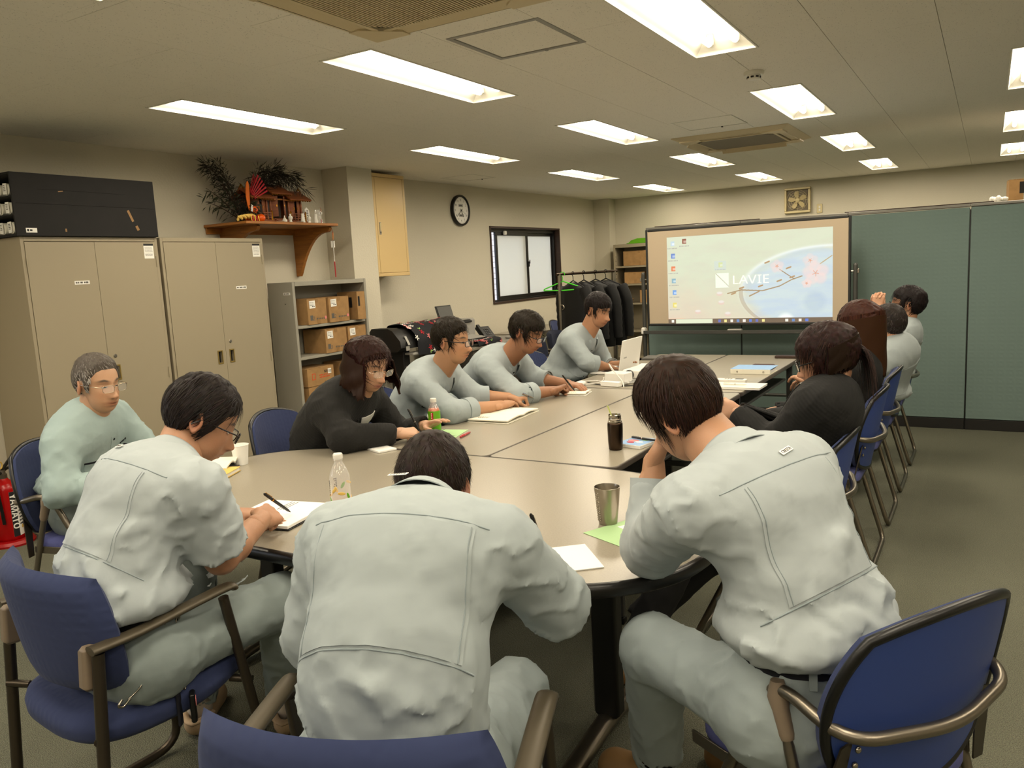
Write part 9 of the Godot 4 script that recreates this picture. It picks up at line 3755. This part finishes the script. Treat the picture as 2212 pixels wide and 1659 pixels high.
func people() -> void:
	person({"label": "grey-haired man in thin-rimmed glasses sitting before the cabinets with folded arms", "seed": 1,
		"f": V(0.42, 0, 0.90), "pel": V(1.98, 0.535, -3.37), "neck": V(1.955, 0.945, -3.275), "head": V(1.97, 1.071, -3.206), "bow": 0.05,
		"face": V(0.10, -0.12, 0.98), "skin": Color(0.50, 0.29, 0.17), "age": 1.0, "cell": 0.012,
		"wrR": V(1.99, 0.66, -3.02), "elR": V(1.745, 0.675, -3.18), "wrL": V(1.95, 0.63, -3.02), "elL": V(2.23, 0.665, -3.22), "sleeve": "rolled", "hpR": "fist", "hpL": "fist",
		"top": "shirt_mint", "collar": "shirt_mint", "inner_collar": "navy_cloth", "front": "shirt", "trousers": "trousers", "belt": "belt_black",
		"hair": Color(0.055, 0.045, 0.038), "hair2": Color(0.16, 0.14, 0.12), "grey": 0.55, "side": 0.007, "back": 0.009, "fringe": 0.078, "burn": -0.02, "locks": 1000, "len": 0.022, "lift": 0.003,
		"specs": "specs_silver", "open": 0.25, "broad": 1.04})
	var s := {"label": "man in short sleeves with blue lanyard writing at the left end of the rounded table", "seed": 2,
		"f": V(0.97, 0, 0.10), "pel": V(1.165, 0.545, -1.895), "neck": V(1.335, 1.020, -1.870), "kc": V(1.19, 0.665, -1.73), "head": V(1.434, 1.090, -1.872), "bow": 0.10,
		"face": V(0.68, -0.54, 0.42), "skin": Color(0.40, 0.205, 0.115), "cell": 0.0085, "hand_cell": 0.0034,
		"elR": V(1.345, 0.745, -1.735), "wrR": V(1.565, 0.775, -1.815), "elL": V(1.44, 0.735, -2.20), "wrL": V(1.610, 0.755, -2.03), "sleeve": "short",
		"hpR": "pen", "hpL": "flat", "hdR": V(0.85, -0.10, -0.45), "hnR": V(-0.1, -0.75, -0.65), "hdL": V(0.62, -0.15, 0.75), "hnL": V(0, -1, 0),
		"top": "shirt_pale", "collar": "shirt_pale", "back_seams": true, "thread": "seam_thread", "trousers": "trousers", "belt": "belt_black", "panel_w": 0.120,
		"knR": V(1.545, 0.545, -1.74), "anR": V(1.72, 0.095, -1.96), "knL": V(1.50, 0.54, -2.14), "anL": V(1.585, 0.095, -2.235), "toeR": V(0.8, 0, -0.5), "toeL": V(0.75, 0, -0.55),
		"clog": true, "shoe": "clog", "sock": "sock",
		"hair": BLACK_HAIR, "hair2": Color(0.022, 0.016, 0.014), "side": 0.010, "back": 0.012, "crown": 0.014, "fringe": 0.060, "burn": -0.020, "nape": -0.075, "locks": 2600, "len": 0.06, "lift": 0.0015, "comb": V(0, -0.3, -0.55), "away": 0.5, "mess": 0.10,
		"specs": "specs_brown", "tag_text": "CRESTA", "tag_at": [0.93, -0.075], "broad": 0.97, "belt_t": 0.26,
		"folds": [[0.40, 0.05, 0.28, 0.15, 1, 0.012], [0.34, -0.02, 0.30, -0.14, 1, 0.010], [0.66, 0.15, 0.55, 0.10, 1, 0.008]]}
	person(s)
	lanyard(s)
	key_chain(s)
	s = {"label": "man bent over the table seen from behind in the centre foreground, long sleeves", "seed": 3,
		"f": V(0.95, 0, -0.31), "pel": V(1.035, 0.545, -0.900), "neck": V(1.235, 1.005, -0.965), "head": V(1.378, 0.985, -1.045), "bow": 0.115,
		"face": V(0.76, -0.66, -0.36), "hup": V(0.4, 1, -0.15), "skin": Color(0.38, 0.19, 0.105), "cell": 0.0085, "hand_cell": 0.0036,
		"elR": V(1.385, 0.775, -0.755), "wrR": V(1.595, 0.755, -0.875), "elL": V(1.09, 0.765, -1.135), "wrL": V(1.20, 0.60, -1.24), "sleeve": "long", "cuff_t": 0.72, "loose": 1.04,
		"hpR": "pen", "hnR": V(0, -0.8, -0.5), "hdR": V(0.7, -0.1, -0.7),
		"top": "shirt", "collar": "shirt", "back_seams": true, "thread": "seam_thread", "trousers": "trousers_pale", "hem_t": 0.02, "blouse": false, "panel_w": 0.150, "panel_low": 0.42, "shoulder": 0.166,
		"hair": Color(0.012, 0.009, 0.007), "hair2": Color(0.022, 0.013, 0.009), "side": 0.007, "back": 0.009, "crown": 0.013, "fringe": 0.062, "nape": -0.060, "burn": -0.01, "locks": 4200, "len": 0.026, "lift": 0.006, "lock_w": 0.0010, "mess": 0.32,
		"tag_text": "CRESTA", "tag_at": [0.985, -0.02], "tag_lift": 0.022, "broad": 1.02,
		"folds": [[0.36, 0.13, 0.16, 0.20, 1, 0.013], [0.34, -0.13, 0.12, -0.19, 1, 0.013], [0.30, -0.03, 0.24, 0.08, 1, 0.006]]}
	person(s)
	s = {"label": "man at the lower right seen from behind, chin on his hand, navy belt", "seed": 4,
		"f": V(0.50, 0, -0.86), "pel": V(1.645, 0.535, -0.315), "neck": V(1.685, 1.050, -0.465), "head": V(1.757, 1.118, -0.602), "bow": 0.10,
		"face": V(0.30, -0.46, -0.72), "hup": V(-0.22, 1, -0.30), "skin": Color(0.44, 0.235, 0.13), "cell": 0.0085, "hand_cell": 0.0036,
		"elL": V(1.775, 0.775, -0.690), "wrL": V(1.83, 0.975, -0.700), "wrR": V(2.00, 0.76, -0.58), "sleeve": "long", "cuff_t": 0.78, "loose": 1.12, "cuffs": true,
		"hpL": "fist", "hdL": V(0.25, 0.75, 0.25), "hnL": V(0.3, 0.3, 0.9),
		"top": "shirt_pale", "collar": "shirt_pale", "back_seams": true, "thread": "seam_thread", "trousers": "trousers_pale", "belt": "belt_navy", "panel_w": 0.125, "shoulder": 0.176,
		"knL": V(1.735, 0.535, -0.680), "anL": V(1.915, 0.10, -0.745), "knR": V(2.00, 0.535, -0.52), "anR": V(2.06, 0.10, -0.50), "toeL": V(0.2, 0, -0.9), "toeR": V(0.4, 0, -0.8), "shoe": "sandal_tan", "sock": "vest_black",
		"hair": Color(0.011, 0.0065, 0.0055), "hair2": Color(0.032, 0.014, 0.009), "side": 0.009, "back": 0.013, "crown": 0.014, "fringe": 0.058, "nape": -0.070, "burn": -0.01, "locks": 3600, "len": 0.062, "lift": 0.003, "mess": 0.16, "comb": V(0, -0.7, 0.1), "lock_w": 0.0013,
		"tag_text": "CRESTA", "tag_at": [0.905, 0.015], "tag_turn": 0.15, "broad": 0.95, "belt_t": 0.30,
		"folds": [[0.48, -0.06, 0.64, 0.11, 1, 0.011], [0.38, 0.02, 0.26, 0.14, 1, 0.012], [0.30, -0.10, 0.26, 0.02, 1, 0.010], [0.40, 0.13, 0.28, 0.05, 1, 0.010]]}
	person(s)
	person({"label": "woman with curly shoulder-length hair in grey cardigan writing at the left side", "seed": 5,
		"f": V(0.30, 0, 0.95), "pel": V(2.80, 0.535, -2.78), "neck": V(2.800, 0.935, -2.520), "head": V(2.795, 1.060, -2.435), "bow": 0.06, "size": 0.96, "shoulder": 0.165,
		"face": V(-0.12, -0.36, 0.92), "skin": Color(0.52, 0.30, 0.185), "lips": Color(0.42, 0.16, 0.13), "cell": 0.011, "hand_cell": 0.004,
		"elR": V(2.585, 0.765, -2.430), "wrR": V(2.795, 0.752, -2.295), "wrL": V(3.02, 0.745, -2.30), "sleeve": "long", "hpR": "pen", "hpL": "flat", "loose": 1.08,
		"hdR": V(0.8, -0.1, 0.5), "hnR": V(0.1, -0.8, -0.3),
		"top": "cardigan", "top_name": "cardigan", "collar": "white_cloth", "collar_size": 1.5, "collar_open": 2.35, "front": "cardigan", "trousers": "black_cloth", "blouse": false, "hem_t": 0.06, "broad": 1.12, "bust": 0.055, "wrinkles": 0.8,
		"hair": Color(0.014, 0.006, 0.0055), "hair2": Color(0.038, 0.013, 0.010), "side": 0.026, "back": 0.03, "fringe": 0.064, "nape": -0.09, "burn": -0.05, "locks": 1300, "len": 0.07, "lift": 0.008, "mess": 0.5, "wave": 0.006, "hang": 0.4,
		"long": 0.155, "open_angle": 1.02, "spread": 0.018, "tuck": -0.012, "long_locks": 900, "lock_w": 0.0018,
		"specs": "specs_silver", "open": 0.3, "wide": 1.02})
	person({"label": "man with moustache and dark-framed glasses looking towards the screen, arms on the table", "seed": 6,
		"f": V(0.28, 0, 0.96), "pel": V(3.46, 0.535, -2.76), "neck": V(3.475, 0.965, -2.525), "head": V(3.452, 1.100, -2.425), "bow": 0.05,
		"face": V(0.20, -0.10, 0.95), "skin": Color(0.47, 0.245, 0.130), "stubble": 0.6, "cell": 0.0125,
		"elR": V(3.295, 0.755, -2.345), "wrR": V(3.610, 0.742, -2.235), "wrL": V(3.80, 0.752, -2.30), "elL": V(3.68, 0.765, -2.46), "sleeve": "rolled", "hpR": "relaxed", "hpL": "fist", "hdR": V(0.95, 0, -0.02), "hdL": V(0.5, -0.1, 0.6),
		"top": "shirt", "collar": "shirt", "inner_collar": "navy_cloth", "front": "shirt", "belt": "belt_black", "wrinkles": 0.8,
		"hair": BLACK_HAIR, "hair2": BROWN_HAIR, "side": 0.010, "fringe": 0.064, "locks": 1100, "len": 0.045, "lift": 0.008, "mess": 0.3,
		"specs": "specs_brown", "open": 0.75, "age": 0.5})
	person({"label": "man with tousled hair and black glasses bent over his small notebook, pen in hand", "seed": 7,
		"f": V(0.20, 0, 0.97), "pel": V(4.11, 0.535, -2.76), "neck": V(4.095, 0.965, -2.465), "head": V(4.070, 1.088, -2.318), "bow": 0.07,
		"face": V(0.04, -0.42, 0.90), "skin": Color(0.33, 0.155, 0.082), "stubble": 0.4, "cell": 0.0125,
		"elR": V(3.865, 0.752, -2.285), "wrR": V(4.135, 0.742, -2.185), "wrL": V(4.345, 0.750, -2.20), "elL": V(4.36, 0.770, -2.45), "sleeve": "rolled", "hpR": "pen", "hpL": "relaxed", "hdR": V(0.95, 0, 0.05), "hnR": V(0, -0.7, 0.5), "hdL": V(-0.2, -0.1, 0.9),
		"top": "shirt", "collar": "shirt", "inner_collar": "navy_cloth", "front": "shirt", "belt": "belt_black", "wrinkles": 0.8,
		"hair": BLACK_HAIR, "hair2": BROWN_HAIR, "side": 0.016, "back": 0.022, "fringe": 0.050, "nape": -0.08, "locks": 1300, "len": 0.06, "lift": 0.010, "mess": 0.4, "hang": 0.3,
		"specs": "specs_black", "open": 0.3})
	person({"label": "young man with fringe sitting behind the white laptop", "seed": 8,
		"f": V(-0.02, 0, 1.0), "pel": V(5.31, 0.53, -2.74), "neck": V(5.295, 0.995, -2.510), "head": V(5.275, 1.137, -2.410), "bow": 0.05,
		"face": V(-0.18, -0.33, 0.90), "skin": Color(0.44, 0.22, 0.12), "cell": 0.014, "hand_cell": 0.005,
		"elR": V(5.08, 0.785, -2.42), "wrR": V(5.20, 0.735, -2.30), "wrL": V(5.43, 0.735, -2.30), "sleeve": "rolled", "hpR": "flat", "hpL": "flat",
		"top": "shirt", "collar": "shirt", "inner_collar": "navy_cloth", "front": "shirt", "belt": "belt_black", "wrinkles": 0.8,
		"hair": BLACK_HAIR, "hair2": Color(0.018, 0.014, 0.012), "side": 0.012, "fringe": 0.046, "locks": 900, "len": 0.055, "lift": 0.006, "mess": 0.22, "hang": 0.2,
		"open": 0.2})
	person({"label": "woman with tied dark hair and black glasses in dark cardigan, right side, hands raised", "seed": 9,
		"f": V(0.12, 0, -0.99), "pel": V(3.06, 0.53, -0.62), "neck": V(3.090, 0.965, -0.470), "head": V(3.115, 1.078, -0.510), "bow": 0.03, "size": 0.95, "shoulder": 0.16,
		"face": V(-0.20, -0.30, -0.90), "skin": Color(0.46, 0.25, 0.15), "lips": Color(0.40, 0.13, 0.11), "cell": 0.0105, "hand_cell": 0.0038,
		"elL": V(2.955, 0.770, -0.660), "wrL": V(3.06, 0.870, -0.830), "elR": V(3.30, 0.75, -0.68), "wrR": V(3.14, 0.855, -0.850), "sleeve": "long", "hpL": "clasp", "hpR": "reach", "hdL": V(-0.1, 0.2, -0.9), "hnL": V(0.9, -0.3, 0), "hdR": V(-0.25, 0.15, -0.9), "hnR": V(-0.8, -0.5, 0.1), "loose": 1.05,
		"top": "cardigan_dark", "top_name": "cardigan", "collar": "white_cloth", "collar_size": 1.35, "front": "cardigan", "trousers": "black_cloth", "blouse": false, "hem_t": 0.06, "broad": 1.0, "bust": 0.05, "wrinkles": 0.7,
		"anL": V(2.56, 0.09, -1.05), "anR": V(2.72, 0.09, -1.10), "toeL": V(-0.9, 0, -0.35), "toeR": V(-0.9, 0, -0.35), "shoe": "sandal_tan",
		"hair": Color(0.009, 0.0065, 0.006), "hair2": Color(0.040, 0.016, 0.012), "side": 0.020, "back": 0.026, "fringe": 0.040, "nape": -0.085, "burn": -0.075, "locks": 2400, "len": 0.085, "lift": 0.002, "mess": 0.12, "hang": 0.5,
		"long": 0.105, "open_angle": 1.75, "spread": 0.004, "tuck": 0.012, "long_locks": 700, "lock_w": 0.0014, "tail": true,
		"specs": "specs_black", "open": 0.3})
	person({"label": "woman with long straight auburn hair, right side, turned to the screen", "seed": 10,
		"f": V(0.15, 0, -0.98), "pel": V(4.07, 0.53, -0.63), "neck": V(4.095, 0.965, -0.515), "head": V(4.130, 1.100, -0.530), "bow": 0.03, "size": 0.95, "shoulder": 0.16,
		"face": V(0.45, -0.08, -0.89), "skin": Color(0.46, 0.25, 0.15), "cell": 0.0135, "hand_cell": 0.0055,
		"wrL": V(4.0, 0.66, -0.95), "wrR": V(4.2, 0.66, -0.95), "sleeve": "long",
		"top": "vest_black", "top_name": "jumper", "trousers": "black_cloth", "blouse": false, "hem_t": 0.06, "wrinkles": 0.6, "collar": "vest_black",
		"hair": Color(0.018, 0.007, 0.005), "hair2": Color(0.070, 0.024, 0.014), "side": 0.018, "back": 0.024, "fringe": 0.045, "nape": -0.09, "burn": -0.06, "locks": 1800, "len": 0.10, "lift": 0.001, "mess": 0.06, "hang": 0.6,
		"long": 0.30, "open_angle": 1.15, "spread": 0.006, "tuck": 0.005, "long_locks": 1100, "lock_w": 0.0018, "open": 0.5})
	person({"label": "man half hidden behind the auburn-haired woman, only nape and shirt back showing", "seed": 11,
		"f": V(0.25, 0, -0.97), "pel": V(5.36, 0.53, -0.60), "neck": V(5.26, 0.885, -0.455), "head": V(5.285, 1.010, -0.515), "bow": 0.06,
		"face": V(0.5, -0.05, -0.86), "skin": Color(0.44, 0.23, 0.13), "cell": 0.0125, "hand_cell": 0.0055,
		"wrL": V(5.3, 0.66, -0.98), "wrR": V(5.5, 0.66, -0.98), "sleeve": "rolled", "top": "shirt", "collar": "shirt", "back_seams": true, "belt": "belt_black",
		"hair": Color(0.014, 0.011, 0.010), "hair2": Color(0.04, 0.032, 0.028), "side": 0.010, "grey": 0.1, "locks": 700, "len": 0.035, "open": 0.5})
	person({"label": "man with black glasses at the far right end holding clasped hands before his face", "seed": 12,
		"f": V(0.05, 0, -1.0), "pel": V(6.10, 0.53, -0.63), "neck": V(6.085, 0.945, -0.470), "head": V(6.085, 1.085, -0.480), "bow": 0.05,
		"face": V(-0.08, 0.06, -0.95), "skin": Color(0.48, 0.25, 0.145), "cell": 0.0125, "hand_cell": 0.0042,
		"elL": V(5.94, 0.88, -0.72), "wrL": V(5.965, 1.065, -0.655), "elR": V(6.22, 0.88, -0.72), "wrR": V(6.07, 1.065, -0.665), "sleeve": "long", "hpL": "clasp", "hpR": "clasp", "hdL": V(0.25, 0.85, 0.15), "hnL": V(0.85, -0.2, -0.2), "hdR": V(-0.25, 0.85, 0.15), "hnR": V(-0.85, -0.2, -0.2),
		"top": "shirt", "collar": "shirt", "back_seams": true, "belt": "belt_black",
		"hair": BLACK_HAIR, "hair2": Color(0.016, 0.012, 0.011), "side": 0.016, "back": 0.024, "fringe": 0.052, "nape": -0.08, "locks": 1200, "len": 0.06, "lift": 0.006, "mess": 0.25,
		"specs": "specs_black", "open": 0.6})
func lanyard(s: Dictionary) -> void:
	var C: Callable = s._C
	var rr: Vector3 = s._rr
	var fw: Vector3 = s._fw
	var td: Vector3 = s._tdir
	var c: Vector3 = s.neck + fw * 0.016 - td * 0.018
	var p := PackedVector3Array()
	for row in [-0.006, 0.006]:
		for k in 29:
			var a := lerpf(-2.7, 2.7, k / 28.0)
			var fr := 0.5 - 0.5 * cos(a)
			p.append(c + (-fw * cos(a) + rr * sin(a)) * (0.093 + 0.018 * fr + row * -0.6) + td * (row + 0.010 - 0.075 * fr * fr))
	var mb := MB.new()
	mb.shell(p, 29, 2, 0.0016)
	var o := put("lanyard", mb, "lanyard")
	tag(o, "blue lanyard round the collar of the man in short sleeves", "lanyard")
func key_chain(s: Dictionary) -> void:
	var o := thing("key_chain", "chrome key chain with black fobs hanging from the writing man's belt", "keys", s.kc)
	var mb: MB
	var pts: Array[Vector3] = []
	for k in 13:
		pts.append(Vector3(0.0, -0.017 * k, 0.004 * sin(k * 1.3)))
	for k in pts.size():
		mb = MB.new()
		var ring := PackedVector3Array()
		var bs := Basis(Vector3.UP, PI / 2 * (k % 2) + 0.4)
		for j in 12:
			var a := TAU * j / 12
			ring.append(pts[k] + bs * Vector3(0.006 * cos(a), 0.012 * sin(a), 0))
		mb.tube(ring, 0.0021, 6, true)
		put("chain_link", mb, "chrome", o)
	mb = MB.new()
	mb.tube(smooth_path([Vector3(0, 0.01, 0), Vector3(0.0, 0.035, 0.006), Vector3(-0.01, 0.045, 0.002), Vector3(-0.016, 0.02, 0.0)], 5), 0.003, 8)
	put("belt_clip", mb, "chrome", o)
	mb = MB.new()
	mb.box(Vector3(0.036, 0.078, 0.014), Vector3(0.012, -0.265, 0.010), 0.005, Basis(Vector3.UP, 0.9))
	var f := put("black_fob", mb, "black_plastic", o)
	sticker(f, 0.024, 0.018, Vector3(0.012, -0.25, 0.010) + Basis(Vector3.UP, 0.9) * Vector3(0, 0, 0.0076), Basis(Vector3.UP, 0.9), "fob_button", "ink_pink")
	mb = MB.new()
	mb.box(Vector3(0.020, 0.085, 0.008), Vector3(-0.018, -0.262, -0.004), 0.003, Basis(Vector3.UP, 0.6))
	put("blue_fob", mb, "belt_navy", o)
	mb = MB.new()
	mb.tube(smooth_path([Vector3(-0.012, 0.012, 0), Vector3(-0.06, -0.06, 0.006), Vector3(-0.11, -0.14, 0.004), Vector3(-0.15, -0.165, 0.0)], 6), 0.0022, 8)
	put("side_chain", mb, "chrome", o)
	mb = MB.new()
	mb.tube(round_path([Vector3(-0.145, -0.165, 0), Vector3(-0.165, -0.178, 0), Vector3(-0.178, -0.170, 0), Vector3(-0.165, -0.158, 0)], 0.006, 3), 0.0032, 8)
	put("snap_hook", mb, "chrome", o)
